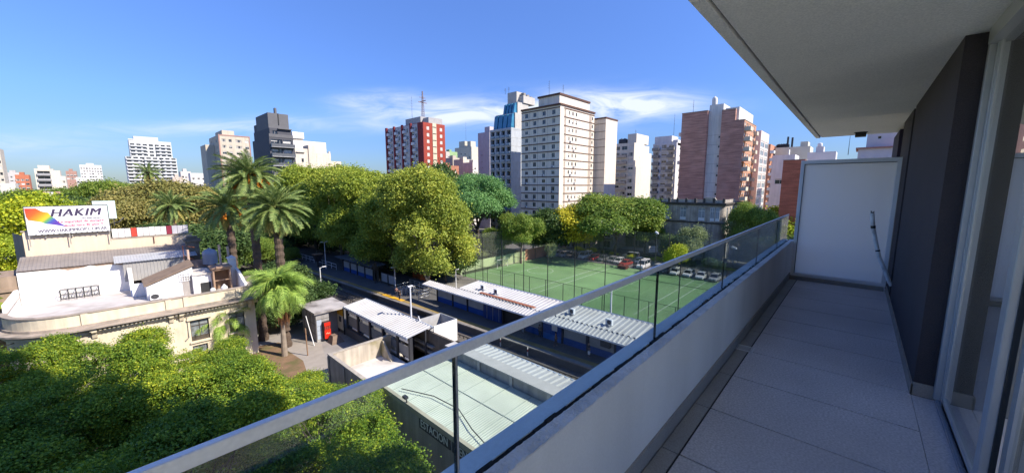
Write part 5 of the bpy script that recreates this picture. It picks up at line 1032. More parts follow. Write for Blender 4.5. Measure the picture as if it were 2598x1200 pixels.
# old shelter farther along the platform
o = empty('platform_shelter', 'old dark platform shelter with blue dado under the plane trees', 'shelter', (0, 0, 0))
mb = MB(); mb.sheet((33.9, 68.5, 4.3), (0, 17, 0), (3.4, 0, .15), .5, .06); mb.build('roof', mat('old shelter roof', (.16, .165, .18), .7, .3, .8), o)
ys = [84.5, 81.0, 77.6, 74.2, 70.6]
for ya_, yb_ in zip(ys, ys[1:]):
    MB().box(35.5, yb_ + .25, 1.95, 35.6, ya_ - .25, 3.3).build('display_board', board_m, o); MB().box(35.52, yb_ + .2, 1.09, 35.62, ya_ - .2, 1.9).build('dado', blue_m, o)
for y in ys + [68.9]: MB().box(35.4, y - .14, 1.09, 35.7, y + .14, 4.3).build('post', post_m, o)
for k, y in enumerate((66.3, 63.6)):
    q = empty('poster_board', ('framed poster board nearest the turnstiles', 'framed poster board beside the signal post')[1 - k], 'notice board', (35.6, y, 1.08), 0, 'poster boards on the far platform'); MB().box(-.04, -1.1, .5, .04, 1.1, 2.1).build('board', board_m, q); f = MB(); [f.box(-.06, s * 1.18 - .06, 0, .06, s * 1.18 + .06, 2.3) for s in (-1, 1)]; f.box(-.05, -1.12, 2.1, .05, 1.12, 2.25); f.build('frame', post_m, q)
q = empty('vending_stall', 'orange-red stall under the big plane tree', 'stall', (43.5, 66, 0)); MB().box(0, 0, 0, 2.5, 3, 2.3).build('body', mat('stall orange', (.55, .13, .03), .7, .2, 1), q); MB().box(-.4, -.3, 2.302, 2.8, 3.3, 2.5).build('roof', dark_steel, q)
# turnstiles, railings and bins by the end of the station building
def railing(name, lb, pts, z, h, mid=(.5,), r=.035, step=1.5, m=steel, cat='railing', grp=None):
    q = empty(name, lb, cat, (pts[0][0], pts[0][1], z), 0, grp); ox, oy = pts[0]; f = MB(); P_ = [Vector((x - ox, y - oy, 0)) for x, y in pts]
    for zz in [h] + [h * t for t in mid]: f.tube([p + Vector((0, 0, zz)) for p in P_], r, 6)
    f.build('rail', m, q)
    for a, c in zip(P_, P_[1:]):
        n = max(1, int((c - a).length / step))
        for i in range(n + 1):
            p = a.lerp(c, i / n); MB().tube([p, p + Vector((0, 0, h))], r, 6).build('post', m, q)
    return q
railing('railing', 'galvanised crowd railing beside the end post of the station building', [(33.9, 52.3), (36.0, 52.3), (36.0, 56.5)], 1.09, 1.6, (.33, .66), .04, 1.1)
railing('railing', 'zigzag galvanised ramp railing behind the waiting people', [(34.8, 54.6), (34.8, 60.6), (37.8, 60.6)], 1.09, 1.1, (.5,), .04, 1.2)
railing('railing', 'low galvanised railing on the ramp behind the station building', [(38.4, 45.5), (38.4, 62)], 1.09, 1.2, (.35, .7), .04, 1.6)
for k in range(4):
    q = empty('turnstile', ('turnstile nearest the platform edge', 'second turnstile from the platform edge', 'third turnstile from the platform edge', 'turnstile farthest from the platform edge')[k], 'turnstile', (33.7 + 1.0 * k, 57.6 + .3 * k, 1.085), 0, 'turnstiles at the platform entrance'); MB().box(-.15, -.55, 0, .15, .55, 1.0).build('body', steel, q, bevel=.03); f = MB(); [f.tube([(.15, 0, .8), (.6, .2 * math.cos(a), .8 + .3 * math.sin(a))], .025, 5) for a in (1.6, 3.7, 5.8)]; f.build('arm', steel, q)
railing('railing', 'pale fence along the far end of the far platform', [(34.5, 86), (33.4, 120)], 1.09, 1.3, (.5,), .05, 2.4, white_metal)
# near ribbed shelter
o = empty('near_shelter', 'small near shelter with a pale ribbed roof, dark posts and grey boards', 'shelter', (0, 0, 0))
mb = MB(); mb.sheet((20.45, 33.9, 3.95), (0, 15.6, 0), (3.1, 0, .42), .50, .12); mb.build('roof', sheet_m, o); mb = MB(); mb.box(20.38, 33.9, 3.78, 20.45, 49.5, 4.02); mb.box(23.56, 33.9, 4.2, 23.7, 49.5, 4.44); mb.build('roof_edge', mat('blue grey gutter', (.36, .42, .52), .5), o)
ys = [49.3, 46.1, 42.9, 39.7, 36.5, 34.0]
for ya_, yb_ in zip(ys, ys[1:]):
    MB().box(20.85, yb_ + .2, 1.5, 20.92, ya_ - .2, 2.75).build('board', mat('grey board', (.23, .23, .23), .7, .15, 1.5), o); MB().box(20.82, yb_ + .16, 1.05, 20.95, ya_ - .16, 1.2).build('lower_rail', post_m, o)
    MB().box(20.84, yb_ + .25, 3.15, 20.92, ya_ - .3, 3.40).build('name_sign', white_paint, o); MB().box(20.80, yb_ + .3, 1.22, 20.84, ya_ - 1.4, 1.46).build('kick_board', white_paint, o)
    MB().box(20.86, yb_ + .16, 3.42, 20.96, ya_ - .16, 3.9).build('fascia', dark_wall, o)
for y in ys: MB().box(20.7, y - .16, .01, 21.05, y + .16, 3.9).build('post', post_m, o); MB().box(22.7, y - .08, 1.0, 22.86, y + .08, 4.2).build('rear_post', post_m, o)
# ticket kiosk
o = empty('ticket_kiosk', 'grey concrete ticket kiosk with an overhanging flat roof', 'kiosk', (0, 0, 0)); kw = mat('kiosk concrete', (.36, .345, .33), .9, .12, .8, streak=.3)
MB().box(17.0, 49.75, .01, 18.6, 54.6, 3.75).build('wall', kw, o); MB().box(18.6, 51.6, .01, 20.5, 54.6, 3.75).build('rear_wall', mat('grey kiosk side', (.30, .30, .32), .85, .1, 1), o); MB().box(16.75, 49.45, 3.752, 21.3, 55.2, 3.98).build('roof', mat('streaky pale roof', (.46, .43, .41), .9, .2, .8, dirt=(.16, .14, .13), dirtamt=.9), o)
f = MB(); [f.box(16.97, 50.4 + 1.2 * k, .2, 16.998, 50.44 + 1.2 * k, 3.7) for k in range(4)]; [f.box(16.97, 49.8, z, 16.998, 54.5, z + .03) for z in (1.0, 2.3)]; [f.box(17.02, 49.725, z, 18.55, 49.748, z + .03) for z in (2.95,)]; f.build('panel_joint', dark_steel, o)
MB().box(17.06, 49.70, .35, 17.62, 49.745, 2.9).build('blue_panel', mat('pale blue panel', (.42, .48, .56), .5, .06, 1), o); f = MB(); [f.box(17.06, 49.69, z, 17.62, 49.699, z + .02) for z in (.9, 1.5, 2.1)]; f.build('panel_seam', dark_steel, o)
o = empty('vending_machine', 'red drinks vending machine on the front of the ticket kiosk', 'vending machine', (18.12, 49.42, .35)); MB().box(-.42, -.3, 0, .42, .3, 2.25).build('case', mat('vending dark', (.06, .015, .012), .4), o, bevel=.02)
MB().box(-.38, -.325, .08, .38, -.302, 1.25).build('red_front', mat('vending red', (.72, .03, .015), .35, .05, 2), o); MB().box(-.38, -.325, 1.75, .38, -.302, 2.2).build('red_sign', mat('vending red', (.72, .03, .015), .35), o); f = MB(); [f.box(-.34 + .24 * k, -.32, 1.32 + .2 * j, -.14 + .24 * k, -.303, 1.46 + .2 * j) for k in range(3) for j in range(2)]; f.build('can', mat('cans', (.45, .06, .04), .4, .5, 9), o)
f = MB(); [f.box(-.2 + .12 * k, -.332, .7 + .06 * math.sin(2 * k), -.1 + .12 * k, -.326, .82 + .06 * math.sin(2 * k)) for k in range(4)]; f.build('swoosh', mat('vending print', (.8, .45, .3), .4), o)  # pale printed marks across the red front
o = empty('ticket_machine', 'cream ticket machine panel with a yellow top beside the kiosk', 'ticket machine', (20.55, 51.0, 0)); MB().box(-.15, -1.2, .6, .05, .5, 2.6).build('panel', mat('cream panel', (.60, .54, .46), .7), o); MB().box(-.16, -1.2, 2.602, .06, .5, 3.5).build('yellow_top', mat('bright yellow', (.80, .42, .02), .6), o); MB().box(-.22, -.7, 1.7, -.152, -.1, 2.4).build('screen', dark_steel, o); f = MB(); f.box(-.1, -1.3, 0, .0, -1.2, 3.7); f.box(-.1, .5, 0, .0, .6, 3.7); f.build('leg', post_m, o)
o = empty('concrete_ramp_block', 'small brown sloping concrete block below the vending machine', 'block', (18.6, 48.3, .012)); MB().hexa([(-.7, -.9, 0), (.9, -.9, 0), (.9, .7, 0), (-.7, .7, 0), (-.3, -.3, .9), (.5, -.3, .9), (.5, .6, .9), (-.3, .6, .9)]).build('block', mat('brown concrete', (.22, .16, .12), .95, .25, 2), o)
MB_ = MB(); MB_.tube([(16.2, 50.8, 3.5), (16.35, 49.0, .0)], .05, 6); tag(MB_.build('leaning_pole', white_metal), 'thin white pole leaning against the ticket kiosk', 'pole')
tag(MB().tube([(14.75, 46.6, 0), (14.7, 46.6, 3.4)], .07, 7).build('wooden_post', wood_m), 'thin dark post in the bare soil by the queen palm', 'post')

# walled yard with the white box
o = empty('walled_yard', 'concrete-walled yard with a mossy stained back wall and pale floor', 'wall', (0, 0, 0)); moss = mat('mossy yard wall', (.52, .46, .38), .92, .12, .8, streak=.35, dirt=(.25, .22, .10), dirtamt=.85)
MB().box(14.25, 38.1, .01, 23.5, 38.35, 3.0).build('back_wall', moss, o); MB().box(14.0, 26.2, .01, 14.24, 38.35, 3.0).build('street_wall', concrete, o); MB().box(23.3, 26.2, .01, 23.55, 38.05, 3.9).build('track_wall', mat('shade-dark streaked wall', (.14, .12, .10), .95, .25, 1, streak=.3), o); MB().box(14.25, 26.2, .3, 23.3, 38.1, 1.0).build('floor', mat('bleached slab', (.66, .63, .60), .9, .14, .7, dirt=(.38, .34, .30), dirtamt=.6), o)  # track wall's dark tone takes in its shade; streaks are weathering
f = MB(); f.box(13.95, 26.2, 3.002, 14.3, 38.4, 3.12); f.box(14.302, 38.05, 3.002, 23.5, 38.4, 3.10); f.build('coping', mat('stained coping', (.42, .38, .32), .9, .2, 2), o); f = MB(); [f.box(13.9, 27.2 + 3.6 * k, .01, 13.998, 27.5 + 3.6 * k, 2.9) for k in range(4)]; f.build('pier', concrete, o)
f = MB(); [f.hexa([(19.6 + 1.2 * k, 35.9, 1.0), (19.9 + 1.2 * k, 35.9, 1.0), (19.9 + 1.2 * k, 38.0, 1.0), (19.6 + 1.2 * k, 38.0, 1.0), (19.7 + 1.2 * k, 37.7, 2.8), (19.85 + 1.2 * k, 37.7, 2.8), (19.85 + 1.2 * k, 38.05, 2.8), (19.7 + 1.2 * k, 38.05, 2.8)]) for k in (0, 1)]; f.build('buttress', moss, o)
f = MB(); [f.box(22.9, 33, 1.6 + .7 * k, 23.298, 38.0, 1.75 + .7 * k) for k in range(2)]; f.build('ledge', concrete, o)
o = empty('white_screen_box', 'open white sheet-metal box standing on the corner of the yard wall', 'box', (0, 0, 0)); MB().box(23.5, 33.35, 2.0, 26.75, 33.45, 4.6).build('front_sheet', white_paint, o); MB().box(26.65, 33.46, 2.0, 26.75, 36.4, 4.6).build('side_sheet', mat('grey sheet', (.42, .42, .42), .6), o); MB().box(23.56, 36.4, 2.6, 26.75, 36.5, 4.6).build('rear_sheet', mat('grey sheet', (.42, .42, .42), .6), o)
f = MB(); f.tube([(23.6, 33.5, 4.5), (23.6, 36.3, 2.6)], .07, 5); f.tube([(23.6, 35, 2.2), (23.6, 36.5, 5.0)], .06, 5); f.tube([(23.6, 36.5, 4.9), (24.2, 38.5, 3.0)], .05, 5); f.build('brace', white_metal, o); MB().box(23.6, 33.46, 1.02, 26.6, 36.4, 2.0).build('base', concrete, o)
# station hall with the lettered wall
o = empty('station_hall', 'low station hall with a pale green-grey corrugated roof and lettering on its street wall', 'station', (0, 0, 0)); hall = mat('hall wall', (.40, .385, .36), .9, .1, .8, streak=.25)
MB().box(13.0, 2.5, .01, 19.35, 25.5, 4.75).build('wall', hall, o); mb = MB(); mb.sheet((13.1, 2.6, 4.93), (0, 22.8, 0), (6.2, 0, .22), .19, .028); mb.build('roof', mat('pale green roofing', (.57, .60, .51), .6, .10, .5, dirt=(.44, .47, .38), dirtamt=.5), o)
lapm = mat('sheet lap grey', (.36, .40, .37), .7)  # darker grey strips mark the overlaps of the sheets
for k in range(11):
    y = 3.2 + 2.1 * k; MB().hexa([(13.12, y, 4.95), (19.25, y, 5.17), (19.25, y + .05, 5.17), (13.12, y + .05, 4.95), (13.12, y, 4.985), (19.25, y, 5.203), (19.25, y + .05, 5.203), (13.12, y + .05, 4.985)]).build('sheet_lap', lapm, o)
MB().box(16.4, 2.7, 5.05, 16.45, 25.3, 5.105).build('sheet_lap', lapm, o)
f = MB(); f.box(12.85, 2.4, 4.752, 13.1, 25.6, 5.12); f.box(13.1, 25.4, 4.752, 19.3, 25.65, 5.10); f.build('parapet', mat('ochre stained parapet', (.50, .45, .34), .9, .15, .9, dirt=(.34, .30, .22), dirtamt=.5), o)
MB().box(19.36, 2.5, .01, 20.2, 25.6, 6.0).build('track_side_wall', hall, o); f = MB(); [f.box(19.25, 3.5 + 3.55 * k, 4.9, 19.358, 3.8 + 3.55 * k, 6.0) for k in range(7)]; f.box(19.2, 2.5, 6.002, 20.3, 25.7, 6.1); f.build('pilaster', mat('pale concrete', (.50, .48, .45), .9, .1, 1), o)
mb = MB(); mb.sheet((20.35, 2.6, 5.35), (0, 23.0, 0), (2.9, 0, -.25), .55, .12); mb.build('track_canopy_roof', sheet_m, o); mb = MB(); mb.box(23.26, 2.6, 4.95, 23.42, 25.6, 5.14); mb.build('canopy_gutter', mat('blue grey gutter', (.36, .42, .52), .5), o)
f = MB(); [f.box(23.0, 3 + 4.5 * k, .01, 23.2, 3.2 + 4.5 * k, 4.95) for k in range(6)]; f.build('canopy_post', post_m, o); f = MB(); f.box(13.1, 25.3, 5.15, 13.4, 25.5, 5.4); f.lathe([(.9, 0), (.85, .5), (.5, .7)], (18.6, 26.2, 4.5), 14); f.build('tank', mat('ochre tank', (.56, .48, .32), .8), o)
f = MB(); f.tube([(13.6, 23.6, 5.18), (14.6, 21.0, 5.20), (14.8, 18.5, 5.21), (14.0, 16.2, 5.2), (13.6, 14.4, 5.18)], .035, 5); f.build('loose_cable', black_pole, o); f = MB(); f.tube([(12.95, 21.8, 4.9), (12.9, 21.8, 5.5)], .05, 5); f.box(12.7, 21.6, 5.5, 12.95, 22.0, 5.65); f.build('wall_fitting', dark_steel, o)
for body, y0, y1 in (('ESTACION', 20.25, 17.15), ('GENERAL', 16.75, 13.9)):
    MB().box(12.93, y1 - .1, 3.95, 12.999, y0 + .1, 4.72).build('letter_panel', mat('dark letter panel', (.06, .06, .062), .85, .2, 2), o)
    t = lettering(body, .78, 12.915, 4.34, mat('pale letters', (.95, .94, .92), .8), o, y=(y0 + y1) / 2, bold=.02, w=y0 - y1 - .2); t.rotation_euler = (R(90), 0, R(-90))
    me = t.data
# lamp posts and signals
def lamp(lb, x, y, z0, h, arms, m=white_metal, box=False, r=.09):
    q = empty('lamp_post', lb, 'lamp post', (x, y, z0), 0, 'lamp posts at the station'); MB().tube([(0, 0, 0), (0, 0, h * .5), (0, 0, h)], [r * 1.2, r, r * .7], 9).build('pole', m, q)
    for dx, dy in arms: f = MB(); f.tube([(0, 0, h - .08), (dx, dy, h + .06)], .04, 5); f.build('arm', m, q); f = MB(); f.box(dx - .32, dy - .14, h + .03, dx + .32, dy + .14, h + .15); f.build('lamp_head', white_metal, q)
    if box:
        f = MB(); f.box(-.5, -.14, h * .42, -.12, .14, h * .52); f.box(.12, -.14, h * .38, .5, .14, h * .47); f.build('loudspeaker', white_metal, q)
    return q
lamp('white lamp post with loudspeakers above the kiosk roof', 24.35, 67.6, .2, 5.8, ((.7, 0),), box=True); lamp('tall white lamp post rising behind the mossy yard wall', 24.0, 38.7, .2, 7.8, ((.0, .0),), r=.11)
lamp('slim lamp post in front of the old dark shelter', 33.4, 89.0, 1.08, 6.2, ((-.6, 0), (.6, 0))); lamp('distant lamp post at the far end of the platform', 32.4, 124, 1.08, 6.4, ((.6, 0),)); lamp('short lamp post beside the poster boards', 35.3, 61.9, 1.08, 4.0, ((-.4, 0), (.4, 0)))
lamp('white lamp post standing behind the station roof, in front of the pitch', 41.6, 21.5, 0, 7.2, ((0, 0),), r=.13); lamp('thin lamp post between the end of the platform and the pitch', 45.8, 57.2, 0, 3.6, ((.4, 0),))
q = empty('railway_signal', 'dark railway signal post beside the poster boards', 'signal', (34.7, 68.4, 1.08)); MB().tube([(0, 0, 0), (0, 0, 4.0)], .09, 8).build('pole', post_m, q); MB().box(-.35, -.25, 2.6, .35, .25, 4.1).build('signal_head', black_pole, q, bevel=.05); MB().box(-.7, -.2, 2.9, -.352, .2, 3.4).build('side_box', black_pole, q)
q = empty('information_kiosk', 'dark wooden-topped signal cabinet farther down the platform', 'cabinet', (33.0, 92.5, 1.08)); MB().hexa([(-.5, -.5, 1.4), (.5, -.5, 1.4), (.5, .5, 1.4), (-.5, .5, 1.4), (-.9, -.9, 3.0), (.9, -.9, 3.0), (.9, .9, 3.0), (-.9, .9, 3.0)]).build('case', post_m, q); MB().box(-.95, -.95, 3.002, .95, .95, 3.15).build('top', wood_m, q); MB().tube([(0, 0, 0), (0, 0, 1.4)], .2, 8).build('leg', post_m, q)
f = MB(); f.tube([(track_x(31) - .4, 31, .6), (track_x(31) - .4, 31, 1.0)], .05, 6)
for k, y in enumerate((31.6, 27.3)):
    q = empty('marker_post', ('red and white marker post hanging on the platform edge, farther', 'red and white marker post on the platform edge, nearer')[k], 'marker', (track_x(y) - .28, y, .02)); MB().box(-.05, -.05, 0, .05, .05, .5).build('white_band', white_paint, q); MB().box(-.05, -.05, .502, .05, .05, .8).build('red_band', mat('band red', (.4, .06, .05), .7), q); MB().box(-.05, -.05, .802, .05, .05, 1.05).build('white_band', white_paint, q)

# ------------------------------------------------------------------ sports pitch: end wall, fences, net, floodlights
o = empty('pitch_end_wall', 'pale green wall at the far end of the pitch, with an orange mural at its right end', 'wall', (0, 0, 0)); MB().box(53.5, 65.0, .01, 76, 65.25, 2.6).build('green_wall', mat('pale green wall paint', (.40, .50, .26), .85, .10, .6, dirt=(.25, .33, .16), dirtamt=.4), o); MB().box(76.002, 65.0, .01, 86.5, 65.25, 2.9).build('orange_wall', mat('orange mural paint', (.62, .24, .12), .85, .2, .8), o)
MB().box(54, 64.6, .021, 66, 64.99, .55).build('stored_net', mat('dark heaped net', (.05, .07, .04), .95, .5, 3), o)
net = net_mat('pale weathered netting', .14, .0100, (.30, .32, .27)); chain = net_mat('chain-link', .10, .0055, (.16, .17, .16))
def fence(lb, pts, h, name, step, sheet, sh, r=.07, grp=None, toprails=()):
    q = empty(name, lb, 'fence', (pts[0][0], pts[0][1], 0), 0, grp); ox, oy = pts[0]; pm_ = MB().tube([(0, 0, 0), (0, 0, h)], r, 7).mesh('post', black_pole)
    for (xa, ya_), (xb, yb_) in zip(pts, pts[1:]):
        L_ = math.hypot(xb - xa, yb_ - ya_); n = max(1, round(L_ / step))
        for i in range(n + 1): link('post', pm_, q, (xa + (xb - xa) * i / n - ox, ya_ + (yb_ - ya_) * i / n - oy, .01))
        for zz in toprails: MB().tube([(xa - ox, ya_ - oy, zz), (xb - ox, yb_ - oy, zz)], .03, 5).build('cable', black_pole, q)
        s_ = MB(); s_.poly([(xa - ox, ya_ - oy, .05), (xb - ox, yb_ - oy, .05), (xb - ox, yb_ - oy, sh), (xa - ox, ya_ - oy, sh)]); s_.build('netting', sheet, q)
    return q
fence('tall netting fence on dark posts along the railway side of the pitch', [(53.0, 62.8), (53.0, 5.8)], 9.4, 'ball_net_fence', 5.7, net, 9.3, .075, None, (9.35, 6.4))
fence('tall netting fence on dark posts along the parking side of the pitch', [(86.6, 64), (86.6, 6)], 9.2, 'ball_net_fence', 8.2, net, 9.1, .085, None, (9.1, 5.5))
fence('tall netting fence across the far end of the pitch above the green wall', [(53.0, 64.7), (86.6, 64.7)], 9.0, 'ball_net_fence', 6.7, net, 8.9, .075, None, (8.9, 5.8))
fence('low chain-link fence with a top rail along the railway side of the pitch', [(52.3, 62.5), (52.3, 6)], 3.4, 'chain_link_fence', 3.8, chain, 3.35, .055, None, (3.38,))
fence('low chain-link fence along the parked cars', [(86.95, 64), (86.95, 6)], 2.6, 'chain_link_fence', 4.0, chain, 2.5, .05, None, (2.55,))
for k, (x, y) in enumerate(((54.0, 54), (54.2, 35))): pass
for k, (px, d) in enumerate(((1668, 89), (1868, 86))):
    p = at(px, 560, d); q = empty('floodlight_mast', ('floodlight mast with four white lamps beside the small lime tree', 'floodlight mast behind the far glass pane')[k], 'floodlight', (p.x, p.y, 0), R(30), 'floodlight masts'); h = topz(px, 594, d) if k == 0 else topz(px, 632, d)
    MB().tube([(0, 0, 0), (0, 0, h)], [.14, .09], 8).build('pole', black_pole, q); MB().box(-1.2, -.05, h, 1.2, .05, h + .1).build('crossbar', dark_steel, q)
    lm_ = MB().lathe([(.05, -.1), (.27, 0), (.30, .15), (.22, .34), (.05, .42)], (0, 0, 0), 12).mesh('lamp', white_metal)
    for i in range(4): link('lamp', lm_, q, (-1.05 + .7 * i, 0, h + .15))
q = empty('goal', 'white football goal frame at the far end of the pitch', 'goal', (65.7, 63.6, .022)); MB().tube([(-1.8, 0, 0), (-1.8, 0, 2.0), (1.8, 0, 2.0), (1.8, 0, 0)], .06, 6).build('frame', white_paint, q); f = MB(); f.poly([(-1.8, 0, 2), (1.8, 0, 2), (1.8, .8, .1), (-1.8, .8, .1)]); f.build('net', net, q)
# parking: kerb, low planting, cars
tag(MB().box(86.75, 6, .007, 86.9, 95, .14).build('kerb', concrete), kind='structure'); tag(MB().box(96.5, -40, .007, 96.7, 95, .14).build('kerb', concrete), kind='structure')
def shrub(lb, x, y, s, key): return tree(key, lb, x, y, (s, s, s * .62), rnd.uniform(0, 6), 'shrub', 'clipped shrubs on the verge', 0, 'shrub')
SH = proto('lime', 1.2, 1.5, .15, .05, 6, 130, 18, .24, 95, sig=.3, low=-.7); SH2 = proto('dark', 1.3, 1.7, .15, .05, 6, 130, 18, .26, 96, sig=.3, low=-.7)
for k in range(11): shrub('clipped shrub on the verge behind the parked cars', 98.2 + rnd.uniform(-.6, .8), 62 - 4.1 * k + rnd.uniform(-1, 1), rnd.uniform(.8, 1.2), (SH, SH2)[k % 3 == 2])
car_glass = mat('car glass', (.012, .015, .018), .05, .2, .5, spec=.8); tyre_m = mat('tyre', (.018, .018, .018), .9); rim_m = mat('wheel rim', (.38, .39, .40), .35, .05, 3, metal=.6); lamp_m = mat('headlight', (.75, .76, .78), .15); tail_m = mat('tail light', (.30, .02, .015), .3)
CARM = {}
def car_meshes(style):
    if style in CARM: return CARM[style]
    L_, W_, hb, ht = {'hatch': (3.9, 1.68, .92, 1.50), 'sedan': (4.5, 1.74, .93, 1.46), 'suv': (4.5, 1.84, 1.05, 1.78), 'van': (4.9, 1.90, 1.12, 1.98)}[style]
    bl, rl = {'hatch': ((-.46, .26), (-.42, .10)), 'sedan': ((-.33, .26), (-.20, .10)), 'suv': ((-.48, .24), (-.45, .12)), 'van': ((-.49, .30), (-.48, .22))}[style]
    S = [(-.5, .40, .62, .80), (-.485, .26, .78, .92), (-.40, .22, .92, 1), (-.18, .20, .98, 1), (.10, .20, .98, 1), (.28, .22, .96, .99), (.42, .24, .86, .95), (.49, .30, .74, .86), (.5, .40, .64, .80)]
    def body(bm):
        V = []; Fq = []
        for x, z0, zf, wf_ in S:
            zt_ = hb * zf; w = W_ / 2 * wf_
            V.append([(x * L_, -w * .94, z0), (x * L_, -w, z0 + .18), (x * L_, -w, zt_ * .74), (x * L_, -w * .90, zt_), (x * L_, w * .90, zt_), (x * L_, w, zt_ * .74), (x * L_, w, z0 + .18), (x * L_, w * .94, z0)])
        n = len(bm.v); bm.v += [p for r_ in V for p in r_]
        for i in range(len(V) - 1):
            for k in range(8): a = n + i * 8; bm.f.append((a + k, a + (k + 1) % 8, a + 8 + (k + 1) % 8, a + 8 + k)); bm.m.append(0)
        bm.f.append(tuple(n + k for k in range(8))); bm.f.append(tuple(n + (len(V) - 1) * 8 + k for k in range(8))[::-1]); bm.m += [0, 0]
    def trap(bm, g, z0, z1, mi=0):          # greenhouse between belt line and roof
        xa, xb = bl[0] * L_ + g, bl[1] * L_ - g; ra, rb = rl[0] * L_ + g, rl[1] * L_ - g; w0, w1 = W_ * .45 - g, W_ * .37 - g
        t0, t1 = (z0 - hb) / (ht - hb), (z1 - hb) / (ht - hb); l = lambda a, c, t: a + (c - a) * t
        bm.hexa([(l(xa, ra, t0), -l(w0, w1, t0), z0), (l(xb, rb, t0), -l(w0, w1, t0), z0), (l(xb, rb, t0), l(w0, w1, t0), z0), (l(xa, ra, t0), l(w0, w1, t0), z0), (l(xa, ra, t1), -l(w0, w1, t1), z1), (l(xb, rb, t1), -l(w0, w1, t1), z1), (l(xb, rb, t1), l(w0, w1, t1), z1), (l(xa, ra, t1), l(w0, w1, t1), z1)], mi)
    CARM[style] = (L_, W_, hb, ht, body, trap); return CARM[style]
paints = {}
def car(lb, x, y, rot, style, c, name='parked_car', cat='car'):
    L_, W_, hb, ht, body, trap = car_meshes(style); q = empty(name, lb, cat, (x, y, .012), rot, 'cars parked beside the pitch'); pm_ = mat('car paint %.2f %.2f %.2f' % c, c, .28, .03, 1, spec=.6)
    b_ = MB(); body(b_); b_.build('body', pm_, q, smooth=True, bevel=.05); g = MB(); trap(g, 0, hb - .02, ht - .06); g.build('window', car_glass, q, bevel=.04); r_ = MB(); trap(r_, -.015, ht - .08, ht); 
    w0, w1 = W_ * .45, W_ * .37
    for fx in (0, 1):
        for s in (-1, 1): r_.tube([((bl_(style, 0, fx)) * L_, s * w0, hb - .02), ((bl_(style, 1, fx)) * L_, s * w1, ht - .04)], .05, 5)
    for s in (-1, 1): xm = (bl_(style, 0, 0) + bl_(style, 0, 1)) / 2 * L_; r_.tube([(xm, s * w0 * 1.0, hb), (xm, s * w1, ht - .04)], .045, 5)
    r_.build('roof', pm_, q, smooth=True)
    ty = MB(); ty.lathe([(.22, -.1), (.31, -.1), (.33, -.05), (.33, .05), (.31, .1), (.22, .1)], (0, 0, 0), 14); tm = WM.setdefault('t', ty.mesh('wheel', tyre_m)); rm_ = WM.setdefault('r', MB().lathe([(.05, -.095), (.21, -.102), (.21, .102), (.05, .095)], (0, 0, 0), 10).mesh('rim', rim_m))
    for fx in (-.32, .32):
        for s in (-1, 1): w = link('wheel', tm, q, (fx * L_, s * W_ * .43, .33), (R(90), 0, 0)); link('rim', rm_, w)
    for s in (-1, 1): MB().box(L_ * .463, s * W_ * .30 - .18, hb * .60, L_ * .492, s * W_ * .30 + .18, hb * .74).build('headlight', lamp_m, q, bevel=.02); MB().box(-L_ * .497, s * W_ * .32 - .13, hb * .62, -L_ * .475, s * W_ * .32 + .13, hb * .82).build('tail_light', tail_m, q, bevel=.02)
    MB().box(L_ * .472, -.35, .42, L_ * .506, .35, .56).build('grille', tyre_m, q); MB().box(L_ * .507, -.22, .44, L_ * .512, .22, .54).build('number_plate', white_paint, q)
    for s in (-1, 1): MB().box(.17 * L_, s * W_ * .50 - .07, hb + .02, .17 * L_ + .16, s * W_ * .50 + .07, hb + .16).build('mirror', pm_, q, bevel=.03)
    return q
WM = {}
def bl_(style, k, f): return {'hatch': ((-.46, .26), (-.42, .10)), 'sedan': ((-.33, .26), (-.20, .10)), 'suv': ((-.48, .24), (-.45, .12)), 'van': ((-.49, .30), (-.48, .22))}[style][k][f]
PI = math.pi
def gp(px, py):
    x, y, v, fh = ray(px, py); s = -H / v; return x * s, y * s
W = (.72, .73, .74); Sv = (.34, .36, .39); Dk = (.04, .042, .05); Rd = (.55, .025, .02); Gr = (.15, .155, .17)
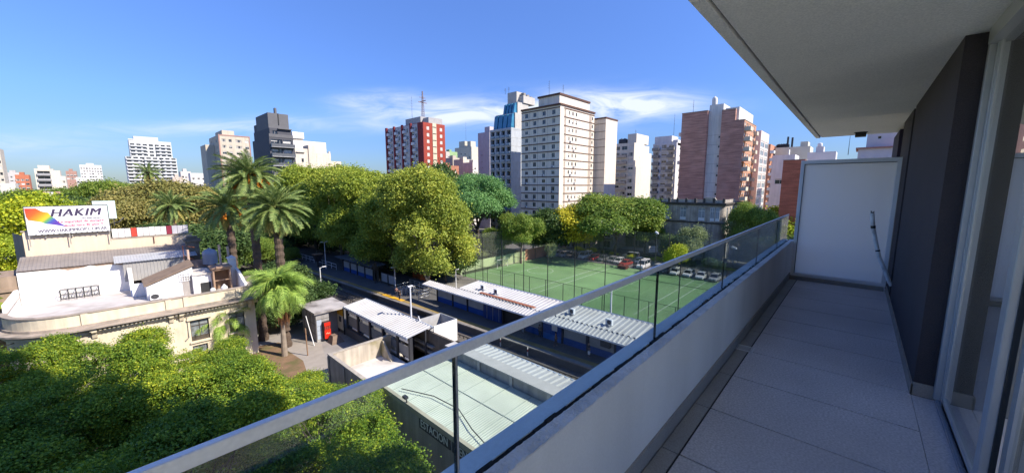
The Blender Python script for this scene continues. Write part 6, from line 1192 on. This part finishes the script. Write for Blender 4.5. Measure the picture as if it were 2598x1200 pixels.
for px, py, rot, st, c, lb in ((1403, 652, 183, 'suv', (.30, .33, .42), 'silver-blue car at the far corner of the car row'), (1431, 651, 176, 'hatch', Sv, 'silver car in the shade, second in the row'), (1452, 652, 182, 'sedan', Dk, 'dark car in the shade, third in the row'),
        (1484, 655, 178, 'van', W, 'white van left of the bright red car'), (1506, 659, 185, 'hatch', Rd, 'bright red hatchback facing the pitch'), (1530, 661, 180, 'sedan', (.10, .11, .12), 'dark grey sedan right of the bright red hatchback'), (1553, 665, 184, 'hatch', Gr, 'grey hatchback beside the tree trunk'),
        (1600, 655, 95, 'suv', (.20, .23, .27), 'blue-grey pickup-like car parked sideways behind the red cars'), (1588, 673, 176, 'sedan', (.26, .035, .025), 'rust-red car parked low by the fence'), (1632, 679, 182, 'van', W, 'white van standing alone near the handrail'),
        (1713, 696, 184, 'hatch', W, 'white hatchback, first of the three seen through the glass'), (1747, 701, 178, 'hatch', (.66, .67, .69), 'white-silver hatchback, second of the three seen through the glass'), (1779, 706, 183, 'sedan', (.70, .71, .72), 'white sedan, third of the three seen through the glass'), (1813, 712, 179, 'hatch', (.40, .41, .43), 'silver hatchback partly behind the small dark tree'),
        (1620, 668, 179, 'hatch', (.07, .10, .16), 'dark blue hatchback left of the lone white van'), (1570, 668, 181, 'hatch', (.50, .51, .53), 'light grey hatchback right of the tree trunk'), (1690, 690, 183, 'sedan', (.12, .125, .13), 'dark sedan under the handrail, left of the white hatchbacks'), (1668, 686, 177, 'hatch', (.45, .46, .48), 'silver hatchback half hidden by the handrail'),
        (1405, 617, 90, 'van', (.60, .62, .64), 'pale van on the avenue behind the trees'), (1428, 620, 85, 'sedan', (.30, .31, .33), 'grey car on the avenue behind the trees'), (1760, 652, 92, 'suv', (.10, .11, .13), 'dark car on the avenue seen above the handrail'), (1655, 640, 92, 'sedan', (.45, .46, .48), 'silver car on the avenue behind the largest tree')):
    x, y = gp(px, py); car(lb, x, y, R(rot), st, c)
q = empty('dumpster', 'low brownish-red skip behind the fence beside the rust-red car', 'skip', (*gp(1580, 682), .012), R(80)); MB().hexa([(-1.1, -.5, .1), (1.1, -.5, .1), (1.1, .5, .1), (-1.1, .5, .1), (-1.3, -.6, .8), (1.3, -.6, .8), (1.3, .6, .8), (-1.3, .6, .8)]).build('bin', mat('skip red', (.13, .035, .025), .7, .2, 2), q); f = MB(); [f.box(-1.3 + .62 * k, -.66, .2, -1.24 + .62 * k, -.605, .8) for k in range(5)]; f.build('rib', rust, q)
q = empty('street_sign', 'white square sign board on posts beside the verge', 'sign', (*gp(1656, 655), 0), R(-40)); MB().box(-1.3, -.05, 1.6, 1.3, .05, 3.4).build('board', mat('pale sign', (.62, .62, .64), .6, .1, 2), q); f = MB(); f.box(-1.0, .051, 0, -.9, .12, 3.3); f.box(.9, .051, 0, 1.0, .12, 3.3); f.build('post', dark_steel, q)
for k, (px, py, top) in enumerate(((1774, 610, 535), (1682, 640, 560), (1388, 640, 545))):
    x, y = gp(px, py); d = math.hypot(x, y); q = empty('street_lamp', ('curved street lamp in front of the old corner building', 'street lamp left of the floodlight mast', 'street lamp at the left end of the parked cars')[k], 'street lamp', (x, y, 0), R(200 + 20 * k), 'street lamps on the avenue'); MB().tube([(0, 0, 0), (0, 0, 7.2), (.3, 0, 8.3), (1.2, 0, 8.8), (2.0, 0, 8.8)], [.13, .10, .08, .06, .06], 8).build('pole', steel, q); MB().box(1.8, -.16, 8.72, 2.6, .16, 8.86).build('lamp_head', white_metal, q, bevel=.03)
# ------------------------------------------------------------------ people on the far platform
skin_m = mat('skin', (.42, .25, .17), .6, .05, 8); hair_m = mat('dark hair', (.025, .018, .014), .7)
def skinned(name, P_, E_, Rr, m, parent, sub=1):
    me = bpy.data.meshes.new(name); me.from_pydata(P_, E_, []); me.materials.append(m); o_ = link(name, me, parent)
    s = o_.modifiers.new('skin', 'SKIN'); s.use_smooth_shade = True; me.skin_vertices[0].data[0].use_root = True
    for i, r_ in enumerate(Rr): me.skin_vertices[0].data[i].radius = (r_, r_)
    if sub: u = o_.modifiers.new('sub', 'SUBSURF'); u.levels = 1; u.render_levels = sub
    return o_
def person(lb, x, y, z, rot, top, legs, h=1.70, pose='stand'):
    q = empty('person', lb, 'person', (x, y, z), rot, 'people waiting on the far platform'); k = h / 1.70; hs = {'stand': (.10, .10), 'walk': (.24, -.20)}[pose]
    P_ = [(0, 0, .94), (0, .01, 1.12), (0, .02, 1.34), (0, .02, 1.46), (0, .0, 1.60), (.10, 0, .88), (.11, -hs[0] * .5, .50), (.11, -hs[0] * .2, .08), (.11, -hs[0] * .2 - .14, .04), (-.10, 0, .88), (-.11, -hs[1] * .5, .50), (-.11, -hs[1] * .9 + .06, .08), (-.11, -hs[1] * .9 - .08, .04),
          (.19, .01, 1.38), (.24, -.02, 1.12), (.20, -.16, .94), (.19, -.22, .88), (-.19, .01, 1.38), (-.24, .02, 1.12), (-.22, -.08, .88), (-.21, -.12, .80)]
    P_ = [(a * k, b * k, c * k) for a, b, c in P_]; E_ = [(0, 1), (1, 2), (2, 3), (3, 4), (0, 5), (5, 6), (6, 7), (7, 8), (0, 9), (9, 10), (10, 11), (11, 12), (2, 13), (13, 14), (14, 15), (15, 16), (2, 17), (17, 18), (18, 19), (19, 20)]
    Rr = [.14, .125, .145, .055, .105, .095, .065, .045, .04, .095, .065, .045, .04, .062, .045, .035, .035, .062, .045, .035, .035]
    skinned('body', P_, E_, Rr, skin_m, q)
    idx = [0, 1, 2, 13, 14, 17, 18]; mp = {v: i for i, v in enumerate(idx)}; skinned('shirt', [P_[i] for i in idx], [(mp[a], mp[b]) for a, b in E_ if a in mp and b in mp], [Rr[i] + .022 for i in idx], top, q)
    idx = [0, 5, 6, 7, 9, 10, 11]; mp = {v: i for i, v in enumerate(idx)}; skinned('trousers', [P_[i] for i in idx], [(mp[a], mp[b]) for a, b in E_ if a in mp and b in mp], [Rr[i] + .02 for i in idx], legs, q)
    hm = MB(); hm.lathe([(.04, -.06), (.105, -.02), (.118, .05), (.09, .115), (.03, .14)], (0, .03, 1.62 * k), 10); hm.build('hair', hair_m, q, smooth=True)
    return q
cl = lambda n, c: mat('cloth ' + n, c, .9, .1, 6)
dy = lambda y: track_x(y)
person('standing person in dark clothes with pale shoes on the bright yellow strip', dy(55.2) + .75, 55.2, 1.10, R(100), cl('black', (.03, .03, .035)), cl('navy', (.035, .04, .06)))
person('person in a pinkish top behind the one on the yellow strip', dy(57.2) + 1.5, 57.2, 1.09, R(140), cl('rose', (.30, .16, .14)), cl('navy', (.035, .04, .06)))
person('person in pale clothes standing by the display board, seen through the glass', 35.3, 30.6, 1.09, R(80), cl('dark blue', (.05, .06, .09)), cl('pale grey', (.34, .34, .36)), 1.68)
person('person leaning near the dark post left of the blue wall', 35.6, 28.0, 1.09, R(90), cl('grey brown', (.16, .13, .11)), cl('navy', (.035, .04, .06)))
person('person in a brown top walking past the blue wall', 34.9, 25.0, 1.09, R(30), cl('brown', (.26, .14, .08)), cl('brown dark', (.10, .06, .04)), 1.72, 'walk')
person('person in black with a white bag, nearest on the far platform', 35.0, 20.6, 1.09, R(60), cl('black', (.03, .03, .035)), cl('black', (.03, .03, .035)), 1.78)
q = empty('white_bag', 'white bag carried by the person in black', 'bag', (34.72, 20.38, 1.85)); MB().hexa([(-.05, -.12, -.28), (.05, -.12, -.28), (.05, .12, -.28), (-.05, .12, -.28), (-.04, -.16, .1), (.04, -.16, .1), (.04, .16, .1), (-.04, .16, .1)]).build('bag', white_paint, q, bevel=.02); MB().tube([(0, -.1, .1), (0, -.04, .25), (0, .04, .25), (0, .1, .1)], .012, 5).build('handle', white_paint, q)

# ------------------------------------------------------------------ the balcony and the building it belongs to
FL = 18.40; CE = 21.02; ALB = 1.0
tile_m = mat('speckled floor tile', (.56, .53, .53), .55, .14, 1.3, fine=.22, fscale=75, dirt=(.40, .38, .38), dirtamt=.5, spec=.4)
gut_m = mat('gutter tile', (.33, .32, .31), .6, .12, 2, fine=.16, fscale=150)
par_m = mat('parapet render', (.82, .81, .79), .85, .07, 1.2, streak=.10, bump=.12, bscale=60, fine=.03, fscale=120)
ledge_m = mat('rough ledge render', (.80, .79, .79), .9, .12, 9, bump=1.0, bscale=55, dirt=(.34, .32, .30), dirtamt=.3)
ceil_m = mat('ceiling render', (.92, .87, .78), .9, .06, 1.0, bump=.35, bscale=110, fine=.11, fscale=85)
wallm = mat('dark textured render', (.066, .055, .058), .9, .10, 2, bump=.5, bscale=150, fine=.22, fscale=210)
chan_m = mat('satin aluminium channel', (.80, .81, .84), .3, .05, 14, metal=.8, fine=.05, fscale=40)
rail_al = mat('satin aluminium handrail', (.84, .83, .82), .5, .04, 9, metal=.3, fine=.05, fscale=90)
o = empty('balcony_building', 'apartment building of the balcony, with grey parapet, speckled tile floor and rough ceiling', 'building', (0, 0, 0))
MB().box(-3.3, -3.39, 18.1, 8.28, .78, 18.385).build('floor_slab', concrete, o)
MB().box(-3, -.56, 18.3852, 8.28, .765, 18.3885).build('grout_bed', mat('dark grout', (.05, .048, .048), .95), o)
tm = MB().box(.005, .002, 0, .638, 1.088, .011).mesh('floor_tile', tile_m); gm_ = MB().box(.003, .002, 0, .640, .098, .008).mesh('gutter_tile', gut_m)
for k in range(-7, 10):
    link('floor_tile', tm, o, (2.205 + .645 * k, -.435, 18.389)); link('gutter_tile', gm_, o, (2.205 + .645 * k, .664, 18.389))
MB().box(-3, -.56, 18.386, 4.1, -.436, 18.399).build('threshold_tile', tile_m, o)
MB().box(-3, .768, 18.386, 8.05, .781, 18.50).build('parapet_skirting', gut_m, o)
TOP = 19.05
w = MB(); w.box(-3, .781, 18.1, 8.28, .842, TOP); w.box(-3, .842, 18.1, 8.28, .866, TOP - .03); w.build('parapet', par_m, o)
w = MB(); w.box(-3, .866, 18.1, 8.28, .952, TOP - .004); w.build('outer_coping', mat('outer coping paint', (.84, .85, .87), .5, .06, 3, fine=.05, fscale=60, dirt=(.62, .63, .66), dirtamt=.4), o)
g = random.Random(5); nx = 900                            # trowelled, uneven top of the parapet, crisp towards the balcony
rows = ((.7795, -.004), (.780, .004), (.795, .0045), (.808, .0045), (.822, .0045), (.836, .004), (.845, -.004))
P_ = []
for i in range(nx + 1):
    x = -3 + 11.28 * i / nx; t = .0022 * math.sin(x * 95 + 2 * math.sin(x * 7)) * (1 if math.sin(x * 1.9) > -.3 else .2)
    P_.append([(x, y + (g.uniform(-.0008, .0008) if k < 2 else g.uniform(-.004, .004)), TOP + z + (0 if k in (0, 6) else g.uniform(-.0022, .0022) + t)) for k, (y, z) in enumerate(rows)])
led = MB(); led.v += [p for r_ in P_ for p in r_]; m_ = len(rows)
for i in range(nx):
    for k in range(m_ - 1): a = i * m_ + k; led.f.append((a, a + m_, a + m_ + 1, a + 1)); led.m.append(0)
led.build('parapet_top', ledge_m, o)
MB().box(-3.3, -3.39, CE, 10.5, .70, CE + .26).build('ceiling_slab', ceil_m, o); MB().box(-3.3, .716, CE - .012, 10.5, .79, CE + .26).build('slab_edge', ceil_m, o, bevel=.006); MB().box(-3, .70, CE + .02, 10.5, .716, CE + .26).build('drip_groove', black_pole, o)
w = MB(); w.box(4.12, -1.2, FL - .2, 7.2, -.44, CE); w.box(7.2, -1.2, FL - .2, 7.45, -.53, CE); w.box(7.45, -1.2, FL - .2, 8.95, -.44, CE); w.build('textured_wall', wallm, o)
MB().box(8.95, -1.2, FL - .2, 10.5, -.40, CE - .10).build('neighbour_wall', mat('plum dark render', (.040, .028, .048), .8, .1, 2), o)
w = MB(); w.box(4.105, -.57, FL, 4.119, -.43, FL + .10); w.box(4.105, -.439, FL, 8.0, -.426, FL + .085); w.build('wall_skirting', mat('beige skirting', (.33, .29, .245), .7, .1, 3, fine=.1, fscale=120), o)
# invented through-room: pale, rear wall opened so sunlight bounces onto the balcony
w = MB(); w.box(-3.2, -3.2, FL - .01, 4.1, -.60, FL - .001); w.build('room_floor', mat('room floor', (.80, .77, .72), .5, .05, 2), o)
MB().box(4.1, -3.3, FL - .01, 4.119, -.60, CE).build('room_end_wall', mat('room end wall', (.24, .25, .235), .9, .08, 1), o)  # darkened so the bright added room stays dim behind the door glass
w = MB(); w.box(-3.3, -3.3, FL, -3.2, -.6, CE); w.box(-3.2, -3.3, FL, 4.1, -3.2, FL + .25); w.box(-3.2, -3.3, CE - .15, 4.1, -3.2, CE); [w.box(x, -3.3, FL + .25, x + .12, -3.2, CE - .15) for x in (-3.2, -.6, 1.9, 3.98)]; w.build('room_wall', mat('room wall', (.88, .87, .84), .9, .03, 1), o)
tw = mat('tower facade', (.45, .43, .40), .9, .1, .5)
w = MB(); w.box(-40, -3.4, CE + .27, 8.28, -.45, 31.5); w.box(-40, -3.4, .02, 8.28, -.45, 18.09); w.box(-40, -3.4, 18.09, -3.3, -.45, CE + .27); w.box(4.12, -3.4, 18.09, 8.28, -1.2, CE - .001); w.build('tower_body', tw, o)  # unseen bulk kept shallow so sun reaches the room's rear openings
for zf in (2.95 * k for k in range(1, 10)):
    if abs(zf - 18.4) > 1.6 and abs(zf - 21.1) > 1.4: MB().box(-3, -.44, zf, 8.28, .78, zf + .22).build('balcony_slab', ceil_m, o)
nb = Bld('apartment_tower', 'taller neighbouring tower whose shadow falls over the street trees', 8.35, -16); nb.shell(0, 0, 0, 8.2, 14.6, 57); nb.done({'roof': roof_m}, tw)
# glass railing
o = empty('glass_railing', 'frameless glass balcony railing with an aluminium handrail and base channel', 'railing', (0, 0, 0))
gl = glass_mat('railing glass', (.86, .92, .915), .5, 0, 1.5); edge = mat('glass edge', (.012, .02, .019), .1, .1, 3, spec=.7)
MB().box(-3, .858, 19.485, 8.04, .878, 19.517).build('handrail', rail_al, o, bevel=.003)
w = MB(); g = random.Random(9)
for k in range(150): x = -3 + .0752 * k; w.box(x, .843 + g.uniform(-.006, .002), TOP - .029, x + .0757, .868 + g.uniform(-.001, .003), TOP + g.uniform(-.010, .001))
w.build('sealant', mat('black sealant', (.012, .011, .011), .8), o)
js = [-3, -.897, .683, 2.263, 3.843, 5.423, 7.003, 8.04]
for a, c in zip(js, js[1:]): MB().box(a + .007, .862, TOP - .001, c - .007, .871, 19.486).build('glass_pane', gl, o)
em = MB().box(-.0022, .8615, TOP, .0022, .8715, 19.485).mesh('pane_edge', edge)
for a in js[1:-1]:
    for s in (-1, 1): link('pane_edge', em, o, (a + .0047 * s, 0, 0))
MB().box(.680, .858, TOP, .686, .874, 19.485).build('joint_glint', mat('joint glint grey', (.5, .5, .5), .3, metal=.5), o)  # pale strip paints the highlight between the dark glass edges
# privacy screen
o = empty('privacy_screen', 'frosted glass privacy screen in a pale aluminium frame at the end of the balcony', 'screen', (8.05, 0, 0)); ya_, yb_, z0, z1 = -.425, .765, FL + .06, 20.42
w = MB(); w.box(-.03, ya_, z0, .03, yb_, z0 + .05); w.box(-.03, ya_, z1 - .06, .03, yb_, z1); w.box(-.03, ya_, z0 + .05, .03, ya_ + .05, z1 - .06); w.box(-.03, yb_ - .05, z0 + .05, .03, yb_, z1 - .06); w.build('frame', mat('screen frame', (.86, .84, .82), .45, .04, 3), o, bevel=.004)
w = MB(); w.box(-.034, ya_ + .051, z1 - .069, -.025, yb_ - .051, z1 - .0605); w.box(-.034, yb_ - .058, z0 + .05, -.025, yb_ - .0505, z1 - .07); w.build('gasket', black_pole, o)
fro = bpy.data.materials.new('frosted glass'); fro.use_nodes = True; nt = fro.node_tree; bs = nt.nodes['Principled BSDF']; bs.inputs['Base Color'].default_value = (.80, .86, .88, 1); bs.inputs['Roughness'].default_value = .16; bs.inputs['Specular IOR Level'].default_value = .55
tl = nt.nodes.new('ShaderNodeBsdfTranslucent'); tl.inputs[0].default_value = (1.0, 1.0, 1.0, 1); mx = nt.nodes.new('ShaderNodeMixShader'); mx.inputs[0].default_value = .72; nt.links.new(bs.outputs[0], mx.inputs[1]); nt.links.new(tl.outputs[0], mx.inputs[2]); nt.links.new(mx.outputs[0], nt.nodes['Material Output'].inputs['Surface'])
MB().box(-.006, ya_ + .05, z0 + .05, .006, yb_ - .05, z1 - .06).build('frosted_pane', fro, o)
MB().box(-.09, ya_ + .02, FL, .09, .765, FL + .06).build('base_kerb', mat('beige skirting', (.33, .29, .245)), o)
# sliding door
o = empty('sliding_glass_door', 'sliding glass balcony door in a pale aluminium frame, mirroring the view', 'door', (0, 0, FL)); fr_m = mat('door frame aluminium', (.50, .505, .50), .35, .05, 4, metal=.3); dz = CE - FL
dgl = glass_mat('door glass', (.90, .935, .925), .85, 0.0, 1.52, .17)
w = MB(); w.box(4.045, -.63, .03, 4.10, -.545, dz); w.box(4.00, -.605, .05, 4.042, -.575, dz - .05); w.box(3.97, -.60, .05, 3.998, -.58, dz - .05); w.build('jamb', fr_m, o, bevel=.003)
w = MB(); w.box(-2.9, -.66, 0.003, 4.10, -.552, .03); w.box(-2.9, -.585, .031, 4.04, -.575, .055); w.build('track', mat('blue-grey track', (.40, .43, .50), .25, .05, 5, metal=.7), o)
w = MB(); w.box(-2.9, -.67, dz - .10, 4.044, -.535, dz - .001); w.build('head', fr_m, o)
w = MB(); w.box(2.875, -.612, .06, 2.965, -.568, dz - .1); w.build('stile', fr_m, o, bevel=.006); w = MB(); w.box(2.80, -.66, .05, 2.872, -.63, dz - .1); w.build('rear_stile', fr_m, o); w = MB(); w.box(2.862, -.62, .05, 2.874, -.60, dz - .1); w.build('gasket', black_pole, o)
w = MB(); w.box(2.966, -.605, .032, 3.969, -.575, .085); w.build('bottom_rail', fr_m, o)
MB().box(2.966, -.594, .086, 3.969, -.588, dz - .1).build('glass_pane', dgl, o); MB().box(-2.9, -.648, .06, 2.80, -.642, dz - .1).build('glass_pane', dgl, o)
# small things on the balcony
o = empty('drain_grate', 'small white floor drain grate in the gutter strip of the balcony', 'drain', (4.19, .70, 18.396)); f = MB(); f.box(-.07, -.075, 0, .07, -.065, .006); f.box(-.07, .065, 0, .07, .075, .006); f.box(-.07, -.064, 0, -.06, .064, .006); f.box(.06, -.064, 0, .07, .064, .006); f.build('rim', white_metal, o)
f = MB(); [f.hexa([(-.055 + .022 * k, -.06, .001), (-.049 + .022 * k, -.06, .001), (-.040 + .022 * k, .06, .001), (-.046 + .022 * k, .06, .001), (-.055 + .022 * k, -.06, .005), (-.049 + .022 * k, -.06, .005), (-.040 + .022 * k, .06, .005), (-.046 + .022 * k, .06, .005)]) for k in range(5)]; f.build('bar', mat('grate white', (.55, .56, .58), .4), o); MB().box(-.059, -.064, -.008, .059, .064, .0005).build('sump', black_pole, o)
o = empty('ceiling_light', 'small dark box light fixed to the ceiling beyond the privacy screen', 'ceiling light', (10.0, .08, CE)); MB().box(-.09, -.08, -.085, .09, .08, -.01).build('body', mat('lamp black', (.03, .028, .03), .5), o, bevel=.008); MB().lathe([(.10, -.011), (.10, -.0005)], (0, 0, 0), 14).build('base', mat('lamp black', (.03, .028, .03)), o)
o = empty('flexible_conduit', 'white flexible conduit with black tape sticking out from the dark wall', 'conduit', (7.35, -.43, 18.60))
pts = [(0, -.02, .02), (0, .01, .07), (0, .06, .21), (0, .14, .40), (0, .19, .59), (0, .24, .81), (0, .27, 1.02)]
w = MB(); N_ = 70; q = []; rr_ = []
for i in range(N_ + 1):
    t = i / N_ * (len(pts) - 1); k = min(int(t), len(pts) - 2); q.append(Vector(pts[k]).lerp(Vector(pts[k + 1]), t - k)); rr_.append(.0225 + .003 * (i % 2))
w.tube(q, rr_, 10); w.build('corrugated_tube', mat('conduit white', (.80, .79, .77), .6, .15, 12, dirt=(.30, .28, .26), dirtamt=.5), o)
w = MB(); w.tube([Vector(pts[5]).lerp(Vector(pts[6]), -.02), Vector(pts[5]).lerp(Vector(pts[6]), .16)], .0275, 10); w.tube([Vector(pts[3]).lerp(Vector(pts[4]), .45), Vector(pts[3]).lerp(Vector(pts[4]), .55)], .0262, 10); w.build('black_tape', black_pole, o)
w = MB(); e = Vector(pts[6]); w.tube([e + Vector((0, 0, -.01)), e + Vector((.01, .015, .03))], .006, 5); w.tube([e, e + Vector((-.01, -.02, .025))], .005, 5); w.lathe([(.018, 0), (.016, .012)], tuple(e + Vector((0, 0, .001))), 8); w.build('wire_end', black_pole, o)
